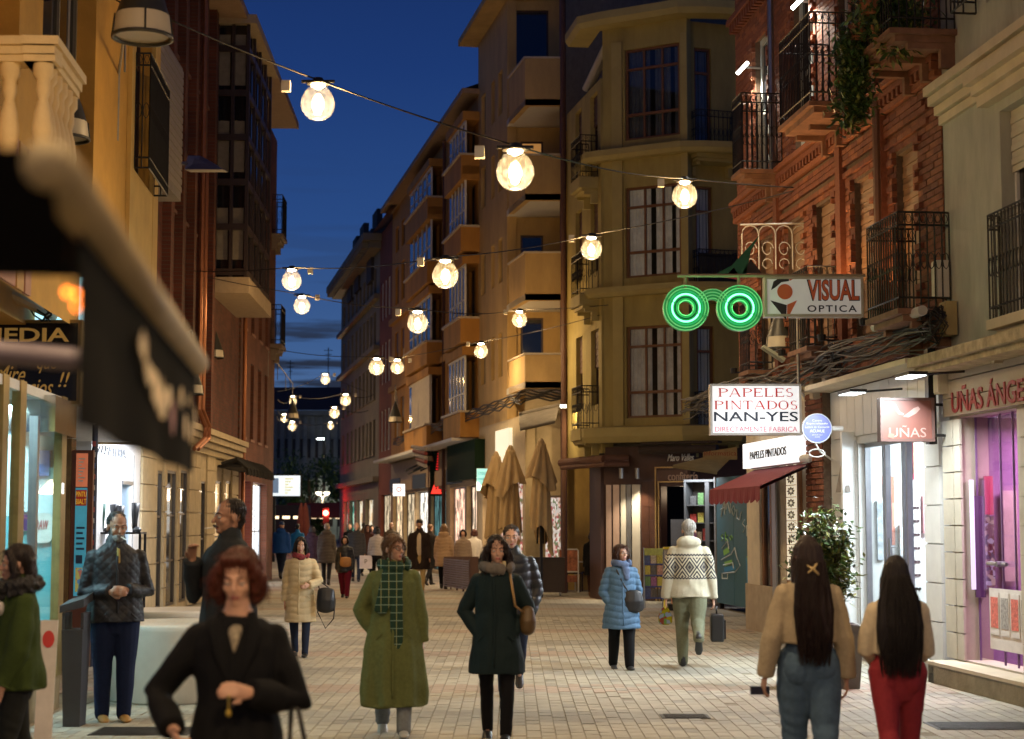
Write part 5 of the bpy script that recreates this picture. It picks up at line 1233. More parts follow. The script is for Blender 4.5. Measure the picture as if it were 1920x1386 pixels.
cable_run([FB.P(FB.u(500,650),.1,FB.z(500,652)),BPOS[10]+up,BPOS[11]+up,BPOS[9]+up,at(1128,590,85)],'fourth black cable with the pair of globe lights')
cable_run([FB.P(v1,.1,FB.z(515,735)),BPOS[12]+up,at(690,735,46)],'thin distant cable under the clouds')
cable_run([FB.P(v1,.1,FB.z(515,750)),BPOS[15]+up,BPOS[13]+up,at(700,740,44)],'thin distant cable before the stone block',.012)
cable_run([FB.P(v1,.1,FB.z(515,770)),BPOS[17]+up,BPOS[18]+up,BPOS[14]+up,at(690,770,42)],'thinnest distant cable over the far end of the street',.012)
cable_run([FB.P(v1-.3,.1,FB.z(512,780)),BPOS[16]+up],'short end of a distant cable at the terracotta corner',.012)
for k,(y,xs)in enumerate(((9.5,(-3.2,.2,3.3)),(3.0,(-3,0,3.1)),(-4,(-3,0,3)))):
 ps=[Vector((x,y+.15*x,5.6 if abs(x)>1 else 4.95))for x in xs]
 for i,p in enumerate(ps):bulb(p,pw=(1,1.9,1.9)[k],label='%s globe light on the cable row that passes %s'%(('left','middle','right')[i],('just ahead of the viewer','over the viewer','behind the viewer')[k]))
 cable_run([(-4.4,y-.6,6.2)]+[p+up for p in ps]+[(5.6,y+.8,6.2)],'black light cable %s'%('just ahead of the viewer','over the viewer','behind the viewer')[k])
#LEFT: corner tobacconist, canopy, shoe shop
FN=facade(147,198,330,124,False)
cn0,cn1=sp(FN,147,330,800)
if True:
 ts=thing('tobacconist_shop',FY.P(FY.u(60),0,0),'corner shop with an aqua lit glass showcase under the black and gold sign','shop')
 g0,g1=sp(FY,-120,118,1000)
 obj('plinth',(MB().box(FY,g0,g1,-.35,.0,0,.30),mat('worn_plinth',(.34,.28,.18),.8,var=.25)),ts)
 GF=mat('gilt_frame',(.33,.24,.09),.35,.6,var=.2)
 for a,b_ in((-3,8),(30,41),(110,119)):
  x0,x1=sp(FY,a,b_,1000);obj('post',(MB().box(FY,x0,x1,-.06,.012,.3,2.85),GF),ts)
 x0,x1=sp(FY,64,68,1000);obj('post',(MB().box(FY,x0,x1,-.06,.01,.3,2.6),STEEL),ts)
 obj('shop_window',(MB().box(FY,g0,g1,-.03,-.024,.3,2.75),SHOPGLASS),ts)
 AQ=mat('aqua_backdrop',(.10,.42,.46),.5,var=.08,scale=2)
 AQW=mat('aqua_white',(.55,.75,.75),.5,var=.08)
 obj('backdrop',(MB().box(FY,g0,g1-.05,-.95,-.9,0,2.8),AQW),ts)
 x0,x1=sp(FY,70,112,1100,-.3);obj('aqua_panel',(MB().box(FY,x0,x1,-.36,-.32,.3,1.75),AQ),ts)
 x0,x1=sp(FY,8,32,1100,-.5);obj('green_goods',(MB().box(FY,x0,x1,-.6,-.5,.6,1.9),lit_noise('green_goods',[(.1,.35,.08),(.5,.6,.3),(.05,.15,.05),(.6,.7,.5)],.5,5)),ts)
 eO=FY.P(g1-.10,-.03,0);FE2=Fr((eO.x,eO.y),(-FY.N).to_2d(),(-FY.D).to_2d());eu=lambda px,py=1000:FE2.u(px,py);ez=lambda py,px=80:FE2.z(px,py)
 obj('end_wall',(MB().box(FE2,-.0,1.0,-.04,0,ez(968),2.8),AQW),ts);obj('aqua_end_panel',(MB().box(FE2,.0,1.0,-.04,.004,.3,ez(968)-.004),AQ),ts)
 for a,b_,c_,d_,m__,nm in((98,118,906,926,emis('white_device',(.9,1,1),3),'lit_device'),(66,92,845,893,mat('blue_print',(.12,.18,.42),.6,var=.5,scale=12),'printed_cloth'),(42,60,965,995,lit_noise('boxed_goods',[(.5,.05,.1),(.1,.1,.5),(.8,.8,.8),(.6,.3,.5)],.5,12),'boxed_goods'),(40,64,860,960,mat('case_pale',(.5,.62,.62),.4),'cupboard')):
  x0,x1=sorted((eu(a),eu(b_)));obj(nm,(MB().box(FE2,x0,x1,.006,.06,ez(d_),ez(c_)),m__),ts)
 obj('ceiling',(MB().box(FY,g0,g1,-1.0,-.0,2.76,2.84),WHITEP),ts)
 for a in(12,52,90):obj('striplight',(MB().box(FY,FY.u(a,1000,-.4)-.15,FY.u(a,1000,-.4)+.15,-.5,-.4,2.73,2.757),emis('aqua_strip',(.7,1,.98),9)),ts)
 area('case_light',FY.P(FY.u(70,1000),-.45,2.7),FY.P(FY.u(70,1000),-.2,0),125,(.62,.95,1),1.6,.3,ts)
 x0,x1=sorted((eu(62),eu(100)));z0_,z1_=ez(1018),ez(962)
 m_=MB();n=20;cu_,cz_=(x0+x1)/2,(z0_+z1_)/2
 pts=[(cu_+(x1-x0)/2*abs(math.cos(a))**.5*(1 if math.cos(a)>0 else-1),cz_+(z1_-z0_)/2*abs(math.sin(a))**.5*(1 if math.sin(a)>0 else-1))for a in[2*math.pi*i/n for i in range(n)]]
 m_.prism(FE2,pts,.02,.05);tray=tag(obj('rolling_tray',(m_,mat('tray_white',(.62,.68,.62),.3))),'rounded white tray with maroon lettering in the aqua showcase','tray')
 lettering('RAW',mat('tray_ink',(.35,.05,.06),.5),FE2,cu_,.056,cz_+.03,w=(x1-x0)*.6,h=.09,parent=tray,depth=.004,shear=.2)
 obj('shelf',(MB().box(FY,g0+.3,FY.u(64,1000),-.5,-.08,1.17,1.19),CLEAR),ts)
 m_=MB();
 x0,x1=sp(FY,42,62,900,-.3)
 obj('chrome_box',(MB().box(FN,FN.u(44,790)-.0 if False else cn0-1.2,cn0+.0,-.5,-.02,2.48,2.80),mat('chrome',(.55,.55,.5),.12,1,var=.1)),ts)
 a=at(-60,752,200);b_=at(147,606,200);FS2=Fr((a.x,a.y),(1,.0),(0,-1));w_=b_.x-a.x
 sg=obj('sign',(MB().box(FS2,0,w_,-.35,0,a.z,b_.z),mat('sign_black',(.012,.012,.014),.25)),ts)
 m_=MB()
 for bx in((0,w_,a.z-.03,a.z),(0,w_,b_.z,b_.z+.03),(w_,w_+.035,a.z-.03,b_.z+.03)):m_.box(FS2,bx[0],bx[1],-.36,.02,bx[2],bx[3])
 obj('sign_frame',(m_,mat('sign_gilt',(.42,.32,.14),.4,.4)),sg)
 GOLDL=mat('gold_letters',(.52,.30,.07),.35,.5,emit=(.6,.33,.08),estr=.25)
 def pxlet(body,px0,px1,py,h,sh=0,**k):
  p,q=at(px0,py,200),at(px1,py,200);lettering(body,GOLDL,FS2,(p.x+q.x)/2-a.x,.008,p.z,w=q.x-p.x,h=h,parent=sg,depth=.008,shear=sh,**k)
 pxlet('Mire',-10,48,702,.17,.45);pxlet('que',70,108,688,.12,.45);pxlet('Precios',14,100,726,.16,.45);pxlet('!!',110,131,712,.14,.3);pxlet('MEDIA',-35,130,628,.13,0,bold=.02)
p=at(163,737,186);q=at(196,688,186);F_=Fr((p.x,p.y),(1,0),(0,-1));t=thing('led_sign',(p.x+.1,p.y,p.z),'small dark display with green and yellow light dots beside the gold sign','sign')
obj('case',(MB().box(F_,0,q.x-p.x,-.1,0,p.z,q.z),mat('dark_red_case',(.08,.01,.01),.4)),t)
rows_=["X....","X..X.","X..XX","X..X.","X..X.","X..X.","...XXX"]
k=0
for j,r_ in enumerate(rows_):
 for i,c in enumerate(r_):
  if c=='X':zz=q.z-.03-j*.028;obj('light_dot',(MB().box(F_,.035+i*.026,.052+i*.026,.002,.006,zz-.012,zz),emis('dot_%d'%(i>1),[(1,.8,.15),(.15,1,.1)][i>1],5)),t)
cp=thing('flat_canopy',FN.P((cn0+cn1)/2,0,2.85),'flat shop canopy with a white lit underside beyond the black and gold sign','canopy')
FASC=mat('tan_fascia',(.34,.24,.12),.6,var=.2)
obj('fascia',(MB().box(FN,cn0,cn1,-.06,0,2.85,3.25),FASC),cp)
obj('soffit',(MB().box(FN,cn0-.0,cn1,-2.6,-.062,2.88,2.95),mat('soffit_white',(.62,.62,.6),.45)),cp)
obj('deck',(MB().box(FN,cn0-.0,cn1,-2.6,-.062,3.12,3.22),mat('canopy_deck',(.1,.08,.06),.9)),cp)
obj('end_beam',(MB().box(FN,cn1+.0,cn1+.08,-2.3,.0,2.85,3.25),FASC),cp)
obj('edge_strip',(MB().box(FN,cn0,cn1,-.11,-.07,2.862,2.877),emis('cool_edge',(.85,.92,1),2.2)),cp)
for i in range(9):obj('fascia_letter',(MB().box(FN,cn1-1.9+i*.15,cn1-1.82+i*.15,.002,.02,2.98,3.12),mat('bronze_letter',(.12,.07,.03),.5)),cp)
PINKT=mat('rose_cladding',(.42,.20,.14),.6,var=.1)
for k,(a,b_)in enumerate(((-40,22),(24,38),(40,52))):
 x0,x1=sp(FY,a,b_,560);obj('cladding_panel',(MB().box(FY,x0,x1-.02,.002,.03,3.56,4.75),PINKT if k!=1 else mat('amber_strip',(.5,.28,.08),.6)),yb)
p,q=at(0,545,210),at(100,592,195);m_=MB();m_.tube([p,q],.05,8);tag(obj('pipe',(m_,mat('tan_pipe',(.45,.3,.14),.5))),'thick tan pipe slanting above the black and gold sign','pipe')
p,q=at(60,608,195),at(155,520,195);F_=Fr((p.x,p.y),(1,0),(0,-1));obj('back_lit_panel',(MB().box(F_,0,q.x-p.x,-.1,0,p.z,q.z),mat('cyan_panel',(.4,.7,.75),.4,emit=(.45,.85,1),estr=1.5,var=.2)),cp)
for k in range(6):
 m_=MB();pts=[at(72+k*6+10*math.sin(i+k),520+i*12,200)+Vector((.03*math.sin(i*2+k),-.05,0))for i in range(8)];m_.tube(pts,.008,4);tag(obj('cable',(m_,CAB)),'loose black cable hanging in front of the cyan panel','cable','loose cables before the cyan panel')
p0=gs(131,165);p1=gs(163,165);FP=Fr(p0,(p1-p0).to_2d());
if FP.N.y>0:FP.N=-FP.N
wP=(p1-p0).length
def zpx(py,s=165,px=147):return at(px,py,s).z
bd=thing('poster_board',p0,'brown framed board with an orange and a blue poster beside the glass showcase','poster board')
obj('frame',(MB().box(FP,-.03,wP+.02,-.06,0,.05,zpx(842)),mat('brown_door',(.14,.05,.025),.4)),bd)
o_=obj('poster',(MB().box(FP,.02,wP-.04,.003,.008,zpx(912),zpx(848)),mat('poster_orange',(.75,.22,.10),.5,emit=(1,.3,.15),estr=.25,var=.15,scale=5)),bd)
for k in range(8):obj('text_line',(MB().box(FP,.05,wP-.07-.02*(k%3),.009,.011,zpx(860+k*6),zpx(857.5+k*6)),mat('line_white',(.8,.75,.7),.5)),o_)
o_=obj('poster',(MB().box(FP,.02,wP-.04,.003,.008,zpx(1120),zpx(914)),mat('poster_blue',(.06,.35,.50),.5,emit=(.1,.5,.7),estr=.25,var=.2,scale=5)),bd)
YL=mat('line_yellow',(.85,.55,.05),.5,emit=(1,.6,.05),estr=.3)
obj('poster_head',(MB().box(FP,.025,wP-.045,.009,.010,zpx(948),zpx(918)),mat('poster_red',(.55,.05,.05),.5)),o_)
lettering('PINTU',YL,FP,(wP-.02)/2,.014,zpx(926),w=wP*.62,h=.06,parent=o_,depth=.003)
lettering('BIALT',YL,FP,(wP-.02)/2,.014,zpx(940),w=wP*.62,h=.06,parent=o_,depth=.003)
for k in range(5):obj('text_line',(MB().box(FP,.04,wP-.06-.02*(k%2),.009,.011,zpx(992+k*10),zpx(988+k*10)),mat('line_ink',(.03,.06,.12),.5)),o_)
obj('printed_picture',(MB().box(FP,.04,wP-.08,.009,.011,zpx(1058),zpx(1042)),mat('line_ink',(.03,.06,.12),.5)),o_)
obj('printed_picture',(MB().box(FP,.04,wP-.08,.009,.011,zpx(1112),zpx(1066)),lit_noise('sweets',[(.8,.3,.2),(.8,.7,.2),(.2,.4,.6)],.3,20)),o_)
gw=MB().box(FP,-.10,-.035,-.2,.02,.0,zpx(820));obj('gilt_column',(gw,mat('gilt_column',(.38,.20,.06),.25,.7,var=.4,scale=5)),bd)
m_=MB();q_=gs(169,160);m_.tube([q_,q_+Vector((0,0,2.85))],.035,8);pp_=tag(obj('downpipe',(m_,mat('blue_black_pipe',(.03,.035,.06),.5))),'blue black downpipe covered in small stickers beside the shoe shop','pipe')
for k in range(14):z_=.9+k*.13;obj('sticker',(MB().box(Fr((q_.x,q_.y),(1,0),(0,-1)),-.02,.02,.034,.037,z_,z_+.06),[mat('sticker_w',(.6,.6,.6),.5),mat('sticker_r',(.5,.1,.1),.5),mat('sticker_b',(.1,.2,.5),.5)][k%3]),pp_)
sh=thing('shoe_shop',FB.P(FB.u(215,1000),0,0),'bright white shoe shop front with tall boots on a black table','shop')
w0,w1=sp(FB,168,261,1000)
x0,x1=sp(FB,228,245,950)
mb=MB();wall(mb,FB,w0,w1,0,3.1,[(x0,x1,1.1,2.3)],.25);obj('shopfront_wall',(mb,mat('shoe_white',(.72,.74,.76),.5,var=.05)),sh)
obj('window_display',(MB().box(FB,x0,x1,-.5,-.4,1.0,2.4),lit_noise('shoe_window',[(.5,.9,.85),(.9,1,1),(.1,.2,.25),(.6,.8,.9)],.8,4)),sh)
obj('shop_window',(MB().box(FB,x0,x1,-.04,-.03,1.1,2.3),CLEAR),sh)
m_=MB();m_.box(FB,x0-.06,x1+.06,.003,.03,2.3,2.36);m_.box(FB,x0-.06,x1+.06,.003,.03,1.04,1.1);obj('window_trim',(m_,STEEL),sh)
for a in(180,205,226,249):u_=FB.u(a,950);obj('panel_joint',(MB().box(FB,u_-.012,u_+.012,.003,.012,.1,2.8),mat('joint_grey',(.35,.37,.4),.5)),sh)
m_=MB();u_=FB.u(195,900);m_.box(FB,u_-.9,u_+.5,.1,.18,2.42,2.6)
lettering('ZAPATERIA',mat('steel_letters',(.35,.38,.42),.4,.5),FB,FB.u(207,840),.03,FB.z(207,847),w=2.2,h=.14,parent=sh,depth=.02)
area('shoe_light',FB.P(FB.u(215,900),1.0,2.8),FB.P(FB.u(215,900),.0,1.2),150,(.86,.92,1),2.2,.6,cp)
def tablebox(c,w,d,h,m,leg=.02):pass
tc_=gs(222,124);F_=Fr((tc_.x,tc_.y),(1,0),(0,-1));t=thing('display_table',tc_,'black metal display table in front of the white shoe shop','table')
BLK=mat('black_metal',(.015,.015,.016),.4,.3)
th_=at(222,998,124).z
obj('table_top',(MB().box(F_,-.36,.36,-.2,.2,th_-.03,th_),BLK),t);obj('shelf',(MB().box(F_,-.34,.34,-.18,.18,.55,.57),BLK),t)
for x in(-.34,.34):
 for y in(-.18,.18):obj('leg',(MB().box(F_,x-.018,x+.018,y-.018,y+.018,0,th_-.031),BLK),t)
def boot(px,sc,m,lab,dx=0):
 c=Vector((at(px,990,124).x,tc_.y-.02,th_+.002));t=thing('boot',c,lab,'boot','boots on the black table')
 m_=MB();H=.42*sc
 m_.tube([c+Vector((0,0,.05)),c+Vector((0,0,.14)),c+Vector((0,.01,.26*sc)),c+Vector((.01*dx,.02,H))],[.04,.042,.055,.068],10,True);obj('shaft',(m_,m,True),t)
 m_=MB();m_.tube([c+Vector((0,.03,.045)),c+Vector((dx*.05,-.05,.04)),c+Vector((dx*.1,-.13,.028)),c+Vector((dx*.11,-.165,.02))],[.042,.042,.036,.012],10);obj('foot',(m_,m,True),t)
 m_=MB();m_.box(Fr((c.x,c.y),(1,0),(0,-1)),-.03,.03,-.06,-.02,c.z,c.z+.03);obj('heel',(m_,BLK),t)
DKL=mat('dark_leather',(.025,.028,.035),.35,var=.2);GRL=mat('green_suede',(.06,.13,.11),.8)
boot(180,1,GRL,'grey green suede boot, leftmost on the black table',-1);boot(204,1,DKL,'dark leather boot at the middle of the black table, left of a pair',-1);boot(214,.95,DKL,'dark leather boot at the middle of the black table, right of a pair',1);boot(243,1.05,DKL,'tall dark boot standing apart at the right end of the black table',1)
obj_=obj('lit_showcase',(MB().box(FB,FB.u(232,1060,.3)-.1,FB.u(244,1060,.3)+.1,.05,.3,.3,1.3),mat('case_glow',(.6,.7,.8),.4,emit=(.7,.85,1),estr=1.2)),sh)
c=gs(139,225);F_=Fr((c.x,c.y),(1,0),(0,-1));t=thing('litter_bin',c,'tall dark grey litter bin with a sloping lid beside the glass showcase','litter bin')
BIN=mat('bin_grey',(.045,.047,.055),.5,var=.1)
def taper(mb,c,w0,d0,w1,d1,z0,z1):mb.add([(c.x-w0,c.y-d0,z0),(c.x+w0,c.y-d0,z0),(c.x+w0,c.y+d0,z0),(c.x-w0,c.y+d0,z0),(c.x-w1,c.y-d1,z1),(c.x+w1,c.y-d1,z1),(c.x+w1,c.y+d1,z1),(c.x-w1,c.y+d1,z1)],[(0,1,2,3),(4,5,6,7),(0,1,5,4),(1,2,6,5),(2,3,7,6),(3,0,4,7)]);return mb
obj('body',(taper(MB(),c,.07,.1,.088,.14,0,.80),BIN),t)
for x in(-.078,.078):obj('lid_post',(MB().box(F_,x-.012,x+.012,-.12,.12,.802,.94),BIN),t)
m_=MB();m_.add([(c.x-.10,c.y-.17,.94),(c.x+.10,c.y-.17,.99),(c.x+.10,c.y+.15,1.03),(c.x-.10,c.y+.15,.98),(c.x-.10,c.y-.17,1.0),(c.x+.10,c.y-.17,1.06),(c.x+.10,c.y+.15,1.1),(c.x-.10,c.y+.15,1.04)],[(0,1,2,3),(4,5,6,7),(0,1,5,4),(1,2,6,5),(2,3,7,6),(3,0,4,7)]);obj('lid',(m_,BIN),t)
WC=mat('white_concrete',(.66,.62,.54),.55,var=.05,bump=.08)
for px,s,r_,h_,lab in((325,195,.66,.73,'large round white concrete seat behind the bearded man, nearer of two'),(330,172,.62,.74,'large round white concrete seat, the farther pinkish lit one of two')):
 c=gs(px,s);m_=MB();m_.lathe(c,[(.01,.0),(r_*.93,.0),(r_*.95,.02),(r_,h_-.06),(r_+.005,h_-.02),(r_-.015,h_),(r_-.05,h_+.002),(r_-.09,h_-.03),(.01,h_-.04)],48);tag(obj('concrete_drum',(m_,WC,True)),lab,'seat','round concrete seats')
c=gs(84,268);F_=Fr((c.x,c.y),(1,.1));F_.N=Vector((F_.D.y,-F_.D.x,0));t=thing('sandwich_board',c,'white sandwich board with a red disc leaning at the showcase corner','sign')
m_=MB();m_.add([F_.P(-.07,.1,.02),F_.P(.05,.1,.02),F_.P(.06,-.05,1.0),F_.P(-.06,-.05,1.0),F_.P(-.07,.07,.02),F_.P(.05,.07,.02),F_.P(.06,-.08,1.0),F_.P(-.06,-.08,1.0)],[(0,1,2,3),(7,6,5,4),(0,3,7,4),(1,5,6,2),(3,2,6,7),(0,4,5,1)])
bo_=obj('panel',(m_,mat('board_white',(.68,.62,.55),.5)),t)
m_=MB();n=16;m_.add([F_.P(.0+.042*math.cos(2*math.pi*i/n),-.03+.004-.0*i,.87+.06*math.sin(2*math.pi*i/n))+Vector((0,0,0))for i in range(n)],[tuple(range(n))])
for v in range(n):m_.v[v]=tuple(Vector(m_.v[v])+F_.N*(-.15*(m_.v[v][2]-.87)/.98))
obj('red_disc',(m_,mat('disc_red',(.6,.04,.03),.5)),bo_)
#near awning, out of focus
P1=at(96,292,1560);P2=at(368,681,690);P1.z=P2.z=2.13
aw=thing('near_awning',P2,'out of focus black awning with a cream front bar very close at the left','awning')
BCAN=mat('black_cloth',(.004,.0035,.0035),.95,var=.2,spec=.05)
m_=MB();m_.tube([P1,P2],.034,12);m_.tube([P1-Vector((0,.02,.0)),P1],.031,12);obj('front_bar',(m_,mat('cream_bar',(.34,.26,.14),.6),True),aw)
d_=(P2-P1).normalized();nrm=Vector((d_.y,-d_.x,0));nrm=nrm if nrm.x>0 else-nrm
m_=MB();n=20
for i in range(n):
 a,b_=P1.lerp(P2,.10+.90*i/n),P1.lerp(P2,.10+.90*(i+1)/n);wa2,wb3=.008*math.sin(i*.9),.008*math.sin((i+1)*.9)
 m_.quad(a+Vector((0,0,-.03)),b_+Vector((0,0,-.03)),b_+nrm*wb3+Vector((0,0,-.30)),a+nrm*wa2+Vector((0,0,-.30)))
val=obj('valance',(m_,BCAN),aw)
FV=Fr((P1.x,P1.y),d_.to_2d(),nrm.to_2d());Lb=(P2-P1).length
GP=mat('gold_print',(.75,.56,.27),.6,var=.3,scale=20);RP=mat('rose_print',(.40,.16,.12),.6)
rr_=random.Random(3)
for k,(u_,z_,ru,rz)in enumerate([(1.05,2.02,.07,.03),(1.18,1.98,.10,.025),(1.32,1.96,.09,.04),(1.46,1.94,.08,.05),(1.6,1.97,.07,.03),(1.72,1.93,.05,.045),(1.95,1.99,.045,.03),(2.1,1.93,.05,.04),(2.2,2.0,.03,.02),(2.3,1.92,.05,.03),(2.42,1.96,.04,.04)]):
 m_=MB();n=10;m_.add([FV.P(u_+ru*math.cos(2*math.pi*i/n)*rr_.uniform(.7,1.1),.012,z_+rz*math.sin(2*math.pi*i/n)*rr_.uniform(.6,1.2))for i in range(n)],[tuple(range(n))]);obj('printed_flourish',(m_,RP if k==5 else GP),val)
m_=MB();Q1=P1+Vector((-1.2,.02,.04));m_.quad(P1+Vector((0,0,.02)),P1.lerp(P2,.42)+Vector((0,0,.02)),P1.lerp(P2,.42)+Vector((-1.2,.1,.06)),Q1);obj('cloth',(m_,BCAN),aw)
m_=MB();m_.quad(P1+Vector((0,-.01,.02)),Q1+Vector((0,-.01,.02)),Q1+Vector((0,0,-.13)),P1+Vector((0.02,0,-.13)));obj('side_valance',(m_,BCAN),aw)
a=P1.lerp(P2,.80)+Vector((-.02,0,-.06));m_=MB();m_.tube([a,a+Vector((-.9,.12,.09))],.03,10);obj('folding_arm',(m_,mat('mauve_arm',(.16,.13,.16),.5),True),aw)
for k,(px,py,r_)in enumerate(((82,476,.0035),(126,548,.005),(144,552,.005),(144,574,.005),(82,425,.003),(20,445,.003))):
 p=at(px,py,1330);t=thing('amber_lamp',p,'blurred glowing amber lamp under the near awning, %s'%('highest','left of the cluster','right of the cluster','lowest of the cluster','faint upper one','faint leftmost one')[k],'lamp','amber lamps under the near awning')
 m_=MB();m_.lathe(p,[(.001,-r_),(r_*.7,-r_*.7),(r_,0),(r_*.7,r_*.7),(.001,r_)],10);obj('bulb',(m_,emis('amber_glow' if k<4 else 'faint_glow',(1,.20,.02)if k<4 else(1,.6,.45),11 if k<4 else 4),True),t)
 m_=MB();m_.tube([p+Vector((0,0,r_)),p+Vector((0,0,r_+.02))],r_*.4,6);obj('socket',(m_,IRON),t)
 m_=MB();m_.tube([p+Vector((0,0,r_+.02)),Vector((p.x,p.y,2.15))],.0015,4);obj('flex',(m_,IRON),t)
#bell shaped street lamps on brackets
BELLD=mat('bell_dark',(.035,.035,.028),.45,var=.1);BELLW=mat('bell_band',(.55,.50,.38),.4,var=.05)
def mk_bell():
 a=MB();a.lathe((0,0,0),[(.001,.70),(.022,.69),(.035,.64),(.09,.50),(.15,.34),(.195,.20),(.205,.18)],20)
 for k in range(4):w_=math.pi/2*k+.3;a.tube([(.208*math.cos(w_),.208*math.sin(w_),.18),(.226*math.cos(w_),.226*math.sin(w_),.02)],.008,4)
 b_=MB();b_.lathe((0,0,0),[(.203,.179),(.222,.02)],20);b_.lathe((0,0,0),[(.001,.03),(.2,.022)],20)
 c=MB();c.lathe((0,0,0),[(.222,.02),(.236,.02),(.236,-.005),(.215,-.005),(.215,.02)],20)
 return a.mesh('bell_top',BELLD,True),b_.mesh('bell_band',BELLW,True),c.mesh('rim',BELLD,True)
BT,BB,BRIM=mk_bell()
def bell(px,py_bottom,s,label,wallp=None,up=.55,lit=False,pole=False):
 p=at(px,py_bottom,s);t=thing('bell_lamp',p,label,'street lamp','bell shaped street lamps on brackets');M=Matrix.Translation(p)
 copyshare('bell_top',BT,t,M);copyshare('bell_band',BB,t,M);copyshare('rim',BRIM,t,M)
 m_=MB();top=p+Vector((0,0,.7));r=.016
 if wallp is not None:
  z=top.z+up;w_=Vector((wallp[0],wallp[1],z));d=(w_-Vector((top.x,top.y,z)));L_=d.length;d.normalize()
  m_.tube([top,top+Vector((0,0,up-.12))]+[Vector((top.x,top.y,z-.12))+d*(.12*(1-math.cos(a)))+Vector((0,0,.12*math.sin(a)))for a in(.4,.8,1.2,1.57)]+[w_],r,6)
  q=Vector((top.x,top.y,0))
  for f in(.33,.66):
   c=Vector((top.x,top.y,z))+d*L_*f
   m_.tube([c,c+Vector((0,0,-.5))],r*.7,5)
   m_.tube([c+d*(.1*math.sin(a))+Vector((0,0,-.12+.1*math.cos(a)))for a in[i*.6 for i in range(9)]],r*.5,4)
  m_.tube([w_+Vector((0,0,-.75)),w_],r,6)
 else:m_.tube([top,top+Vector((0,0,1.2))],r,6)
 obj('bracket',(m_,mat('bracket_grey',(.28,.27,.25),.5,.3)),t);return t
def wp(F,px,v=0):q=F.P(F.u(px,500),v,0);return(q.x,q.y)
bell(267,72,250,'large pale banded bell lamp hanging at the top left',wp(FY,215))
bell(123,262,196,'bell lamp half hidden by the balustrade balcony at the left',None)
bell(401,672,84,'bell lamp on a bracket before the copper downpipes of the brick building',wp(FB,372))
bell(548,785,53,'bell lamp on a bracket at the far corner of the terracotta building',wp(FB,505))
bell(359,740,98,'bell lamp just behind the tip of the near awning',wp(FB,345))
bell(1093,735,72,'bell lamp beside the small barred balcony of the yellow party wall',(at(1146,700,79).x,at(1146,700,79).y))
bell(1134,788,76,'bell lamp in front of the olive corner above the confectioner',(at(1160,700,82).x,at(1160,700,82).y))
bell(741,792,56,'bell lamp against the shuttered windows of the orange block',wp(FT,748))
bell(800,866,57,'bell lamp above the red striped neon sign',wp(FT,806))
bell(663,870,33,'small far bell lamp before the stone block',wp(FT,690))
bell(1464,655,128,'bell lamp behind the optician signs on the brick building',wp(FR,1470),up=.3)
p=at(345,318,104);t=thing('floodlight',FB.P(FB.u(330,300),0,p.z),'wide grey wedge shaped floodlight jutting from the clad gallery','lamp')
a,b_,c_,d_=at(346,318,103),at(418,318,100),at(375,292,96),at(352,292,100)
m_=MB();e_=Vector((.05,.35,.02));m_.add([a,b_,c_,d_,a+e_,b_+e_,c_+e_,d_+e_],[(0,1,2,3),(7,6,5,4),(0,4,5,1),(1,5,6,2),(2,6,7,3),(3,7,4,0)]);obj('housing',(m_,mat('flood_grey',(.30,.28,.25),.5)),t)
m_=MB();m_.tube([at(320,308,104),at(350,306,102)],.035,8);obj('arm',(m_,STEEL),t);obj('base_plate',(MB().box(camfr(318,320,104),-.04,.04,-.05,.03,0,.3),STEEL),t)
#hanging signs on the right
def signbox(px0,py0,px1,py1,s,face,label,th=.16,border=.03,bm_=None,emitm=True,rot=0):
 a=at(px0,py1,s);b_=at(px1,py0,s);w_=b_.x-a.x;F_=Fr((a.x,a.y),(1,rot));F_.N=Vector((F_.D.y,-F_.D.x,0));w_/=F_.D.x
 t=thing('shop_sign',(a.x+w_/2,a.y,a.z),label,'sign')
 obj('case',(MB().box(F_,0,w_,-th,0,a.z,b_.z),bm_ or STEEL),t)
 m_=MB();z0,z1=a.z,b_.z
 for bx in((0,border,z0,z1),(w_-border,w_,z0,z1),(border,w_-border,z0,z0+border),(border,w_-border,z1-border,z1)):m_.box(F_,bx[0],bx[1],.0,.02,bx[2],bx[3])
 obj('frame',(m_,bm_ or STEEL),t)
 obj('face',(MB().box(F_,border*.9,w_-border*.9,.001,.008,z0+border*.9,z1-border*.9),face),t)
 return t,F_,w_,z0,z1
VF=mat('visual_face',(.62,.62,.60),.35,var=.04,emit=(.8,.82,.8),estr=.16)
t,F_,w_,z0,z1=signbox(1434,519,1618,594,163,VF,'long white box sign reading VISUAL OPTICA with an orange and black eye mark',bm_=mat('sign_edge',(.42,.38,.32),.5))
h_=z1-z0;INK=mat('sign_ink',(.015,.015,.02),.5,var=0);ORNG=mat('sign_orange',(.62,.13,.05),.5,var=0)
lettering('VISUAL',INK,F_,w_*.695,.010,z0+h_*.66,w=w_*.535,h=h_*.545,parent=t,depth=.004,bold=.045)
lettering('VISUAL',ORNG,F_,w_*.695,.016,z0+h_*.66,w=w_*.51,h=h_*.50,parent=t,depth=.005,bold=.022)
lettering('OPTICA',INK,F_,w_*.68,.012,z0+h_*.20,w=w_*.50,h=h_*.17,parent=t,depth=.005,bold=.015,space=1.25)
cu_,cz_=w_*.205,z0+h_*.62
def poly(pts,m,name,v=.012,parent=t,F=F_):return obj(name,(MB().add([F.P(a,v,b_)for a,b_ in pts],[tuple(range(len(pts)))]),m),parent)
def arcband(c,r0,r1,a0,a1,n=14):
 return[(c[0]+r1*math.cos(a0+(a1-a0)*i/n),c[1]+r1*math.sin(a0+(a1-a0)*i/n))for i in range(n+1)]+[(c[0]+r0*math.cos(a0+(a1-a0)*i/n),c[1]+r0*math.sin(a0+(a1-a0)*i/n))for i in range(n,-1,-1)]
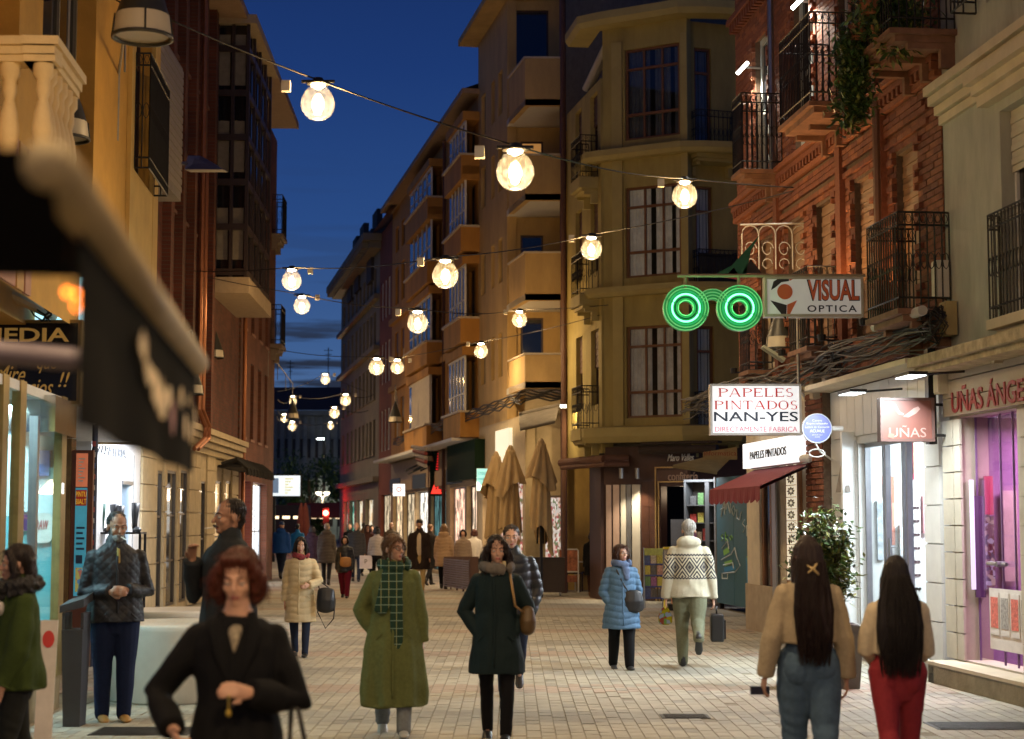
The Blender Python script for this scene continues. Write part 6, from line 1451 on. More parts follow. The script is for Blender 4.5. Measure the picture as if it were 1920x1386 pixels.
obj('emblem_ball',(MB().add([F_.P(cu_+.09*math.cos(2*math.pi*i/20),.014,cz_+.09*math.sin(2*math.pi*i/20))for i in range(20)],[tuple(range(20))]),ORNG),t)
poly([(cu_-.16,cz_+.02),(cu_-.13,cz_+.12),(cu_-.05,cz_+.17),(cu_+.05,cz_+.17),(cu_+.05,cz_+.125),(cu_-.04,cz_+.11),(cu_-.11,cz_+.05)],INK,'emblem_lid')
poly([(cu_+.055,cz_+.17),(cu_+.16,cz_+.21),(cu_+.13,cz_+.17),(cu_+.10,cz_+.15),(cu_+.055,cz_+.125)],ORNG,'emblem_flick')
poly([(cu_-.17,cz_-.10),(cu_+.02,cz_-.155),(cu_+.01,cz_-.33)],INK,'emblem_point');poly([(cu_+.14,cz_-.10),(cu_+.025,cz_-.15),(cu_+.02,cz_-.33)],ORNG,'emblem_point')
u_=FR.u(1625,510);q=FR.P(u_,0,0);a=at(1270,517,163);b_=at(1622,517,163);m_=MB();m_.tube([a,b_],.022,6);m_.tube([at(1285,517,163),at(1285,540,163)],.02,6);m_.tube([at(1385,517,163),at(1385,540,163)],.02,6)
obj('carrying_arm',(m_,mat('arm_tan',(.3,.24,.16),.6)),t)
t,F_,w_,z0,z1=signbox(1332,720,1502,816,142,mat('papeles_face',(.8,.8,.8),.4,var=0,emit=(.96,.98,1),estr=.62),'bright white lit box sign reading PAPELES PINTADOS NAN-YES DIRECTAMENTE FABRICA',bm_=mat('sign_edge_w',(.55,.53,.5),.4))
GL={'P':(.78,[('s',.18),('b',.18,.48,1.0)]),'A':(.95,[('d',.10,.46,0),('d',.86,.50,1),('h',.25,.70,.33)]),'E':(.78,[('s',.18),('h',.18,.72,.965),('h',.18,.58,.52),('h',.18,.76,.035),('v',.74,0,.2),('v',.70,.8,1),('v',.56,.42,.62)]),'L':(.74,[('s',.18),('h',.18,.70,.035),('v',.69,0,.22)]),'S':(.66,[('S',)]),'I':(.42,[('s',.21)]),'N':(.95,[('t',.14),('t',.82),('D',)]),'T':(.82,[('s',.41),('h',.04,.78,.965),('v',.05,.78,1),('v',.77,.78,1)]),'D':(.88,[('s',.18),('b',.18,0,1.0)]),'O':(.9,[('O',)])}
def roman(mb,word,F,u0,z0,w,h,v):
 tot=sum(GL[c][0]for c in word)+.08*(len(word)-1);k=w/tot;x=u0
 T,t_=.20*h,.07*h
 def q(pts):mb.add([F.P(a,v,b_)for a,b_ in pts],[tuple(range(len(pts)))])
 def ring(cx,cz,rx,rz,tw,a0=0,a1=2*math.pi,n=18):
  for i in range(n):
   a,b_=a0+(a1-a0)*i/n,a0+(a1-a0)*(i+1)/n
   ra=lambda s_:(cx+(rx-tw*abs(math.cos(s_)))*math.cos(s_),cz+(rz-t_)*math.sin(s_))
   ro=lambda s_:(cx+rx*math.cos(s_),cz+rz*math.sin(s_))
   q([ro(a),ro(b_),ra(b_),ra(a)])
 for c in word:
  gw,st=GL[c];W_=gw*k
  X=lambda f:x+f*k
  for s_ in st:
   o=s_[0]
   if o in 'st':
    th=T if o=='s' else t_;cx=X(s_[1]);q([(cx-th/2,z0),(cx+th/2,z0),(cx+th/2,z0+h),(cx-th/2,z0+h)])
    for zz in((z0,z0+t_*.8),(z0+h-t_*.8,z0+h)):q([(cx-th/2-T*.45,zz[0]),(cx+th/2+T*.45,zz[0]),(cx+th/2+T*.45,zz[1]),(cx-th/2-T*.45,zz[1])])
   elif o=='h':zz=z0+s_[3]*h;q([(X(s_[1]),zz-t_/2),(X(s_[2]),zz-t_/2),(X(s_[2]),zz+t_/2),(X(s_[1]),zz+t_/2)])
   elif o=='v':q([(X(s_[1])-t_/2,z0+s_[2]*h),(X(s_[1])+t_/2,z0+s_[2]*h),(X(s_[1])+t_/2,z0+s_[3]*h),(X(s_[1])-t_/2,z0+s_[3]*h)])
   elif o=='d':
    th=T if s_[3]else t_;q([(X(s_[1])-th/2,z0),(X(s_[1])+th/2,z0),(X(s_[2])+th/2,z0+h),(X(s_[2])-th/2,z0+h)])
    q([(X(s_[1])-T*.6,z0),(X(s_[1])+T*.6,z0),(X(s_[1])+T*.6,z0+t_*.8),(X(s_[1])-T*.6,z0+t_*.8)])
   elif o=='D':q([(X(.14)-T*.5,z0+h),(X(.14)+T*.5,z0+h),(X(.82)+T*.3,z0),(X(.82)-T*.5,z0)])
   elif o=='b':
    zb,zt=z0+s_[2]*h,z0+s_[3]*h;ring(X(s_[1])+.1*k,(zb+zt)/2,W_*.68 if s_[2]else W_*.70,(zt-zb)/2,T,-math.pi/2,math.pi/2,12)
   elif o=='O':ring(x+W_/2,z0+h/2,W_*.47,h*.51,T)
   elif o=='S':
    ring(x+W_*.5,z0+h*.74,W_*.38,h*.27,T*.8,math.pi*.2,math.pi*1.5,12);ring(x+W_*.5,z0+h*.265,W_*.42,h*.275,T*.8,-math.pi*.85,math.pi*.5,12)
  x+=(gw+.08)*k
RED=mat('sign_red',(.62,.03,.03),.5,var=0,emit=(.8,.03,.02),estr=.12)
h_=z1-z0
for word,f,fz,in(('PAPELES',.83,.745),('PINTADOS',.92,.50)):
 m_=MB();roman(m_,word,F_,w_*(1-f)/2,z0+h_*fz-.0,w_*f,h_*.17,.013);obj('lettering',(m_,RED),t,kind='stuff')
lettering('NAN-YES',mat('navy_ink',(.01,.02,.05),.5,var=0),F_,w_/2,.012,z0+h_*.36,w=w_*.92,h=h_*.19,parent=t,depth=.004,bold=.01)
lettering('DIRECTAMENTE FABRICA',mat('pink_ink',(.6,.12,.2),.5,var=0,emit=(.7,.15,.25),estr=.3),F_,w_/2,.012,z0+h_*.115,w=w_*.90,h=h_*.10,parent=t,depth=.003)
m_=MB();m_.tube([F_.P(w_,-.08,z1-.05),FR.P(FR.u(1508,760),0,z1-.05)],.02,6);m_.tube([F_.P(w_*.98,-.05,z1+1.05),F_.P(w_*.98,-.05,z1)],.02,6);m_.tube([F_.P(w_*.98,-.05,z1+1.0),FR.P(FR.u(1500,640),0,z1+1.0)],.018,6);obj('bracket',(m_,STEEL),t)
point('sign_spill',F_.P(w_/2,.5,(z0+z1)/2),7,(.95,.98,1),.3,t)
p=at(1532,803,152);t=thing('round_sign',p,'round blue sign with small white words between the white box sign and the optician','sign');F_=Fr((p.x,p.y),(1,0),(0,-1));r_=.185
for nm,ra,v0_,v1_,m__ in(('rim',r_,-.05,0,mat('rim_pale',(.55,.6,.7),.4)),('face',r_*.93,-.04,.006,mat('face_blue',(.045,.07,.38),.35,emit=(.1,.15,.8),estr=.22,var=0))):
 m_=MB();m_.prism(F_,[(ra*math.cos(2*math.pi*i/32),p.z+ra*math.sin(2*math.pi*i/32))for i in range(32)],v0_,v1_);obj(nm,(m_,m__),t)
PW_=mat('word_white',(.75,.78,.85),.5,emit=(.8,.85,1),estr=.5,var=0)
for body,dz,w1_,h1_ in(('Centro',.095,.12,.026),('Especializado',.055,.26,.028),('Lentes de Contacto',.015,.30,.026),('ACUVUE',-.035,.18,.036),('JOHNSON VISION',-.085,.13,.014),('CARE',-.11,.06,.014)):lettering(body,PW_,F_,0,.010,p.z+dz,w=w1_,h=h1_,parent=t,depth=.003)
m_=MB();m_.tube([p+Vector((r_,.02,0)),p+Vector((r_+.14,.05,0))],.03,6);m_.tube([p+Vector((-.02,.02,-r_)),p+Vector((.05,.1,-r_-.1)),FR.P(FR.u(1560,850),0,p.z-.33)],.012,6)
m_.tube([p+Vector((.1*math.cos(a),.05,-r_-.12+.05*math.sin(a)))for a in[i*.7 for i in range(10)]],.008,4);obj('bracket',(m_,WHITEP),t)
t,F_,w_,z0,z1=signbox(1651,746,1751,828,174,mat('unas_face',(.15,.05,.035),.5,var=.08),'square brown hanging sign reading UÑAS with a hand and brush mark',bm_=mat('unas_edge',(.10,.05,.04),.5))
PAL=mat('unas_print',(.34,.20,.17),.5,var=0)
h_=z1-z0
lettering('UÑAS',PAL,F_,w_*.5,.012,z0+h_*.23,w=w_*.68,h=h_*.27,parent=t,depth=.004,bold=.0)
poly([(w_*(.27+.0),z0+h_*.86),(w_*.29,z0+h_*.85),(w_*.36,z0+h_*.68),(w_*.44,z0+h_*.63),(w_*.42,z0+h_*.60),(w_*.34,z0+h_*.62),(w_*.28,z0+h_*.72)],PAL,'printed_brush',parent=t,F=F_)
poly([(w_*.42,z0+h_*.57),(w_*.52,z0+h_*.66),(w_*.62,z0+h_*.76),(w_*.70,z0+h_*.80),(w_*.74,z0+h_*.74),(w_*.66,z0+h_*.64),(w_*.52,z0+h_*.55)],PAL,'printed_hand',parent=t,F=F_)
poly([(w_*.13,z0+h_*.10),(w_*.24,z0+h_*.06),(w_*.25,z0+h_*.17),(w_*.15,z0+h_*.2)],mat('worn_patch',(.22,.11,.08),.7),'worn_patch',.018,parent=t,F=F_)
for zz in(z0+.07,z1-.07):obj('bracket_arm',((lambda m:m.tube([F_.P(w_,-.07,zz),FR.P(FR.u(1777,800),0,zz)],.018,6))(MB()),BLK),t)
obj('hinge_box',(MB().box(F_,w_*.96,w_+.06,-.3,-.14,z0-.02,z1+.55),BLK),t)
p=at(1336,578,163);t=thing('neon_spectacles',p,'green neon sign in the shape of spectacles glowing beside the white optician sign','sign');F_=Fr((p.x,p.y),(1,0),(0,-1))
GN=emis('green_neon_core',(.14,1,.36),5);GN2=emis('green_neon_dim',(.03,.45,.12),1.0);GN3=emis('green_tube_off',(.015,.16,.05),.5)
GP_=mat('green_plate',(.01,.10,.03),.35,var=.1,emit=(0,.5,.12),estr=.28);GTB=mat('pale_green_tube',(.30,.5,.30),.3,emit=(.1,.6,.2),estr=.25)
rl=.262;cx_=[-.311,.311]
def ringtube(c,r,rt,m,name,a0=0,a1=2*math.pi,v=.03,n=36):m_=MB();m_.tube([F_.P(c[0]+r*math.cos(a0+(a1-a0)*i/n),v,p.z+c[1]+r*math.sin(a0+(a1-a0)*i/n))for i in range(n+1)],rt,8,False);return obj(name,(m_,m,True),t)
def plate(c,r0,r1,m,name,v0_=-.1,v1_=0,n=32,a0=0,a1=2*math.pi):
 m_=MB()
 for i in range(n):
  a,b_=a0+(a1-a0)*i/n,a0+(a1-a0)*(i+1)/n
  P_=lambda r,w2,v:F_.P(c[0]+r*math.cos(w2),v,p.z+c[1]+r*math.sin(w2))
  m_.quad(P_(r0,a,v1_),P_(r1,a,v1_),P_(r1,b_,v1_),P_(r0,b_,v1_));m_.quad(P_(r1,a,v0_),P_(r1,a,v1_),P_(r1,b_,v1_),P_(r1,b_,v0_));m_.quad(P_(r0,a,v0_),P_(r0,a,v1_),P_(r0,b_,v1_),P_(r0,b_,v0_))
 return obj(name,(m_,m),t)
for k,x in enumerate(cx_):
 c=(x,0);plate(c,.085,rl,GP_,'lens_plate')
 ringtube(c,rl,.007,GTB,'outer_tube');ringtube(c,rl-.035,.007,GTB,'outer_tube');ringtube(c,.09,.006,GTB,'inner_tube')
 ringtube(c,.160,.010,GN,'neon_tube',v=.035);ringtube(c,.195,.010,GN2,'neon_tube');ringtube(c,.125,.008,GN3,'neon_tube')
 point('neon_glow',F_.P(x,.12,p.z),5,(.1,1,.3),.12,t)
plate((0,.02),.085,.20,GP_,'bridge_plate',a0=.35,a1=math.pi-.35,v0_=-.09,v1_=-.004)
for r_ in(.20,.165,.13,.095):ringtube((0,.02),r_,.006,GTB,'bridge_tube',.35,math.pi-.35,.02,16)
WI=mat('white_iron',(.42,.41,.38),.5,.2);p=at(1455,505,133);t=thing('scroll_bracket',p,'pale wrought iron scrollwork bracket above the optician sign','bracket');F_=Fr((p.x,p.y),(1,0),(0,-1))
m_=MB()
for x in(-.36,-.12,.12,.36):
 m_.tube([F_.P(x-.12,0,p.z),F_.P(x-.12,0,p.z+.5)]+[F_.P(x-.12*math.cos(a),0,p.z+.5+.13*math.sin(a))for a in(.5,1,1.57,2.1,2.6)]+[F_.P(x+.12,0,p.z+.5),F_.P(x+.12,0,p.z)],.010,5)
 m_.tube([F_.P(x+.09*math.cos(a)*(1-a/14),.0,p.z+.3+.09*math.sin(a))for a in[i*.5 for i in range(14)]],.007,4)
 m_.tube([F_.P(x+.07*math.cos(a),.0,p.z+.08+.07*math.sin(a))for a in[i*.5 for i in range(10)]],.007,4)
m_.tube([F_.P(-.5,0,p.z+.64),F_.P(.5,0,p.z+.66)],.014,5);obj('scrollwork',(m_,WI),t)
m_=MB();m_.tube([F_.P(.5,0,p.z-.1),F_.P(.5,0,p.z+.95)],.03,6);m_.tube([F_.P(.5,0,p.z+.3),FR.P(FR.u(1515,450),0,p.z+.3)],.02,5);obj('post',(m_,WI),t)
for(pts,c,lab,nm)in(([(1398,520),(1345,512),(1372,498),(1425,440),(1408,470)],(.02,.11,.06),'folded dark green flag above the neon spectacles','flag'),([(1358,520),(1392,525),(1376,502)],(.35,.02,.05),'small red flag above the neon spectacles','flag'),([(1392,512),(1428,512),(1408,486)],(.03,.02,.02),'small black flag above the neon spectacles','flag')):
 vs=[at(a,b_,146)for a,b_ in pts];n=len(vs);m_=MB();m_.add(vs+[v+Vector((0,.03,0))for v in vs],[tuple(range(n)),tuple(range(2*n-1,n-1,-1))]+[(i,(i+1)%n,(i+1)%n+n,i+n)for i in range(n)]);tag(obj(nm,(m_,mat('flag_%d'%int(c[0]*1000),c,.8,var=.2))),lab,'flag')
p=at(1450,660,130);t=thing('floodlight',p,'pale tilted floodlight under the optician sign beside its post','lamp');F_=Fr((p.x,p.y),(1,0),(0,-1));m_=MB();m_.prism(F_,[(-.17,p.z+.06),(-.15,p.z+.09),(.16,p.z-.10),(.14,p.z-.15)],-.12,.12);obj('housing',(m_,mat('pale_green_grey',(.38,.42,.33),.5)),t);obj('arm',((lambda m:m.tube([p,p+Vector((.12,.1,.05)),FR.P(FR.u(1470,660),0,p.z+.05)],.015,5))(MB()),STEEL),t)
#kiosk and racks
p0=gs(1345,96);p1=gs(1412,104);Fk=Fr(p0,(p1-p0).to_2d());
if Fk.N.y>0:Fk.N=-Fk.N
wk=(p1-p0).length;zt=at(1375,893,99).z;zb0_=at(1350,1128,96).z
TEAL=mat('teal_panel',(.05,.15,.20),.5,var=.1);GYM=mat('grey_metal',(.16,.17,.18),.5,.2)
kk=thing('book_kiosk',p0,'teal kiosk back painted with white and green lettering and book drawings','kiosk')
for i in range(2):obj('panel',(MB().box(Fk,wk*i/2+.01,wk*(i+1)/2-.01,-.06,0,.12,zt),TEAL),kk)
obj('edge_post',(MB().box(Fk,-.10,-.002,-.5,.02,.1,zt+.02),mat('edge_grey',(.30,.31,.33),.5)),kk)
obj('core',(MB().box(Fk,.0,wk,-.5,-.062,.12,zt-.02),GYM),kk)
for x in(.1,wk-.2):m_=MB();m_.tube([Fk.P(x,-.1,.06),Fk.P(x,-.02,.06)],.06,10);obj('wheel',(m_,BLK),kk)
WG=mat('graffiti_white',(.62,.68,.70),.5,var=0);GG=mat('graffiti_green',(.25,.55,.10),.5,var=0);BG=mat('graffiti_blue',(.04,.25,.50),.5,var=0)
def kzz(py):return at(1370,py,99).z
def ku(px):return Fk.u(px,1000)
def stroke(pts,m,name,r=.011):m_=MB();m_.tube([Fk.P(ku(a),.008,kzz(b_))for a,b_ in pts],r,4);return obj(name,(m_,m),kk)
lt=[[(1353,968),(1358,945),(1361,925),(1360,965)],[(1352,955),(1361,950)],[(1363,955),(1363,930),(1370,962),(1371,938)],[(1375,965),(1373,955),(1377,948),(1380,958),(1376,967)],[(1383,955),(1383,972),(1388,975),(1391,960)],[(1397,975),(1393,982),(1398,988),(1394,998)],[(1401,985),(1401,1005)],[(1406,988),(1401,995),(1407,1004)]]
for l_ in lt:stroke(l_,WG,'painted_letter')
for l_ in([(1356,1003),(1353,1006),(1356,1011),(1353,1015)],[(1361,998),(1361,1016)],[(1365,1004),(1361,1009),(1366,1015)],[(1369,1008),(1372,1004),(1374,1009),(1371,1013),(1369,1008)]):stroke(l_,GG,'painted_letter')
for l_ in([(1354,1030),(1365,1014),(1367,1030)],[(1353,1052),(1371,1040),(1378,1027),(1382,1045),(1388,1060),(1378,1073),(1356,1078)],[(1356,1062),(1374,1056),(1376,1066)],[(1354,1078),(1354,1088),(1364,1087),(1364,1078)]):stroke(l_,WG,'painted_book_outline',.013)
for(pts,m__)in(([(1356,1034),(1366,1026),(1368,1036),(1357,1044)],GG),([(1358,1056),(1372,1050),(1373,1058),(1359,1064)],GG),([(1357,1067),(1377,1060),(1379,1068),(1358,1075)],BG),([(1398,920),(1408,915),(1408,958),(1402,945)],BG),([(1398,1045),(1408,1040),(1408,1110),(1400,1098)],BG),([(1400,1042),(1408,1036),(1408,1052),(1401,1056)],GG)):
 obj('painted_patch',(MB().add([Fk.P(ku(a),.006,kzz(b_))for a,b_ in pts],[(0,1,2,3)]),m__),kk)
p=gs(1285,93.5);q=gs(1345,94.5);Fm=Fr(p,(q-p).to_2d());
if Fm.N.y>0:Fm.N=-Fm.N
wm=(q-p).length;zt2=at(1310,903,94).z
mk=thing('magazine_shelves',p,'grey open shelves filled with books and magazines beside the teal kiosk','shelves')
SHG=mat('shelf_grey',(.12,.125,.13),.5)
for x in(0,wm*.66,wm*.72,wm-.03):obj('upright',(MB().box(Fm,x,x+.045,-.3,.02,.1,zt2),SHG),mk)
obj('back',(MB().box(Fm,.03,wm,-.32,-.302,.1,zt2),mat('shelf_back',(.07,.065,.06),.7)),mk)
obj('top',(MB().box(Fm,0,wm,-.32,.03,zt2+.002,zt2+.05),SHG),mk)
BKC=[(.55,.5,.42),(.5,.06,.05),(.08,.12,.3),(.6,.55,.12),(.15,.3,.12),(.35,.15,.35),(.6,.35,.3),(.12,.12,.12)]
bkm=[mat('cover_%d'%i,c,.4,var=.65,scale=50)for i,c in enumerate(BKC)]
for j in range(6):
 z_=.25+j*(zt2-.35)/6;sh_=obj('shelf',(MB().box(Fm,.046,wm-.03,-.3,0,z_-.02,z_),SHG),mk)
 x=.07
 while x<wm-.18:
  if abs(x-wm*.66)<.12:x+=.14;continue
  w2_=R.uniform(.09,.14);h2=R.uniform(.16,.25)
  o=obj('book',(MB().box(Fm,x,x+w2_,-.14,-.12,z_+.003,z_+h2),R.choice(bkm)),mk);x+=w2_+R.uniform(.01,.05)
area('shelf_light',Fm.P(wm/2,.35,zt2+.25),Fm.P(wm/2,-.1,1.0),26,(.9,.95,1),.8,.2,mk)
obj('side_cabinet',(MB().box(Fm,-.36,-.02,-.5,-.1,.1,zt2-.75),mat('cab_side',(.10,.10,.105),.4)),mk)
p=gs(1226,95);F_=Fr((p.x,p.y),(1,0),(0,-1));rk=thing('newspaper_rack',p,'leaning wire rack of bright magazines beside the blue coat woman','rack')
for x in(-.19,.19):obj('leg',((lambda m:m.tube([F_.P(x,.18,0),F_.P(x,0,1.18)],.012,6))(MB()),STEEL),rk);obj('leg',((lambda m:m.tube([F_.P(x,-.25,0),F_.P(x,0,1.18)],.01,6))(MB()),STEEL),rk)
obj('header',(MB().box(F_,-.19,.19,.0,.02,1.03,1.17),mat('lime_header',(.45,.5,.15),.5,var=.3,scale=20)),rk)
for j in range(4):
 z_=.18+j*.22;obj('tray',(MB().box(F_,-.2,.2,.10-j*.03,.14-j*.03,z_,z_+.03),mat('tray_blue',(.05,.08,.3),.5)),rk)
 for i in range(3):obj('magazine',(MB().box(F_,-.18+i*.125,-.07+i*.125,.085-j*.03,.095-j*.03,z_+.01,z_+.19+R.uniform(0,.03)),R.choice(bkm)),rk)
p=gs(1262,98);F_=Fr((p.x,p.y),(1,0),(0,-1));yx=thing('parcel_box',p,'box of papers with a yellow top and orange side behind the white sweater man','box');obj('case',(MB().box(F_,-.15,.15,-.15,.15,.85,1.17),mat('yx_print',(.3,.3,.35),.6,var=.6,scale=20)),yx);obj('yellow_top',(MB().box(F_,-.17,.17,-.17,.17,1.172,1.21),mat('yx_yellow',(.75,.6,.04),.5)),yx);obj('orange_side',(MB().box(F_,-.02,.17,-.14,.12,.12,.84),mat('yx_orange',(.7,.22,.03),.5)),yx);obj('foot',(MB().box(F_,-.1,.15,-.12,.1,0,.118),BLK),yx)
m_=MB();a,b_,c_,d_=at(1262,872,97),at(1330,855,100),at(1372,858,100),at(1345,885,96)
m_.add([a,b_,c_,d_,a+Vector((0,.1,-.05)),d_+Vector((0,.1,-.05))],[(0,1,2,3),(0,3,5,4)]);m_.add([at(1318,848,101),at(1382,838,101),at(1382,862,100.5),at(1318,862,100.5)],[(0,1,2,3)])
kc_=tag(obj('kiosk_canopy',(m_,mat('tan_canopy',(.42,.30,.15),.7,var=.15))),'low tan canopy spread above the magazine shelves','canopy')
obj_=at(1350,850,101);lettering('informatica',mat('rust_letters',(.30,.07,.03),.5),Fr((obj_.x,obj_.y-.02),(1,0),(0,-1)),0,.01,obj_.z,w=.6,h=.09,depth=.01,parent=kc_)
#potted shrub
def leaf_mesh(mb,c,d,n,ln,w):
 d=d.normalized();s_=d.cross(n).normalized()
 mb.add([c,c+d*ln*.45+s_*w,c+d*ln+n*ln*-.12,c+d*ln*.45-s_*w],[(0,1,2,3)])
def shrub(p,r,h,nleaf,mats_,label,name='potted_shrub',cat='plant',pot=True,z0=.6,ln=.09,seed=1):
 rr=random.Random(seed);t=thing(name,p,label,cat)
 if pot:
  obj('pot',(taper(MB(),p,.30,.28,.34,.32,0,.58),mat('pot_grey',(.11,.10,.09),.7,var=.15)),t);obj('pot_rim',(taper(MB(),p,.36,.34,.36,.34,.582,.64),MATS['pot_grey']),t)
  obj('soil',(MB().box(None,p.x-.3,p.x+.3,p.y-.28,p.y+.28,.60,.645),mat('soil',(.05,.03,.02),.95)),t)
 br=MB();tips=[]
 for k in range(26):
  a=rr.uniform(0,6.28);q=rr.random()**.5;z=z0+(h-z0)*rr.uniform(.25,1);rad=r*q*(1-.55*((z-z0)/(h-z0))**2)
  tip=p+Vector((rad*math.cos(a),rad*math.sin(a)*.8,z-p.z if p.z>.1 else z));tip=Vector((p.x+rad*math.cos(a),p.y+rad*.8*math.sin(a),p.z+z));base=Vector((p.x+rr.uniform(-.06,.06),p.y+rr.uniform(-.06,.06),p.z+z0*.95));mid=base.lerp(tip,.5)+Vector((0,0,.08));br.tube([base,mid,tip],[.014,.009,.004],5);tips.append((mid,tip))
 obj('stems',(br,mat('stem_brown',(.10,.07,.04),.8)),t,kind='stuff')
 lf=MB()
 for k in range(nleaf):
  a_,b__=rr.choice(tips);c=a_.lerp(b__,rr.uniform(-.1,1.05))+Vector((rr.gauss(0,.06),rr.gauss(0,.06),rr.gauss(0,.06)));d=Vector((rr.gauss(0,1),rr.gauss(0,1),rr.gauss(.3,.7)));n=Vector((rr.gauss(0,.4),rr.gauss(0,.4),1)).normalized()
  lf.mi=rr.randrange(len(mats_));leaf_mesh(lf,c,d,n,ln*rr.uniform(.6,1.25),ln*.2)
 obj('foliage',(lf,mats_),t,kind='stuff');return t
LV=[mat('leaf_dark',(.035,.075,.02),.35,var=.3),mat('leaf_mid',(.07,.13,.03),.35,var=.3),mat('leaf_yellow',(.20,.22,.05),.4,var=.3)]
shrub(gs(1548,182),.44,1.78,5200,LV,'bushy glossy green shrub in a square grey pot at the optician corner',seed=4)
def hang(pts,n,spread,label,seed):
 rr=random.Random(seed);t=thing('balcony_plant',pts[0],label,'plant');lf=MB();
 for k in range(n):
  i=rr.uniform(0,len(pts)-1.001);c=pts[int(i)].lerp(pts[int(i)+1],i%1)+Vector((rr.gauss(0,spread),rr.gauss(0,spread*.6),rr.gauss(0,spread)))
  lf.mi=rr.randrange(2)if rr.random()<.8 else 2;leaf_mesh(lf,c,Vector((rr.gauss(0,1),rr.gauss(-.3,1),rr.gauss(.1,1))),Vector((rr.gauss(0,.5),-.6,.8)).normalized(),.13*rr.uniform(.5,1.2),.022)
 obj('foliage',(lf,LV),t,kind='stuff');m_=MB();m_.tube(pts,.02,5);obj('stem',(m_,MATS['stem_brown']),t)
 q=pts[0];m_=MB();m_.lathe(q+Vector((0,0,-.12)),[(.001,0),(.1,0),(.13,.2),(.12,.2),(.001,.17)],12);obj('flower_pot',(m_,mat('terracotta_pot',(.3,.12,.06),.8)),t)
hang([at(1612,60,170),at(1600,110,170),at(1606,165,169),at(1598,222,168)],1900,.10,'long green fern trailing down from the brick balcony corner',2)
hang([at(1632,10,174),at(1660,22,174),at(1700,30,176)],1200,.13,'leafy green plants massed in the top right brick balcony',3)
hang([at(1655,60,174),at(1690,80,176),at(1700,40,176)],500,.10,'small ferns standing inside the top right brick balcony',5)
#parasols, planters, café bits
TANC=mat('tan_canvas',(.52,.37,.19),.85,var=.12,scale=3,bump=.25,bscale=90)
def parasol(px,s,ytop,ybot,label,lean=0,seed=1,base=True):
 rr=random.Random(seed);g=gs(px,s);zt=at(px,ytop,s).z;zb=at(px,ybot,s).z;t=thing('closed_parasol',g,label,'parasol','closed tan parasols')
 def drape(z0,z1,r0,r1,ph,sk,nm,flare):
  m_=MB();n,kz=56,22;vs=[]
  for j in range(kz+1):
   f=j/kz;z=z1-(z1-z0)*f;r_=r0+(r1-r0)*f**flare
   for i in range(n):
    a=2*math.pi*i/n;fold=.60+.40*abs(math.sin(a*4+ph+f*.9*sk));fold=1+(fold-.8)*(.35+.9*f)
    zz=z-(.20*f*f*(math.sin(a*1+ph)+.5*math.sin(a*3+ph*2)))*(z1-z0)*.55*sk
    vs.append((g.x+lean*(1-f)+r_*fold*math.cos(a),g.y+r_*fold*math.sin(a),zz))
  fs=[(j*n+i,j*n+(i+1)%n,(j+1)*n+(i+1)%n,(j+1)*n+i)for j in range(kz)for i in range(n)];fs.append(tuple(range(n)));m_.add(vs,fs);return obj(nm,(m_,TANC,True),t)
 H=zt-zb
 drape(zb+.05,zt-.12,.10,.23,seed*1.3,1.5,'canopy',.7);drape(zt-.95,zt,.03,.31,seed*2.1,1.7,'canopy_cap',.8)
 m_=MB();m_.tube([g+Vector((0,0,.0)),Vector((g.x,g.y,zt-.3))],.035,8);obj('pole',(m_,BLK),t)
 for k in range(5):a=k*1.3;m_=MB();m_.tube([(g.x+.1*math.cos(a),g.y+.1*math.sin(a),zb+.25),(g.x+.11*math.cos(a),g.y+.11*math.sin(a),zb-.12)],.014,5);obj('rib_end',(m_,BLK),t)
parasol(1015,84,820,1010,'closed tan parasol standing alone beside the brown planter, rightmost of three',seed=1)
parasol(957,82,833,1000,'closed tan parasol with a wide drooping skirt, middle of three',seed=2)
parasol(930,79,845,1010,'closed tan parasol half hidden behind the middle one',seed=3)
def trolley(px0,px1,s,ytop,label,side=None):
 a,b_=gs(px0,s),gs(px1,s);F_=Fr(a,(b_-a).to_2d());
 if F_.N.y>0:F_.N=-F_.N
 w_=(b_-a).length;zt=at((px0+px1)/2,ytop,s).z;t=thing('planter_box',(a+b_)/2,label,'planter');obj('body',(MB().box(F_,0,w_,-.45,0,.09,zt),mat('planter_brown',(.045,.028,.02),.6,var=.1)),t)
 obj('rim',(MB().box(F_,-.01,w_+.01,-.46,.01,zt+.002,zt+.02),BLK),t);obj('soil',(MB().box(F_,.03,w_-.03,-.42,-.03,zt-.05,zt+.021),MATS['soil']),t)
 for x in(.1,w_-.1):
  for v in(-.38,-.07):m_=MB();q=F_.P(x,v,.04);m_.tube([q+Vector((-.015,0,0)),q+Vector((.015,0,0))],.038,10);obj('castor',(m_,STEEL),t)
trolley(992,1059,82.5,1048,'dark brown planter box on castors at the foot of the right parasol')
a,b_=gs(832,74.5),gs(880,79.5);F_=Fr(a,(b_-a).to_2d());
if F_.N.y>0:F_.N=-F_.N
w_=(b_-a).length;t=thing('slatted_screen',a,'low brown slatted terrace screen behind the green coat woman','screen')
zt=at(855,1047,77).z;SLT=mat('screen_brown',(.10,.055,.045),.5)
for x in rng(0,w_-.04,5):obj('post',(MB().box(F_,x,x+.04,-.04,0,.02,zt),SLT),t)
for j in range(13):obj('slat',(MB().box(F_,.0,w_,.002,.016,.08+j*(zt-.1)/13,.08+j*(zt-.1)/13+.035),SLT),t)
obj('end_panel',(MB().box(F_,-.0,.03,-.9,-.042,.05,zt),SLT),t)
p=gs(1066,78.5);F_=Fr((p.x,p.y),(1,.0),(0,-1));t=thing('menu_board',p,'white framed standing board with a reddish food picture next to the café table','sign')
z_a,z_b=at(1066,1072,78.5).z,at(1066,1032,78.5).z
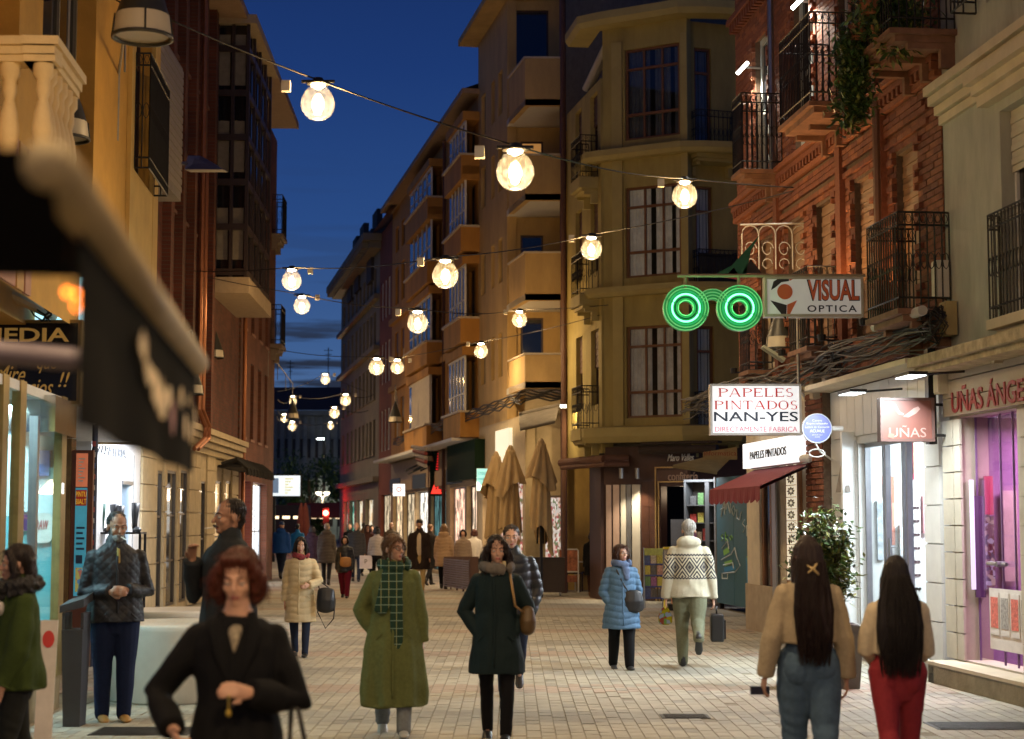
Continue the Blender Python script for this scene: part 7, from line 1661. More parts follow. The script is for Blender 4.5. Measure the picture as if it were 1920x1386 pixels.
obj('picture',(MB().box(F_,-.22,.22,.0,.01,z_a,z_b),mat('food_print',(.45,.16,.08),.5,var=.6,scale=9)),t);m_=MB()
for bx in((-.25,-.22,.0,z_b),(.22,.25,.0,z_b),(-.22,.22,z_b,z_b+.03),(-.22,.22,z_a-.03,z_a)):m_.box(F_,bx[0],bx[1],-.01,.02,bx[2],bx[3])
obj('frame',(m_,WHITEP),t);obj('lower_picture',(MB().box(F_,-.21,.21,.0,.01,.25,z_a-.1),mat('food_print2',(.35,.12,.06),.5,var=.6,scale=14)),t)
p=gs(1094,76.5);F_=Fr((p.x,p.y),(1,0),(0,-1));t=thing('cafe_table',p,'small white topped café table beside the menu board','table');obj('table_top',(MB().box(F_,-.24,.24,-.24,.24,.70,.72),WHITEP),t)
for x in(-.2,.2):
 for v in(-.2,.2):obj('leg',(MB().box(F_,x-.012,x+.012,v-.012,v+.012,0,.699),mat('leg_white',(.55,.5,.42),.5)),t)
def cafe_chair(px,s,lab,rot=0):
 p=gs(px,s);t=thing('cafe_chair',p,lab,'chair','dark café chairs',rz=rot);W0=W[t]
 def part(nm,bx):m_=MB();m_.box(None,*bx);me=m_.mesh(nm,mat('chair_dark',(.03,.022,.02),.5));copyshare(nm,me,t,W0)
 part('seat',(-.19,.19,-.19,.19,.43,.46));part('backrest',(-.19,.19,.17,.20,.6,.86))
 for x in(-.18,.16):
  part('leg',(x,x+.02,-.19,-.17,0,.43));part('leg',(x,x+.02,.18,.2,0,.6))
cafe_chair(1077,77.3,'dark café chair between the menu board and the white table',1.4);cafe_chair(1104,75.8,'dark café chair beside the yellow wall',-1.5)
for px,c in((1046,(.6,.55,.45)),(1056,(.5,.08,.06))):
 p=gs(px,74.9);
 u_=.9;t=thing('mannequin',Vector((p.x,p.y,.15)),'dressed shop mannequin in the warm fashion window, %s'%('in a pale dress' if px==1046 else 'in a red dress'),'mannequin')
 m_=MB();m_.lathe(Vector((p.x,p.y,.15)),[(.02,.05),(.17,.1),(.13,.6),(.10,.85),(.15,1.1),(.14,1.22),(.04,1.3),(.04,1.36),(.07,1.42),(.07,1.52),(.01,1.6)],14,1,.6);obj('figure',(m_,mat('dress_%d'%px,c,.7,var=.2),True),t);m_=MB();m_.lathe(Vector((p.x,p.y,.15)),[(.001,0),(.14,0),(.14,.02),(.001,.02)],14);obj('stand',(m_,STEEL),t)
#the far end of the street
p=at(505,930,44);q=at(563,892,44);F_=Fr((p.x,p.y),(1,0),(0,-1));t=thing('billboard_screen',(p.x+.6,p.y,0),'bright bluish white lit screen on a pole at the far left end of the street','screen');w_=q.x-p.x
SCR=mat('screen_face',(.7,.8,.85),.4,var=0,emit=(.78,.92,1),estr=.95);obj('case',(MB().box(F_,-.05,w_+.05,-.2,0,p.z-.05,q.z+.05),BLK),t);obj('display',(MB().box(F_,0,w_,.002,.01,p.z,q.z),SCR),t)
obj('post',(MB().box(F_,.1,.25,-.15,-.05,0,p.z-.05),BLK),t)
obj('display_figure',(MB().box(F_,w_*.08,w_*.30,.012,.015,p.z+.12,q.z-.1),mat('screen_dark',(.1,.15,.25),.5,emit=(.2,.3,.45),estr=.5)),t)
for k in range(6):obj('display_line',(MB().box(F_,w_*.5,w_*(.62+.08*(k%3)),.012,.015,p.z+.1+k*.12,p.z+.15+k*.12),mat('screen_yellow',(.6,.55,.2),.5,emit=(.8,.75,.35),estr=.6)),t)
p=at(611,962,37);t=thing('traffic_light',(p.x,p.y,0),'traffic light showing red at the far end of the street','traffic light');m_=MB();m_.tube([(p.x,p.y+.1,0),(p.x,p.y+.1,p.z-.6)],.06,8);obj('post',(m_,BLK),t);obj('head',(MB().box(Fr((p.x,p.y),(1,0),(0,-1)),-.16,.16,-.2,-.02,p.z-.6,p.z+.25),BLK),t)
m_=MB();m_.lathe((0,0,0),[(.001,-.15),(.11,-.10),(.15,0),(.11,.10),(.001,.15)],14);obj('red_lens',m_.mesh('red_lens',emis('red_signal',(1,.03,.02),60),True),t,M=Matrix.Translation(p+Vector((0,-.05,0))));point('red_glow',p+Vector((0,-.4,0)),110,(1,.03,.02),.1,t)
p=at(605,930,30);t=thing('twin_street_lamp',(p.x,p.y,0),'far street post with two pale glowing globe heads','street lamp');m_=MB();m_.tube([(p.x,p.y,0),(p.x,p.y,p.z-.1)],.06,8);m_.tube([p+Vector((-.25,0,.1)),p+Vector((0,0,-.1)),p+Vector((.25,0,.1))],.03,6);obj('post',(m_,BLK),t)
for x in(-.25,.25):m_=MB();m_.lathe((0,0,0),[(.001,-.1),(.12,-.04),(.2,.08),(.18,.12),(.001,.12)],14);obj('lamp_head',m_.mesh('lamp_head',emis('far_lamp',(1,.85,.6),6),True),t,M=Matrix.Translation(p+Vector((x,0,.12))));
point('far_lamp_light',p+Vector((0,-.3,0)),2600,(1,.75,.45),.2,t)
p=at(601,823,19.2);t=thing('wall_floodlight',p,'bright floodlight high on the far square building','lamp');obj('lens',(MB().box(Fr((p.x,p.y),(1,0),(0,-1)),-.35,.35,-.1,.1,p.z-.05,p.z+.05),emis('far_flood',(.9,1,.95),20)),t);obj('arm',((lambda m:m.tube([p,p+Vector((0,1.7,0))],.06,6))(MB()),BLK),t);spot('flood_beam',p+Vector((0,0,-.2)),p+Vector((0,1.1,-8)),2600,(.85,1,.85),75,.8,t)
def far_tree(px,s,h,r,label,seed,th=.25,dark=True):
 rr=random.Random(seed);g=gs(px,s);t=thing('tree',g,label,'tree','trees in the far square');m_=MB();m_.tube([g,g+Vector((.1,0,h*.35)),g+Vector((0,.1,h*.75))],[th,th*.7,th*.3],8)
 for k in range(6):a=rr.uniform(0,6.28);b_=g+Vector((0,0,h*.4));m_.tube([b_,b_+Vector((r*.6*math.cos(a),r*.6*math.sin(a),h*rr.uniform(.2,.45)))],[th*.35,th*.1],5)
 obj('trunk',(m_,MATS['stem_brown']),t);lf=MB()
 cl=[(rr.uniform(-r,r)*.7,rr.uniform(-r,r)*.7,h*rr.uniform(.45,.95),rr.uniform(.25,.5)*r)for _ in range(14)]
 for k in range(2600):
  c=rr.choice(cl);q=g+Vector((c[0]+rr.gauss(0,c[3]*.5),c[1]+rr.gauss(0,c[3]*.5),c[2]+rr.gauss(0,c[3]*.45)));lf.mi=rr.randrange(2);leaf_mesh(lf,q,Vector((rr.gauss(0,1),rr.gauss(0,1),rr.gauss(0,1))),Vector((0,-.5,.8)),.3,.07)
 obj('crown',(lf,LV[:2]),t,kind='stuff')
far_tree(578,26,6.3,2.2,'dark broad tree silhouetted before the lit far wall',11);far_tree(555,24,5.0,1.6,'lower dark tree left of the twin street lamp',12);far_tree(586,31,2.3,.7,'small bush by the folded red umbrella',13,.06);far_tree(640,24,5.5,1.8,'dark tree beside the end of the stone block',14)
for px,lab in((564,'folded dark red café umbrella in the far square, left'),(572,'folded dark red café umbrella in the far square, right')):
 g=gs(px,40);t=thing('closed_umbrella',g,lab,'umbrella','folded red umbrellas');m_=MB();m_.lathe(g,[(.02,2.6),(.12,2.3),(.2,1.6),(.24,1.0),(.16,.9),(.001,.9)],14);obj('canopy',(m_,mat('brick_cloth',(.25,.06,.04),.8),True),t);m_=MB();m_.tube([g,g+Vector((0,0,2.6))],.03,6);obj('pole',(m_,BLK),t)
a=at(590,972,32);F_=Fr((a.x,a.y),(1,0),(0,-1));t=thing('kiosk_awning',a,'dim red awning with a row of small lights under the far traffic light','awning');m_=MB();m_.prism(Fr((a.x,a.y),(0,-1),(1,0)),[(0,a.z+.9),(1.2,a.z+.1),(1.2,a.z),(0,a.z+.8)],-1.6,2.2);obj('cloth',(m_,mat('dim_red_cloth',(.12,.02,.02),.8)),t)
for k in range(8):obj('small_light',(MB().box(F_,-1.4+k*.45,-1.15+k*.45,.9,1.0,a.z-.02,a.z+.03),emis('warm_dot',(1,.7,.4),3)),t)
a=at(540,960,34);F_=Fr((a.x,a.y),(1,0),(0,-1));t=thing('dark_kiosk',gs(535,34),'dark kiosk with a faint row of warm lights beyond the lit screen','kiosk');obj('body',(MB().box(F_,-1.2,1.0,-2,0,0,2.6),mat('kiosk_dark',(.03,.03,.035),.6)),t)
for k in range(3):obj('lit_window',(MB().box(F_,-.9+k*.6,-.5+k*.6,.002,.01,1.85,2.0),MATS['warm_dot']),t)
p=at(1105,575,79);F_=Fr((p.x,p.y),(1,0),(0,-1));t=thing('air_conditioner',p,'grey air conditioner box on the small olive balcony','air conditioner');obj('case',(MB().box(F_,-.2,.2,-.15,.15,p.z-.3,p.z+.3),mat('ac_grey',(.4,.4,.38),.5)),t);obj('grille',(MB().box(F_,-.17,.17,.152,.16,p.z-.24,p.z+.24),mat('ac_dark',(.12,.12,.12),.6)),t)
#PEOPLE
SKIN=mat('skin',(.56,.32,.22),.5,var=.08,scale=25);SKIN_D=mat('skin_tan',(.38,.20,.125),.5,var=.08,scale=25)
LIPS=mat('lips',(.36,.10,.08),.4,var=0);EYEW=mat('eye_white',(.6,.56,.52),.2,var=0);IRIS=mat('iris',(.03,.018,.012),.15,var=0)
def V(*a):return Vector(a)
def limb(pts,rad,n=12,fx=None,flat=False):
 """closed tapering tube; rad = radius or (rx, ry)"""
 pts=[Vector(p)for p in pts];rad=[r if isinstance(r,tuple)else(r,r)for r in rad]
 a,b_=pts[0]-pts[1],pts[-1]-pts[-2];a.normalize();b_.normalize()
 ra,rb_=min(rad[0]),min(rad[-1])
 e0,e1,q0_,q1_=(.5,.85,.82,.35)if not flat else(.03,.05,.96,.5);s0_,s1_,t0_,t1_=(.5,.85,.82,.35)if flat!=2 else(.05,.08,.9,.4)
 P=[pts[0]+a*ra*s1_,pts[0]+a*ra*s0_]+pts+[pts[-1]+b_*rb_*e0,pts[-1]+b_*rb_*e1]
 Q=[tuple(x*t1_ for x in rad[0]),tuple(x*t0_ for x in rad[0])]+rad+[tuple(x*q0_ for x in rad[-1]),tuple(x*q1_ for x in rad[-1])]
 vs,fs=[],[];N=len(P);pr=fx
 for i,p in enumerate(P):
  t=(P[min(i+1,N-1)]-P[max(i-1,0)]).normalized();h=fx if fx else(V(1,0,0)if abs(t.x)<.8 else V(0,1,0))
  x=(h-t*h.dot(t)).normalized();y=t.cross(x)
  for j in range(n):w=2*math.pi*j/n;vs.append(p+x*math.cos(w)*Q[i][0]+y*math.sin(w)*Q[i][1])
 for i in range(N-1):
  for j in range(n):fs.append((i*n+j,i*n+(j+1)%n,(i+1)*n+(j+1)%n,(i+1)*n+j))
 fs+=[tuple(range(n))[::-1],tuple((N-1)*n+j for j in range(n))];return vs,fs
def ell(c,r,M=None,n=14):
 vs,fs=[],[];k=n//2
 for i in range(k+1):
  a=-math.pi/2+math.pi*(i+.0)/k
  if i in(0,k):a*=.97
  for j in range(n):
   w=2*math.pi*j/n;p=V(r[0]*math.cos(a)*math.cos(w),r[1]*math.cos(a)*math.sin(w),r[2]*math.sin(a));vs.append(V(*c)+(M@p if M else p))
 for i in range(k):
  for j in range(n):fs.append((i*n+j,i*n+(j+1)%n,(i+1)*n+(j+1)%n,(i+1)*n+j))
 fs+=[tuple(range(n))[::-1],tuple(k*n+j for j in range(n))];return vs,fs
def fuse(name,parts,voxel,mats_,smooth=3,disp=None,fac=.5):
 m_=MB()
 for vs,fs in parts:m_.add(vs,fs)
 me0=m_.mesh('raw',mats_);o=bpy.data.objects.new('raw',me0);TMP.collection.objects.link(o)
 r=o.modifiers.new('r','REMESH');r.mode='VOXEL';r.voxel_size=voxel;r.use_smooth_shade=True
 if smooth:q=o.modifiers.new('s','SMOOTH');q.iterations=smooth;q.factor=fac
 TMP.view_layers[0].update();me=bpy.data.meshes.new_from_object(o.evaluated_get(TMP.view_layers[0].depsgraph));bpy.data.objects.remove(o);bpy.data.meshes.remove(me0)
 me.name=name
 if disp:
  n=len(me.vertices);co=np.empty(n*3,dtype=np.float32);no=np.empty(n*3,dtype=np.float32);me.vertices.foreach_get('co',co);me.vertices.foreach_get('normal',no)
  co=co.reshape(-1,3);no=no.reshape(-1,3);d=disp(co,no);co=co+(no*d[:,None]if d.ndim==1 else d);me.vertices.foreach_set('co',co.astype(np.float32).ravel());me.update()
 return me
def nz3(co,f,seed=0):
 x,y,z=co[:,0]*f+seed,co[:,1]*f*1.1+seed*1.7,co[:,2]*f*.9+seed*.3
 return(np.sin(x+1.7*np.sin(y*.9))+np.sin(y+1.3*np.sin(z*1.1+2))+np.sin(z+1.5*np.sin(x*.8+1)))/3
def folds(kind,hem,h,seed):
 def f(co,no):
  z=co[:,2];ang=np.arctan2(co[:,1],co[:,0]);low=np.clip((.60*h-z)/(.60*h-hem+.01),0,1)
  hor=np.clip(1-np.abs(no[:,2])*1.2,0,1)
  d=.010*nz3(co,13,seed)+.005*nz3(co,31,seed+3)+.004*np.sin(26*(co[:,2]*.8+np.abs(co[:,0]))+3*nz3(co,7,seed))*np.clip(nz3(co,5,seed+1)+.2,0,1)
  if kind=='drape':d=d*1.1+.020*low*np.sin(ang*7+seed+1.5*np.sin(z*3))*hor
  if kind=='puff':ph=(z+.012*np.sin(ang*3+seed))/(.055*h/1.6*1.5);d=d*.6+.011*(np.abs(np.sin(ph*math.pi))**.6-.6)
  if kind=='quilt':a=(ang*.17+z)/.055;b_=(ang*.17-z)/.055;d=d*1.2+.006*(np.minimum(np.abs(np.sin(a*math.pi/1.4)),np.abs(np.sin(b_*math.pi/1.4)))**.5-.5)
  if kind=='knit':d=d*.9+.006*np.sin(z*22+seed+2*np.sin(ang*2))*.6
  if kind=='denim':d=.003*nz3(co,22,seed)+.0025*np.sin(z*70+6*nz3(co,9,seed)+3*ang)*np.clip(nz3(co,7,seed+2),0,1)+.004*nz3(co,11,seed+5)
  return d
 return f
def cloth(name,col,rough=.85,**k):k.setdefault('var',.12);k.setdefault('scale',40);k.setdefault('bump',.3);k.setdefault('bscale',220);k.setdefault('spec',.2);return mat(name,col,rough,**k)
def msh(nm,parts,m__,smooth=True):
 m_=MB()
 for vs,fs in parts:m_.add(vs,fs)
 return m_.mesh(nm,m__,smooth)
def person(label,px,s,h,face=0,head=0,nod=0,male=False,skin=None,hair='short',hairc=(.02,.012,.008),top=None,hem=.36,kind='drape',fit=1.0,flare=1.0,legs=None,legfit=1.0,shoes=(.02,.02,.02),shoeh=.07,pose=None,arms=None,det=1,seed=1,group=None,name='person',hood=False,lean=0,hw_=1,collar=True):
 """face: 0 looks at the viewer, 180 walks away; degrees anticlockwise from above. arms: (L, R) = (upper pitch, upper out, fore pitch, fore out)"""
 g=gs(px,s);M=Matrix.Translation(g)@Matrix.Rotation(math.radians(180+face),4,'Z')
 t=bpy.data.objects.new('person',None);place(t,M);tag(t,label,'person',group)
 k=h/1.7;sk=skin or SKIN;vx={2:.0075,1:.010,0:.016}[det]*max(1,1)
 A=lambda p,o:V(o*math.sin(1),0,0)
 pose=pose or(14,-14,0,20)
 sw=(.205 if male else .180)*k;hw=.09*k
 hip=.525*h;leg=[]
 for side,th,kb in((-1,pose[0],pose[2]),(1,pose[1],pose[3])):
  th,kb=math.radians(th),math.radians(kb);H=V(side*hw,0,hip);K=H+V(side*.0,math.sin(th),-math.cos(th))*.245*h;An=K+V(-side*.02*k,math.sin(th-kb),-math.cos(th-kb))*.24*h;leg.append([H,K,An,th-kb])
 dz=min(l[2].z-(.04*h*math.cos(l[3])+.02*h*max(0,-math.sin(l[3])*1.8))for l in leg);
 for l in leg:
  for i in range(3):l[i]=l[i]-V(0,0,dz)
 dz0=dz;Z=lambda f,y=0,x=0:V(x,y+lean*max(0,f-.5)*h,f*h-dz0)
 arms=arms or((5,8,15,4),(-5,8,10,4));ar=[]
 for side,a in((-1,arms[0]),(1,arms[1])):
  S=Z(.785,-.012,side*sw*.88)
  def dr(p,o):p,o=math.radians(p),math.radians(o);return V(side*math.sin(o),math.sin(p)*math.cos(o),-math.cos(p)*math.cos(o))
  E=S+dr(a[0],a[1])*.175*h;Wr=E+dr(a[2],a[3])*.15*h;ar.append((S,E,Wr,dr(a[2],a[3]),side))
 body=[limb([Z(.47),Z(.52),Z(.62),Z(.72),Z(.80),Z(.835)],[(.10*h*.9,.07*h),(.10*h,.075*h),(.08*h,.06*h),(.092*h,.062*h),(.082*h,.05*h),(.045*h,.036*h)],16)]
 body.append(limb([Z(.80),Z(.87,.008)],[.036*h,.032*h]))
 for H,K,An,sh in leg:body.append(limb([H,K,An],[.052*h,.032*h,.022*h]));body.append(limb([An,An+V(0,.02*h,-.022*h)],[.020*h,.012*h]))
 for S,E,Wr,d,side in ar:body.append(limb([S+V(-side*.015,0,-.012)*1.0,E,Wr],[.024*h,.021*h,.016*h]))
 for S,E,Wr,d,side in ar:
  c=Wr+d*.045*k;n_=V(-side,.25,0);n_=(n_-d*n_.dot(d)).normalized();wv=d.cross(n_).normalized()*(-side)
  if wv.y<0:wv=-wv
  body.append(limb([Wr,c,c+d*.035*k],[(.024*k,.017*k),(.034*k,.015*k),(.036*k,.014*k)],10,wv))
  if det:
   for i in range(4):
    b0=c+d*.04*k+wv*(.028-.0185*i)*k;L_=(.070,.078,.072,.056)[i]*k;c1=b0+d*L_*.45+n_*.012*k;c2=c1+(d*.6+n_*.8).normalized()*L_*.35;c3=c2+(d*.1+n_).normalized()*L_*.25
    body.append(limb([b0,c1,c2,c3],[.0095*k,.009*k,.0085*k,.007*k],8))
   b0=Wr+d*.03*k+wv*.026*k;body.append(limb([b0,b0+wv*.022*k+d*.025*k+n_*.01*k,b0+wv*.024*k+d*.055*k+n_*.02*k],[.012*k,.0105*k,.008*k],8))
 Hc=Z(.932,.012);HM=Matrix.Rotation(math.radians(head),3,'Z')@Matrix.Rotation(math.radians(-nod),3,'X')
 hk=k*(1.02 if male else .98)
 def hp(x,y,z):return Hc+HM@(V(x,y,z)*hk)
 def he(c,r):return ell(hp(*c),[q*hk for q in r],HM)
 hd=[he((0,-.012,.03),(.073,.092,.083)),he((0,.028,-.038),(.054,.058,.07)),he((0,.066,-.092),(.024,.02,.018)),he((0,.072,.016),(.050,.017,.012)),he((.034,.055,-.03),(.024,.026,.022)),he((-.034,.055,-.03),(.024,.026,.022)),limb([hp(0,.085,.004),hp(0,.097,-.018),hp(0,.106,-.034)],[.008*hk,.010*hk,.013*hk]),he((0,.083,-.069),(.022,.011,.009)),he((.076,-.008,-.012),(.010,.019,.029)),he((-.076,-.008,-.012),(.010,.019,.029)),limb([hp(0,-.02,-.02),Z(.86)],[.046*k,.046*k])]
 bm2=fuse('body',body+hd,vx,[sk,LIPS],2)
 if det and len(bm2.polygons)<200000:
  n=len(bm2.polygons);c=np.empty(n*3,dtype=np.float32);bm2.polygons.foreach_get('center',c);c=c.reshape(-1,3);R_=np.array(HM.to_3x3());q=(c-np.array(Hc))@R_/hk
  li=(np.abs(q[:,0])<.022)&(q[:,1]>.080)&(np.abs(q[:,2]+.069)<.0085);mi=li.astype(np.int32);bm2.polygons.foreach_set('material_index',mi)
 def add(nm,me,lab=None):o=bpy.data.objects.new(nm,me);place(o,M,t);
 add('body',bm2)
 def simple(nm,parts,m__,smooth=True):
  m_=MB();
  for vs,fs in parts:m_.add(vs,fs)
  add(nm,m_.mesh(nm,m__,smooth))
 if det:
  for sx_ in(-1,1):
   e=MB();vs,fs=ell(hp(sx_*.031,.0735,-.001),[.0135*hk]*3,HM,12);e.add(vs,fs);e.mi=1;vs,fs=ell(hp(sx_*.031,.0808,-.001),[.0068*hk,.0068*hk,.0068*hk],HM,8);e.add(vs,fs);add('eye',e.mesh('eye',[EYEW,IRIS],True))
   simple('eyelid',[ell(hp(sx_*.031,.0735,.0045),[.0152*hk,.0148*hk,.0125*hk],HM,10)],sk)
   simple('eyebrow',[limb([hp(sx_*.013,.089,.018),hp(sx_*.032,.088,.024),hp(sx_*.05,.072,.017)],[.003*hk,.004*hk,.002*hk],6)],mat('brow_%d'%int(hairc[0]*100),tuple(x*.6 for x in hairc),.8,var=0))
 hm=mat('hair_%d_%d'%(int(hairc[0]*1000),int(hairc[2]*1000)),hairc,.42,var=.45,scale=30,stretch=(5,5,.35),bump=.5,bscale=60,spec=.35)
 hp_=[]
 def lock(pts,rad):hp_.append(limb([hp(*p)for p in pts],[tuple(q*hk for q in r)if isinstance(r,tuple)else r*hk for r in rad],12))
 if hair!='bald':
  bk={'short':-.030,'crop':-.026}.get(hair,-.024);rz=.084 if hair in('short','crop')else .092
  hp_.append(he((0,bk,.044 if hair!='crop' else .04),(.081 if hair!='crop' else .077,.098 if hair!='crop' else .09,rz if hair!='crop' else .080)))
  if hair in('short','crop'):lock([(0,-.06,.02),(0,-.075,-.03),(0,-.055,-.075)],[(.062,.03),(.058,.025),(.045,.018)])
  if hair in('bob','bobbig'):
   b_=1.12 if hair=='bobbig' else 1.0
   hp_.append(he((0,-.038-.05*(b_-1),.035),(.090*b_,.097*b_**.7,.086*b_**.8)))
   for q in(-1,1):lock([(q*.070,.035,.06),(q*.086*b_,.02,.0),(q*.088*b_,.01,-.05),(q*.072*b_,.0,-.095)],[.02,.03*b_,.034*b_,.024*b_])
   lock([(0,-.07,.0),(0,-.08,-.06),(0,-.06,-.10)],[(.08*b_,.04),(.085*b_,.045),(.06,.03)])
   lock([(-.05,.050,.090),(0,.062,.094),(.05,.050,.090)],[.016,.018,.016])
  if hair in('long','curly'):
   b_=1.25 if hair=='curly' else 1
   for q in(-1,1):lock([(q*.045,.05,.085),(q*.078,.03,.02),(q*.088*b_,.01,-.06),(q*.085*b_,.02,-.15),(q*.075,.05,-.22)],[.018,.024*b_,.03*b_,.032*b_,.016])
   lock([(0,-.08,.02),(0,-.09,-.08),(0,-.08,-.18),(0,-.075,-.25)],[(.082*b_,.04),(.088*b_,.045*b_),(.08,.035),(.04,.02)])
  if hair=='verylong':
   b_=hw_;hp_.append(he((0,-.03,.03),(.088,.096,.092)));lock([(0,-.075,.06),(0,-.10,-.05),(0,-.135,-.20),(0,-.165,-.36),(0,-.175,-.52),(.0,-.165,-.64)],[(.085,.045),(.098,.05),(.118*b_,.045),(.132*b_,.045),(.125*b_,.04),(.085*b_,.02)])
   for q in(-1,1):lock([(q*.06,.03,.06),(q*.085,.0,-.04),(q*.09,-.04,-.16),(q*.09,-.09,-.32)],[.02,.028,.032,.02])
  if hair=='up':
   hp_.append(he((0,-.105,.03),(.04,.04,.04)));lock([(.04,.066,.07),(.074,.045,.03),(.078,.03,-.05),(.068,.04,-.12)],[.014,.014,.010,.006]);lock([(-.04,.066,.07),(-.074,.045,.03),(-.078,.03,-.05),(-.068,.04,-.12)],[.014,.014,.010,.006]);lock([(0,-.07,.0),(0,-.08,-.07)],[(.06,.035),(.05,.03)])
  if hair=='cap' or hair=='beanie':hp_=[he((0,-.012,.052),(.082,.10,.078))]
  Hcx=np.array(Hc)
  def hd_(co,no):a=np.arctan2(co[:,1]-Hcx[1],co[:,0]-Hcx[0]);q=.0045 if hair in('curly','bobbig')else .003;r_=(q*np.sin(a*26+5*nz3(co,9,seed))+.004*nz3(co,16,seed))*(1.6 if hair=='curly' else(.6 if hair=='verylong' else 1));return r_*(np.abs(co[:,0]-Hcx[0])*0+1)
  me_=fuse('hair',hp_,vx*.9,hm,2,hd_ if det else None);add('hair' if hair not in('cap','beanie')else 'hat',me_)
  if det and hair in('bob','bobbig','long','curly','up','short','crop'):
   rs_=random.Random(seed+5);m_=MB();cu={'bobbig':.006,'curly':.009}.get(hair,.002);Ls={'short':.022,'crop':.016,'up':.05}.get(hair,.055)
   for i in range(360 if det==2 else 200):
    v=me_.vertices[rs_.randrange(len(me_.vertices))];n_=Vector(v.normal);tg=V(rs_.gauss(0,.25),rs_.gauss(0,.25),-1);tg=tg-n_*tg.dot(n_)
    if tg.length<.2 or n_.z<-.4:continue
    tg.normalize();sd=n_.cross(tg);ph=rs_.uniform(0,6);m_.tube([v.co+n_*(.001+.0035*math.sin(j*.8))+tg*Ls*j/4+sd*cu*math.sin(ph+j*1.6)for j in range(5)],.0017,3,False)
   q=bpy.data.objects.new('loose_strands',m_.mesh('loose_strands',hm,True));place(q,M,t);q['kind']='stuff'
 if hair=='verylong':
  rs_=random.Random(seed);m_=MB()
  for i in range(170):
   u_=rs_.uniform(-1,1);P_=[]
   for(y,z,w,dd)in((-.06,.07,.07,.04),(-.10,-.05,.098,.052),(-.135,-.20,.118*hw_,.047),(-.165,-.36,.132*hw_,.047),(-.175,-.52,.125*hw_,.042),(-.165,-.66-rs_.uniform(0,.07),.105*hw_,.024)):
    P_.append(hp(u_*w*1.02+rs_.gauss(0,.003),y-dd*math.sqrt(max(0,1-u_*u_))*1.03+rs_.gauss(0,.002),z))
   m_.tube(P_,.0021,3,False)
  o=m_.mesh('loose_strands',hm,True);q=bpy.data.objects.new('loose_strands',o);place(q,M,t);q['kind']='stuff'
 lc=legs or cloth('trousers_black',(.012,.012,.014));T_=[limb([Z(.455),Z(.52),Z(.60)],[(.088*h,.072*h),(.102*h*max(1,legfit**.5),.082*h),(.085*h,.066*h)],16)]
 for H,K,An,sh in leg:
  q=legfit;d=(An-K).normalized();T_.append(limb([H+V(0,0,.01),H.lerp(K,.5),K,K.lerp(An,.55),An+d*.01*h],[.062*h*min(q,1.12),.051*h*q,.038*h*q,.033*h*q,.029*h*q],14))
 add('trousers',fuse('trousers',T_,vx*1.1,lc,2,folds('denim',0,h,seed)if det else None))
 sm=mat('shoe_%d_%d'%(int(shoes[0]*100),int(shoes[1]*100)),shoes,.4,var=.1)
 for H,K,An,sh in leg:
  F3=Matrix.Rotation(-(-sh if sh<0 else sh)*0+(sh if sh<0 else sh*.3),3,'X');w=lambda y,z:An+F3@V(0,y*h,z*h)
  top_=shoeh-.04
  simple('shoe',[limb([w(-.012,top_),w(-.012,-.012)],[.026*h,.026*h]),limb([w(-.015,-.022),w(.03,-.024),w(.075,-.030),w(.10,-.033)],[(.024*h,.018*h),(.024*h,.018*h),(.027*h,.012*h),(.018*h,.008*h)],12,V(1,0,0))],sm)
 if top is None:top=cloth('coat_black',(.010,.010,.012))
 f=fit;hz=hem;R0=[(.848,.046,.046,0),(.832,.070,.056,0),(.805,.100,.068,0),(.765,.112*f**.3,.076*f**.4,0),(.71,.106*f**.5,.082*f**.5,0),(.62,.098*f**.8,.080*f**.8,0),(.52,.112*f,.090*f,0),(.43,.116*f*flare,.094*f*flare,0),(.33,.122*f*flare,.10*f*flare,0),(.23,.128*f*flare,.106*f*flare,0)]
 R_=[r for r in R0[0 if collar else 1:]if r[0]>hz+.03];lr=R0[len(R_)]if len(R_)<len(R0)else R0[-1];R_.append((hz,lr[1],lr[2],0))
 mk=1.08 if male else 1.0
 C=[limb([Z(r[0])for r in R_],[(r[1]*h*mk,r[2]*h)for r in R_],20,None,2)]
 for S,E,Wr,d,side in ar:q=1+(min(f,1.3)-1)*.6;C.append(limb([S,S.lerp(E,.5),E,E.lerp(Wr,.5),Wr],[.038*h*q,.040*h*q,.038*h*q,.035*h*q,.031*h*q],14,None,True))
 if hood:C.append(ell(Z(.845,-.055),(.085*h,.05*h,.05*h)))
 if collar:C.append(limb([Z(.835),Z(.862,-.004)],[(.052*h,.05*h),(.046*h,.045*h)],14))
 add('coat' if hem<.42 else 'jacket',fuse('coat',C,vx*1.15,top,3,folds(kind,hz*h,h,seed)))
 if det and abs(face)<90 and hem<.5 and kind!='quilt' or kind=='quilt':
  ry=lambda f_:np.interp(f_,[r[0]for r in reversed(R_)],[r[2]for r in reversed(R_)])*h+.004
  fr_=[f_ for f_ in(.79,.72,.62,.52,.44,.36,.28,.20)if f_>hem+.02]
  add('front_seam',msh('front_seam',[limb([Z(f_,ry(f_),.012)for f_ in fr_],[(.010,.004)]*len(fr_),6,V(1,0,0),True)],top))
  for q in(-1,1):add('pocket_flap',msh('pocket_flap',[limb([Z(.515,ry(.515)*.93,q*.062*h),Z(.49,ry(.49)*.86,q*.088*h)],[(.006,.005)]*2,6)],top))
 return dict(s=s,t=t,M=M,add=add,Z=Z,hp=hp,ar=ar,h=h,k=k,simple=simple,vx=vx,HM=HM,leg=leg,hk=hk)
def own(nm,me,P,lab,cat,name=None):
 o=bpy.data.objects.new(nm,me);n=len(me.vertices);place(o,P['M']);return tag(o,lab,cat)
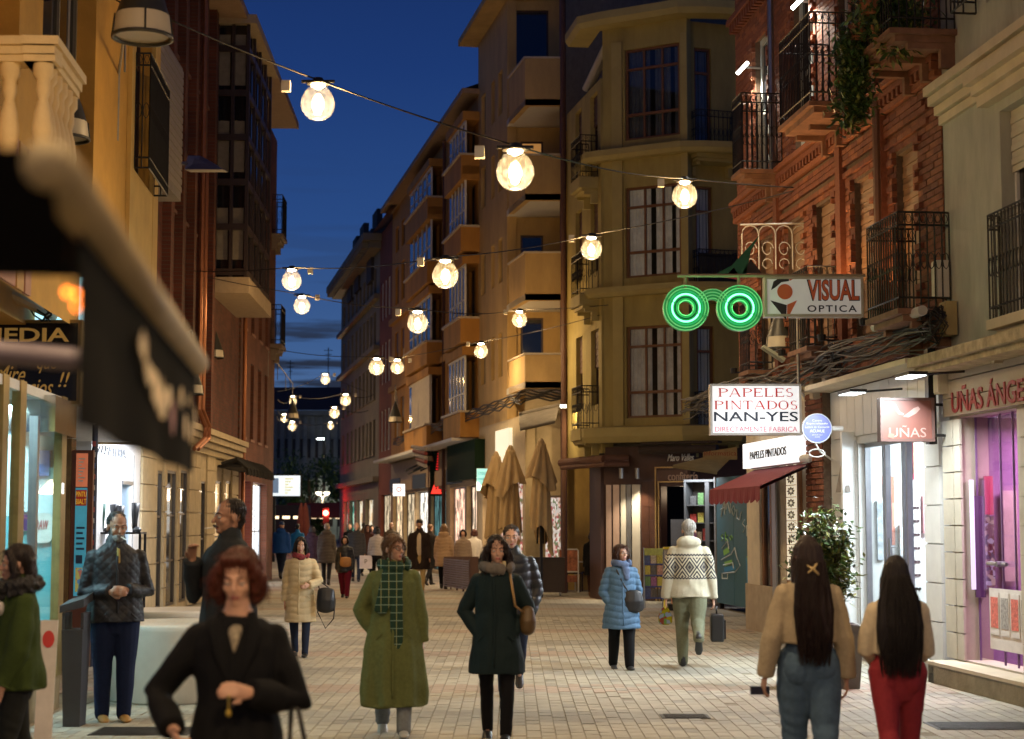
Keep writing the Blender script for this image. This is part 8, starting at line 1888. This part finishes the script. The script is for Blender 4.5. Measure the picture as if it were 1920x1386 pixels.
def carried(nm,meshes,P,c,lab,cat):
 t=bpy.data.objects.new(nm,None);place(t,P['M']@Matrix.Translation(c));tag(t,lab,cat)
 for a,me in meshes:o=bpy.data.objects.new(a,me);place(o,P['M'],t)
 return t
def bagmesh(c,w,d,h_,m__,voxel=.012,top=.8):
 F_=[limb([c+V(0,0,.02),c+V(0,0,h_*.5),c+V(0,0,h_)],[(w/2,d/2),(w/2*1.03,d/2*1.1),(w/2*top,d/2*.6)],12)];return fuse('bag',F_,voxel,m__,2)
def strap(P,pts,r=.012,m__=None,nm='strap'):m_=MB();m_.tube(pts,r,6);return m_.mesh(nm,m__ or mat('strap_black',(.015,.014,.013),.5),True)
def scarf(P,m__,ends=(),big=1.0,nm='scarf'):
 Z=P['Z'];h=P['h'];ring=[Z(.855)+V(.062*h*big*math.cos(a),.012+.058*h*big*math.sin(a),.012*math.sin(a*2)-.02*math.sin(a))for a in[2*math.pi*i/12 for i in range(13)]]
 parts=[limb(ring,[(.026*big,.036*big)]*13,10)]
 for e_ in ends:parts.append(limb(e_[0],e_[1],12,V(1,0,0)))
 P['add'](nm,fuse(nm,parts,P['vx']*1.1,m__,2,lambda co,no:.005*nz3(co,40,2)))
def plaid(name,base,l1,l2,sc):
 m=mat(name,base,.9,var=0);nt=m.node_tree;bs=nt.nodes['Principled BSDF'];t=nt.nodes.new('ShaderNodeTexCoord');s_=nt.nodes.new('ShaderNodeSeparateXYZ');nt.links.new(t.outputs['Object'],s_.inputs[0]);last=None
 prev=nt.nodes.new('ShaderNodeRGB');prev.outputs[0].default_value=(*base,1);prev=prev.outputs[0]
 for ax,per,wd,col in(('X',sc,.10,l1),('Z',sc,.10,l2)):
  a=nt.nodes.new('ShaderNodeMath');a.operation='MULTIPLY_ADD';nt.links.new(s_.outputs[ax],a.inputs[0]);a.inputs[1].default_value=1/per;a.inputs[2].default_value=50.3
  b_=nt.nodes.new('ShaderNodeMath');b_.operation='FRACT';nt.links.new(a.outputs[0],b_.inputs[0]);c=nt.nodes.new('ShaderNodeMath');c.operation='LESS_THAN';nt.links.new(b_.outputs[0],c.inputs[0]);c.inputs[1].default_value=wd
  x=nt.nodes.new('ShaderNodeMixRGB');nt.links.new(c.outputs[0],x.inputs[0]);nt.links.new(prev,x.inputs[1]);x.inputs[2].default_value=(*col,1);prev=x.outputs[0]
 nt.links.new(prev,bs.inputs['Base Color']);return m
def P3(P,px,py):
 return P['M'].inverted()@at(px,py,P['s'])
GRP='people walking in the distance'
BLKC=cloth('coat_black',(.006,.006,.007));JEAN=cloth('denim_blue',(.075,.125,.19),var=.25,scale=12);DJEAN=cloth('denim_dark',(.018,.026,.05))
BAGB=mat('bag_black',(.014,.014,.015),.4,var=.1)
P=person('auburn haired older woman in a black coat, close to the viewer hand raised',437,470,1.605,face=4,nod=12,head=-6,hair='bobbig',hairc=(.085,.018,.008),hem=.24,fit=1.10,flare=1.03,arms=((8,20,108,-46),(0,36,58,-20)),det=2,seed=3,top=BLKC,kind='plain',collar=False,skin=mat('skin_pale',(.60,.34,.23),.5))
Z,h=P['Z'],P['h']
P['add']('lapel',msh('lapel',[limb([Z(.845,.055,q*.06),Z(.81,.105,q*.075),Z(.75,.130,q*.055),Z(.66,.142,q*.012)],[(.018,.008),(.034,.009),(.03,.008),(.008,.005)],8)for q in(-1,1)],BLKC))
P['add']('blouse',msh('blouse',[limb([Z(.822,.076),Z(.80,.113),Z(.775,.131),Z(.75,.140)],[(.034,.014),(.028,.016),(.016,.012),(.003,.006)],10,V(1,0,0),2)],mat('patterned_blouse',(.30,.25,.17),.7,var=.7,scale=60)))
for i in range(3):P['add']('button',msh('button',[ell(Z(.62-.09*i,.142,.01),(.014,.006,.014))],mat('button',(.03,.03,.032),.3)))
S,E,Wr,d,sd=P['ar'][0]
c=Wr+d*.08+V(.02,.03,-.05);own('key_ring',msh('key_ring',[limb([c+V(0,.02,.03),c+V(0,.02,-.02)],[.006,.004],6),ell(c+V(0,.02,-.035),(.012,.008,.014))],mat('brass_keys',(.6,.42,.08),.3,.9)),P,'small brass keys held in the hand of the woman in the black coat','keys')
c=E+V(-.005,.03,-.62)
carried('handbag',[('bag_body',bagmesh(c,.26,.12,.26,BAGB)),('handle',strap(P,[c+V(-.07,.03,.25),c+V(-.035,.03,.45),E+V(-.01,.06,-.03),E+V(.02,.06,-.0),c+V(.03,.03,.45),c+V(.07,.03,.25)],.011)),('clasp',msh('clasp',[ell(c+V(x,.06,.22+.012*(i%2)),(.016,.01,.018))for i,x in enumerate((-.10,-.06,.02,.055))],mat('brass_keys',(.6,.42,.08),.3,.9)))],P,c,'black handbag with gold clasps hanging from the arm of the woman in the black coat','handbag')
P=person('grey bearded man in a quilted black jacket lighting a cigarette',212,220,1.775,face=22,head=6,nod=8,male=True,skin=SKIN_D,hair='crop',hairc=(.035,.033,.032),top=mat('quilt_black',(.014,.015,.019),.55,var=.1,spec=.35),kind='quilt',hem=.475,fit=1.12,legs=cloth('navy_trousers',(.010,.018,.055)),legfit=1.25,shoes=(.36,.20,.05),shoeh=.075,pose=(3,-4,3,0),arms=((-4,14,96,-46),(-6,12,92,-42)),det=2,seed=5)
hp,hk=P['hp'],P['hk']
P['add']('beard',fuse('beard',[ell(hp(0,.048,-.085),(.050*hk,.050*hk,.04*hk),P['HM']),ell(hp(0,.083,-.088),(.028*hk,.02*hk,.026*hk),P['HM']),limb([hp(-.05,.04,-.05),hp(-.055,.02,-.01)],[.014*hk,.010*hk]),limb([hp(.05,.04,-.05),hp(.055,.02,-.01)],[.014*hk,.010*hk]),limb([hp(-.022,.092,-.062),hp(0,.098,-.056),hp(.022,.092,-.062)],[.006,.008,.006],6)],.006,mat('grey_beard',(.17,.16,.15),.8,var=.5,scale=60),1,lambda co,no:.003*nz3(co,90)))
own('cigarette',msh('cigarette',[limb([hp(-.01,.10,-.070),hp(-.035,.165,-.085)],[.004,.004],8)],mat('paper_white',(.8,.78,.72),.6)),P,'white cigarette in the mouth of the bearded man','cigarette')
P['add']('shirt_collar',msh('shirt_collar',[limb([P['Z'](.85,.045,-.035),P['Z'](.815,.10,0),P['Z'](.85,.045,.035)],[.016,.014,.016],8),limb([P['Z'](.82,.09),P['Z'](.76,.135)],[.018,.012],8)],mat('mustard_shirt',(.28,.19,.04),.8)))
P=person('moustached balding man in a dark jacket raising a cigarette to his mouth',425,268,1.86,face=-48,head=-12,male=True,skin=SKIN_D,hair='crop',hairc=(.02,.016,.014),top=cloth('charcoal_jacket',(.022,.025,.028)),kind='plain',hem=.46,fit=1.15,pose=(2,-2,0,0),legs=DJEAN,arms=((6,10,12,-8),(25,18,163,-24)),det=2,seed=7)
hp,hk=P['hp'],P['hk']
P['add']('moustache',msh('moustache',[limb([hp(-.03,.084,-.066),hp(0,.099,-.056),hp(.03,.084,-.066)],[.005,.009,.005],8)],mat('moustache',(.02,.014,.012),.8)))
own('cigarette',msh('cigarette',[limb([hp(.005,.10,-.070),hp(.01,.155,-.075)],[.004,.004],8)],mat('paper_white',(.8,.78,.72),.6)),P,'cigarette held at the mouth of the moustached man','cigarette')
P=person('dark haired woman in a green parka with black fur collar, at the left edge',22,318,1.56,face=-62,head=-8,nod=2,hair='long',hairc=(.03,.022,.018),top=cloth('parka_green',(.045,.07,.016)),kind='drape',hem=.46,fit=1.15,legs=cloth('leggings',(.02,.022,.02)),pose=(8,-8,0,8),arms=((8,6,22,2),(0,6,10,0)),det=2,seed=9)
Z=P['Z'];fr=fuse('fur_collar',[limb([Z(.845)+V(.115*math.cos(a),.01+.10*math.sin(a),.0-.02*math.sin(a))for a in[i*.5236 for i in range(13)]],[.058]*13,10)],.010,mat('black_fur',(.018,.017,.018),.6,var=.6,scale=60,bump=.8),1,lambda co,no:.016*nz3(co,75)+.010*nz3(co,160));P['add']('fur_collar',fr)
for(z,x,m__)in((.765,-.10,mat('patch_white',(.6,.55,.5),.6,var=.3,scale=40)),(.77,.10,mat('patch_orange',(.5,.16,.05),.6,var=.3,scale=40))):P['add']('badge',msh('badge',[ell(Z(z,.115,x*.8),(.035,.03,.042))],m__))
for k_ in range(3):
 S,E,Wr,d,sd=P['ar'][0];c=Wr+d*.1
m_=MB();m_.tube([c,c+V(.03,.05,-.15),c+V(.02,-.05,-.32),c+V(-.10,-.22,-.52),c+V(-.2,-.45,-.72)],.011,6);own('dog_lead',m_.mesh('dog_lead',BAGB,True),P,'twisted black dog lead hanging from the hand of the woman in the green parka','lead')
P=person('dark haired woman in a long cream puffer coat with a red scarf',562,149,1.505,face=3,head=2,hair='long',hairc=(.010,.007,.006),top=cloth('cream_puffer',(.62,.50,.30),.6,var=.05),kind='puff',hem=.30,fit=1.08,legs=DJEAN,pose=(10,-8,0,10),arms=((18,22,78,-32),(-4,9,10,2)),det=1,seed=2)
scarf(P,mat('red_print_scarf',(.22,.03,.04),.8,var=.8,scale=45),[([P['Z'](.84,.07,0),P['Z'](.79,.09,.01)],[(.035,.02),(.025,.015)])])
S,E,Wr,d,sd=P['ar'][0];c=E+V(-.09,.05,-.36)
carried('tote_bag',[('bag_body',bagmesh(c,.24,.12,.26,BAGB,.012,.9)),('handle',strap(P,[c+V(-.08,0,.25),E+V(-.05,.03,-.02),E+V(.02,.04,.02),c+V(.08,0,.25)],.008)),('hanging_strap',strap(P,[c+V(.08,.02,.2),c+V(.10,.03,-.02),c+V(.0,.05,-.22),c+V(-.10,.03,-.1),c+V(-.12,0,.15)],.009))],P,c,'black tote bag with a loose strap on the arm of the cream puffer woman','handbag')
P=person('young woman with glasses in a long green wool coat and plaid scarf, striding forward',737,235,1.605,face=6,head=38,nod=-2,hair='up',hairc=(.13,.065,.028),top=cloth('green_wool',(.125,.145,.052),.95,var=.16),kind='drape',hem=.155,fit=1.22,flare=1.05,legs=cloth('grey_jeans',(.20,.22,.23)),legfit=1.25,shoes=(.45,.42,.35),pose=(10,-12,0,14),arms=((-3,11,5,5),(-6,24,16,-30)),det=2,seed=4)
Z,hp,hk=P['Z'],P['hp'],P['hk'];PL=plaid('green_plaid',(.010,.042,.024),(.26,.28,.12),(.20,.30,.24),.062)
scarf(P,PL,[([Z(.85,.07,.03),Z(.78,.13,.05),Z(.70,.15,.08),Z(.62,.155,.11)],[(.05,.03),(.06,.022),(.06,.02),(.055,.016)]),([Z(.85,.07,-.02),Z(.76,.14,-.01),Z(.62,.165,-.015),Z(.50,.165,-.02),Z(.40,.17,-.02)],[(.05,.03),(.055,.022),(.055,.02),(.055,.018),(.05,.014)])],1.15)
for q in(-1,1):P['add']('spectacles',(lambda m:m.mesh('spectacles',mat('frame_dark',(.02,.015,.012),.3),True))(MB().tube([hp(q*.033+.026*math.cos(a),.100-.004*abs(math.cos(a)),.0+.020*math.sin(a))for a in[i*.5236 for i in range(13)]]+[hp(q*.062,.085,.004),hp(q*.078,.0,.006)],.0026,6)))
P['add']('coat_edge',msh('coat_edge',[limb([Z(.42,.163,-.025),Z(.30,.17,-.03),Z(.17,.176,-.03)],[(.010,.006)]*3,8,V(1,0,0))],MATS['green_wool']))
P=person('curly dark haired woman in a dark teal knee length parka with hands in pockets',931,240,1.585,face=-2,head=10,hair='curly',hairc=(.018,.010,.008),top=cloth('teal_parka',(.009,.020,.022),.75),kind='plain',hem=.33,fit=1.06,flare=1.1,legs=BLKC,pose=(9,-8,0,8),arms=((-8,22,28,-34),(-8,24,28,-34)),det=2,seed=6)
Z=P['Z'];scarf(P,mat('grey_snood',(.15,.13,.11),.95,var=.2,scale=40),[([Z(.86,.06,.0),Z(.81,.09,.02)],[(.05,.03),(.03,.02)])],1.2)
P['add']('cream_fold',msh('cream_fold',[limb([Z(.875,.035,-.06),Z(.845,.075,-.055),Z(.81,.095,-.02)],[(.018,.012),(.022,.012),(.01,.008)],8)],mat('cream_wool',(.5,.42,.24),.9)))
P['add']('placket',msh('placket',[limb([Z(.79,.105,.0),Z(.62,.134,.0),Z(.48,.148,.0),Z(.36,.162,.0)],[(.012,.005)]*4,8,V(1,0,0))],MATS['teal_parka']))
c=Z(.535,.02,-.245)
carried('shoulder_bag',[('bag_body',bagmesh(c,.13,.15,.16,mat('olive_leather',(.11,.065,.022),.5))),('strap',strap(P,[c+V(.02,.03,.14),Z(.66,.12,-.15),Z(.78,.10,-.12),Z(.835,.03,-.10),Z(.80,-.07,-.12),c+V(.0,-.05,.14)],.012,mat('tan_strap',(.40,.24,.09),.6)))],P,c,'olive leather bag on the hip of the curly haired woman','handbag')
P=person('dark haired man in a black puffer jacket just behind the curly haired woman',959,190,1.67,face=0,head=2,male=True,hair='short',hairc=(.028,.016,.010),top=mat('puffer_black',(.012,.013,.016),.42,var=.1),kind='puff',hem=.46,fit=1.14,legs=DJEAN,legfit=1.1,shoes=(.05,.04,.03),pose=(-18,10,26,0),arms=((-6,15,22,-14),(6,10,14,0)),det=1,seed=8)
P=person('older woman in a pale blue padded coat with a blue scarf, walking towards the viewer',1166,163,1.44,face=8,head=22,nod=-2,hair='bob',hairc=(.055,.020,.010),top=cloth('blue_padded',(.085,.165,.27),.6),kind='puff',hem=.335,fit=1.18,flare=1.08,legs=BLKC,legfit=1.3,pose=(9,-9,0,8),arms=((-6,15,20,-24),(-2,17,22,-26)),det=2,seed=10)
Z,hp=P['Z'],P['hp'];scarf(P,mat('blue_scarf',(.10,.15,.27),.8,var=.25,scale=40),[([Z(.85,.06,-.02),Z(.80,.11,-.03),Z(.73,.13,-.04)],[(.045,.03),(.05,.026),(.03,.02)])],1.1)
for q in(-1,1):P['add']('spectacles',(lambda m:m.mesh('spectacles',mat('frame_fine',(.2,.17,.14),.3,.5),True))(MB().tube([hp(q*.032+.021*math.cos(a),.099,.0+.016*math.sin(a))for a in[i*.5236 for i in range(13)]],.0016,5)))
c=Z(.475,.12,-.115)
carried('crossbody_bag',[('bag_body',bagmesh(c,.25,.11,.21,BAGB)),('strap',strap(P,[c+V(.05,.0,.20),Z(.68,.13,.0),Z(.79,.10,.07),Z(.838,.0,.09),Z(.80,-.09,.06),Z(.66,-.12,-.08),c+V(-.08,-.05,.2)],.011))],P,c,'black crossbody bag on the woman in the pale blue coat','handbag')
def nordic():
 m=mat('cream_knit',(.60,.56,.42),.95,var=.06,scale=30,bump=.6,bscale=160);nt=m.node_tree;bs=nt.nodes['Principled BSDF'];src=bs.inputs['Base Color'].links[0].from_socket
 t=nt.nodes.new('ShaderNodeTexCoord');s_=nt.nodes.new('ShaderNodeSeparateXYZ');nt.links.new(t.outputs['Object'],s_.inputs[0])
 def mt(op,a,b=None,c=None):
  n=nt.nodes.new('ShaderNodeMath');n.operation=op
  for i,v in enumerate((a,b,c)):
   if v is None:continue
   if isinstance(v,(int,float)):n.inputs[i].default_value=v
   else:nt.links.new(v,n.inputs[i])
  return n.outputs[0]
 z0,z1=1.045,1.285;zc=(z0+z1)/2
 X=mt('ABSOLUTE',mt('SUBTRACT',mt('FRACT',mt('MULTIPLY_ADD',s_.outputs['X'],1/.17,20.5)),.5));Zz=mt('ABSOLUTE',mt('DIVIDE',mt('SUBTRACT',s_.outputs['Z'],zc),z1-z0))
 d=mt('ADD',X,Zz);ln=mt('LESS_THAN',mt('FRACT',mt('MULTIPLY',d,4.6)),.5);inb=mt('LESS_THAN',Zz,.47)
 core=mt('LESS_THAN',d,.26);band_=mt('MULTIPLY',inb,mt('MAXIMUM',ln,mt('MULTIPLY',core,.6)))
 zig=mt('ADD',s_.outputs['Z'],mt('MULTIPLY',mt('ABSOLUTE',mt('SUBTRACT',mt('FRACT',mt('MULTIPLY',s_.outputs['X'],1/.036)),.5)),.03))
 e1=mt('LESS_THAN',mt('ABSOLUTE',mt('SUBTRACT',zig,z1+.03)),.010);e2=mt('LESS_THAN',mt('ABSOLUTE',mt('SUBTRACT',zig,z0-.0)),.010)
 fac=mt('MINIMUM',mt('ADD',band_,mt('ADD',e1,e2)),1.0)
 x=nt.nodes.new('ShaderNodeMixRGB');nt.links.new(fac,x.inputs[0]);nt.links.new(src,x.inputs[1]);x.inputs[2].default_value=(.05,.048,.055,1);nt.links.new(x.outputs[0],bs.inputs['Base Color']);return m
P=person('white haired man in a cream patterned knit hoodie walking away with briefcase',1294,160,1.715,face=176,head=0,male=True,hair='short',hairc=(.40,.385,.35),top=nordic(),kind='knit',hem=.475,fit=1.17,hood=True,legs=cloth('sage_trousers',(.16,.165,.105)),legfit=1.25,shoes=(.025,.024,.024),pose=(4,-22,4,48),arms=((-6,13,4,6),(0,13,6,6)),det=1,seed=12)
S,E,Wr,d,sd=P['ar'][1];c=Wr+V(.04,.02,-.50);bc=MB();bc.box(None,c.x-.075,c.x+.075,c.y-.20,c.y+.17,c.z,c.z+.32)
b2=MB();b2.box(None,c.x+.078,c.x+.10,c.y-.17,c.y+.14,c.z+.03,c.z+.25)
carried('briefcase',[('case',fuse('case',[(bc.v and[Vector(v)for v in bc.v],bc.f)],.012,BAGB,3)),('front_pocket',b2.mesh('front_pocket',BAGB)),('handle',strap(P,[c+V(0,-.06,.31),c+V(0,-.05,.40),c+V(0,.02,.40),c+V(0,.03,.31)],.009))],P,c,'black soft briefcase in the right hand of the white haired man','briefcase')
S,E,Wr,d,sd=P['ar'][0];c=Wr+V(-.01,.0,-.30)
carried('shopping_bag',[('bag_body',bagmesh(c,.17,.08,.18,lit_noise('bag_print',[(.5,.5,.5),(.6,.45,.02),(.3,.45,.1),(.5,.1,.05)],.22,22),.010,.5)),('neck',msh('neck',[limb([c+V(0,0,.16),c+V(0,0,.27)],[.025,.018])],mat('bag_yellow',(.65,.5,.05),.5)))],P,c,'small yellow and white plastic bag in the left hand of the white haired man','shopping bag')
P=person('young woman with very long clipped hair, beige sweatshirt and blue jeans',1520,306,1.605,face=180,head=4,hair='verylong',hairc=(.020,.009,.007),top=cloth('beige_sweat',(.42,.34,.225),.9),kind='plain',hem=.60,fit=1.26,legs=JEAN,legfit=1.36,pose=(7,-8,0,14),arms=((-4,17,8,9),(-2,13,4,4)),det=2,seed=14)
Z=P['Z'];P['add']('seat_of_jeans',fuse('seat_of_jeans',[ell(Z(.50,-.045,q*.075),(.098,.095,.12))for q in(-1,1)]+[limb([Z(.50),Z(.62)],[(.155,.10),(.125,.09)])],.011,JEAN,4,folds('denim',0,1.6,3)))
hp=P['hp'];P['add']('hair_clip',msh('hair_clip',[limb([hp(.03,-.150,-.055),hp(.0,-.168,-.085),hp(.035,-.168,-.12)],[.008,.013,.007]),limb([hp(-.035,-.150,-.065),hp(.0,-.170,-.085),hp(-.03,-.168,-.11)],[.007,.011,.007])],mat('clip_cream',(.5,.36,.15),.4)))
S,E,Wr,d,sd=P['ar'][0];c=Wr+d*.09;m_=MB();m_.box(None,c.x-.075,c.x+.04,c.y-.005,c.y+.035,c.z-.03,c.z+.02);own('mobile_phone',m_.mesh('mobile_phone',mat('phone_navy',(.012,.012,.03),.3)),P,'dark mobile phone in the hand of the young woman in blue jeans','phone')
P=person('young woman with long straight dark hair, cream fleece and red trousers',1688,309,1.49,face=178,head=-3,hair='verylong',hairc=(.014,.010,.009),top=cloth('cream_fleece',(.66,.56,.40),.95),kind='plain',hem=.605,fit=1.10,hw_=1.25,legs=cloth('red_leggings',(.28,.028,.038),.7),legfit=1.12,pose=(-14,9,20,0),arms=((8,9,60,-30),(8,9,60,-30)),det=2,seed=15)
Z=P['Z'];P['add']('seat_of_leggings',fuse('seat_of_leggings',[ell(Z(.50,-.04,q*.06),(.078,.082,.10))for q in(-1,1)]+[limb([Z(.50),Z(.61)],[(.125,.085),(.105,.08)])],.011,MATS['red_leggings'],4))
def far(label,px,s,h,face,**k):k.setdefault('det',0);return person(label,px,s,h,face,group=GRP,**k)
far('person in a black coat with a tan shoulder strap beside the yellow wall',1111,83,1.50,170,hair='bob',hairc=(.012,.01,.01),hem=.34,legs=cloth('brown_trousers',(.05,.02,.015)),shoes=(.15,.07,.03),seed=21)
P=far('small woman in a black puffer and maroon trousers with a tan bag across her',646,84,1.40,0,hair='bob',hairc=(.012,.008,.007),top=MATS['puffer_black'],kind='puff',hem=.42,fit=1.12,legs=cloth('maroon_trousers',(.14,.008,.022)),legfit=1.3,seed=22)
c=P['Z'](.52,.15,-.03);carried('tan_bag',[('bag_body',bagmesh(c,.26,.10,.18,mat('tan_leather',(.42,.19,.05),.5),.014,.95)),('strap',strap(P,[c+V(.1,-.03,.17),P['Z'](.70,.12,.09),P['Z'](.83,.02,.08)],.012,MATS['tan_leather']))],P,c,'tan bag worn across the small woman in the black puffer','handbag')
P=far('tall man in an open dark overcoat, beige trousers and a dark hat, striding',786,78,1.78,0,male=True,skin=SKIN_D,hair='beanie',hairc=(.018,.014,.012),top=cloth('brown_overcoat',(.020,.012,.010)),hem=.33,fit=1.12,legs=cloth('beige_trousers',(.36,.25,.11)),pose=(14,-14,0,14),shoes=(.02,.015,.015),seed=23)
Z=P['Z'];P['add']('shirt',msh('shirt',[limb([Z(.84,.05),Z(.76,.125),Z(.62,.145),Z(.52,.150)],[(.035,.03),(.055,.035),(.06,.035),(.06,.03)],10)],mat('pale_shirt',(.45,.36,.26),.8)));P['add']('open_trousers',msh('open_trousers',[limb([Z(.53,.125),Z(.44,.13),Z(.32,.13)],[(.075,.05),(.085,.05),(.07,.04)],12,V(1,0,0))],MATS['beige_trousers']))
far('person in a blue rain jacket and cap near the lit screen, seen from behind',527,63,1.72,170,male=True,hair='cap',hairc=(.02,.05,.15),top=cloth('blue_jacket',(.012,.075,.30),.6),kind='plain',hem=.46,fit=1.25,legs=DJEAN,hood=True,seed=24)
far('person in a bright azure jacket half hidden by the crowd',557,58,1.66,175,hair='short',hairc=(.03,.03,.03),top=cloth('azure_jacket',(.02,.22,.55),.6),hem=.46,fit=1.1,seed=25)
far('person in a dark purple padded coat with hood, seen from behind',584,66,1.60,178,hair='bob',hairc=(.02,.015,.02),top=cloth('purple_coat',(.035,.018,.038),.7),kind='puff',hem=.38,fit=1.25,hood=True,seed=26)
far('stout person in a long grey padded coat, seen from behind',612,70,1.66,176,hair='short',hairc=(.22,.18,.15),top=cloth('grey_padded',(.065,.055,.045),.8),kind='puff',hem=.36,fit=1.32,hood=True,seed=27,pose=(8,-8,0,6))
far('bald man in a charcoal puffer walking towards the viewer',667,66,1.70,5,male=True,hair='bald',top=cloth('charcoal_puffer',(.03,.03,.034),.6),kind='puff',hem=.42,fit=1.22,legs=DJEAN,seed=28)
far('dark haired woman in a rust scarf behind the charcoal puffer man',688,60,1.64,20,hair='long',hairc=(.04,.02,.012),top=cloth('rust_coat',(.10,.045,.03)),hem=.4,seed=29)
P=far('woman in a pale grey vest over blue sleeves carrying a white shopping bag',706,68,1.58,190,hair='bob',hairc=(.010,.008,.008),top=cloth('pale_vest',(.30,.27,.26),.8),kind='puff',hem=.5,fit=1.1,legs=BLKC,seed=30)
c=P['Z'](.27,.0,-.30);b_=MB();b_.box(None,c.x-.17,c.x+.17,c.y-.05,c.y+.05,c.z,c.z+.36);bt_=carried('paper_bag',[('bag_body',b_.mesh('bag_body',mat('bag_lilac',(.6,.57,.65),.6))),('handle',strap(P,[c+V(-.06,0,.36),c+V(0,0,.46),c+V(.06,0,.36)],.008))],P,c,'white paper shopping bag with a small black letter in the far crowd','shopping bag')
lp=P['M']@(c+V(0,-.06,.2));lettering('p',INK,Fr((lp.x,lp.y),(1,0),(0,-1)),0,.03,lp.z,h=.12,depth=.004,parent=bt_)
far('bald man far down the street between the cream coats',733,56,1.70,0,male=True,skin=SKIN_D,hair='bald',top=cloth('stone_coat',(.12,.09,.06)),hem=.42,seed=31)
far('person in a dark coat with a yellow bag close behind the tall man',806,70,1.66,150,hair='short',hairc=(.14,.07,.03),hem=.3,top=cloth('dark_long',(.02,.016,.014)),seed=32)
far('woman in a hooded beige padded coat, seen from behind',832,74,1.66,176,hair='bob',hairc=(.20,.12,.06),top=cloth('beige_padded',(.42,.28,.17),.7),kind='puff',hem=.36,fit=1.15,hood=True,legs=BLKC,seed=33)
far('dark haired woman with a brown scarf and pale vest behind the slatted screen',868,73,1.52,0,hair='bob',hairc=(.012,.01,.01),top=cloth('fawn_vest',(.30,.23,.17),.8),kind='puff',hem=.42,seed=34)
far('person in a white jacket with auburn hair behind the slatted screen',889,70,1.52,180,hair='bob',hairc=(.07,.025,.015),top=cloth('white_jacket',(.6,.58,.52),.7),hem=.48,fit=1.1,seed=35)
far('distant walker in a dark coat under the stone block',655,52,1.66,0,hair='short',hem=.38,seed=36);far('distant walker in a brown coat by the far shops',681,50,1.68,178,hair='short',hem=.38,top=cloth('brown_far',(.08,.045,.025)),seed=37);far('distant walker with long hair by the mid street shops',697,54,1.60,10,hair='long',hem=.38,top=cloth('plum_far',(.06,.025,.03)),seed=38)
bpy.data.scenes.remove(TMP)
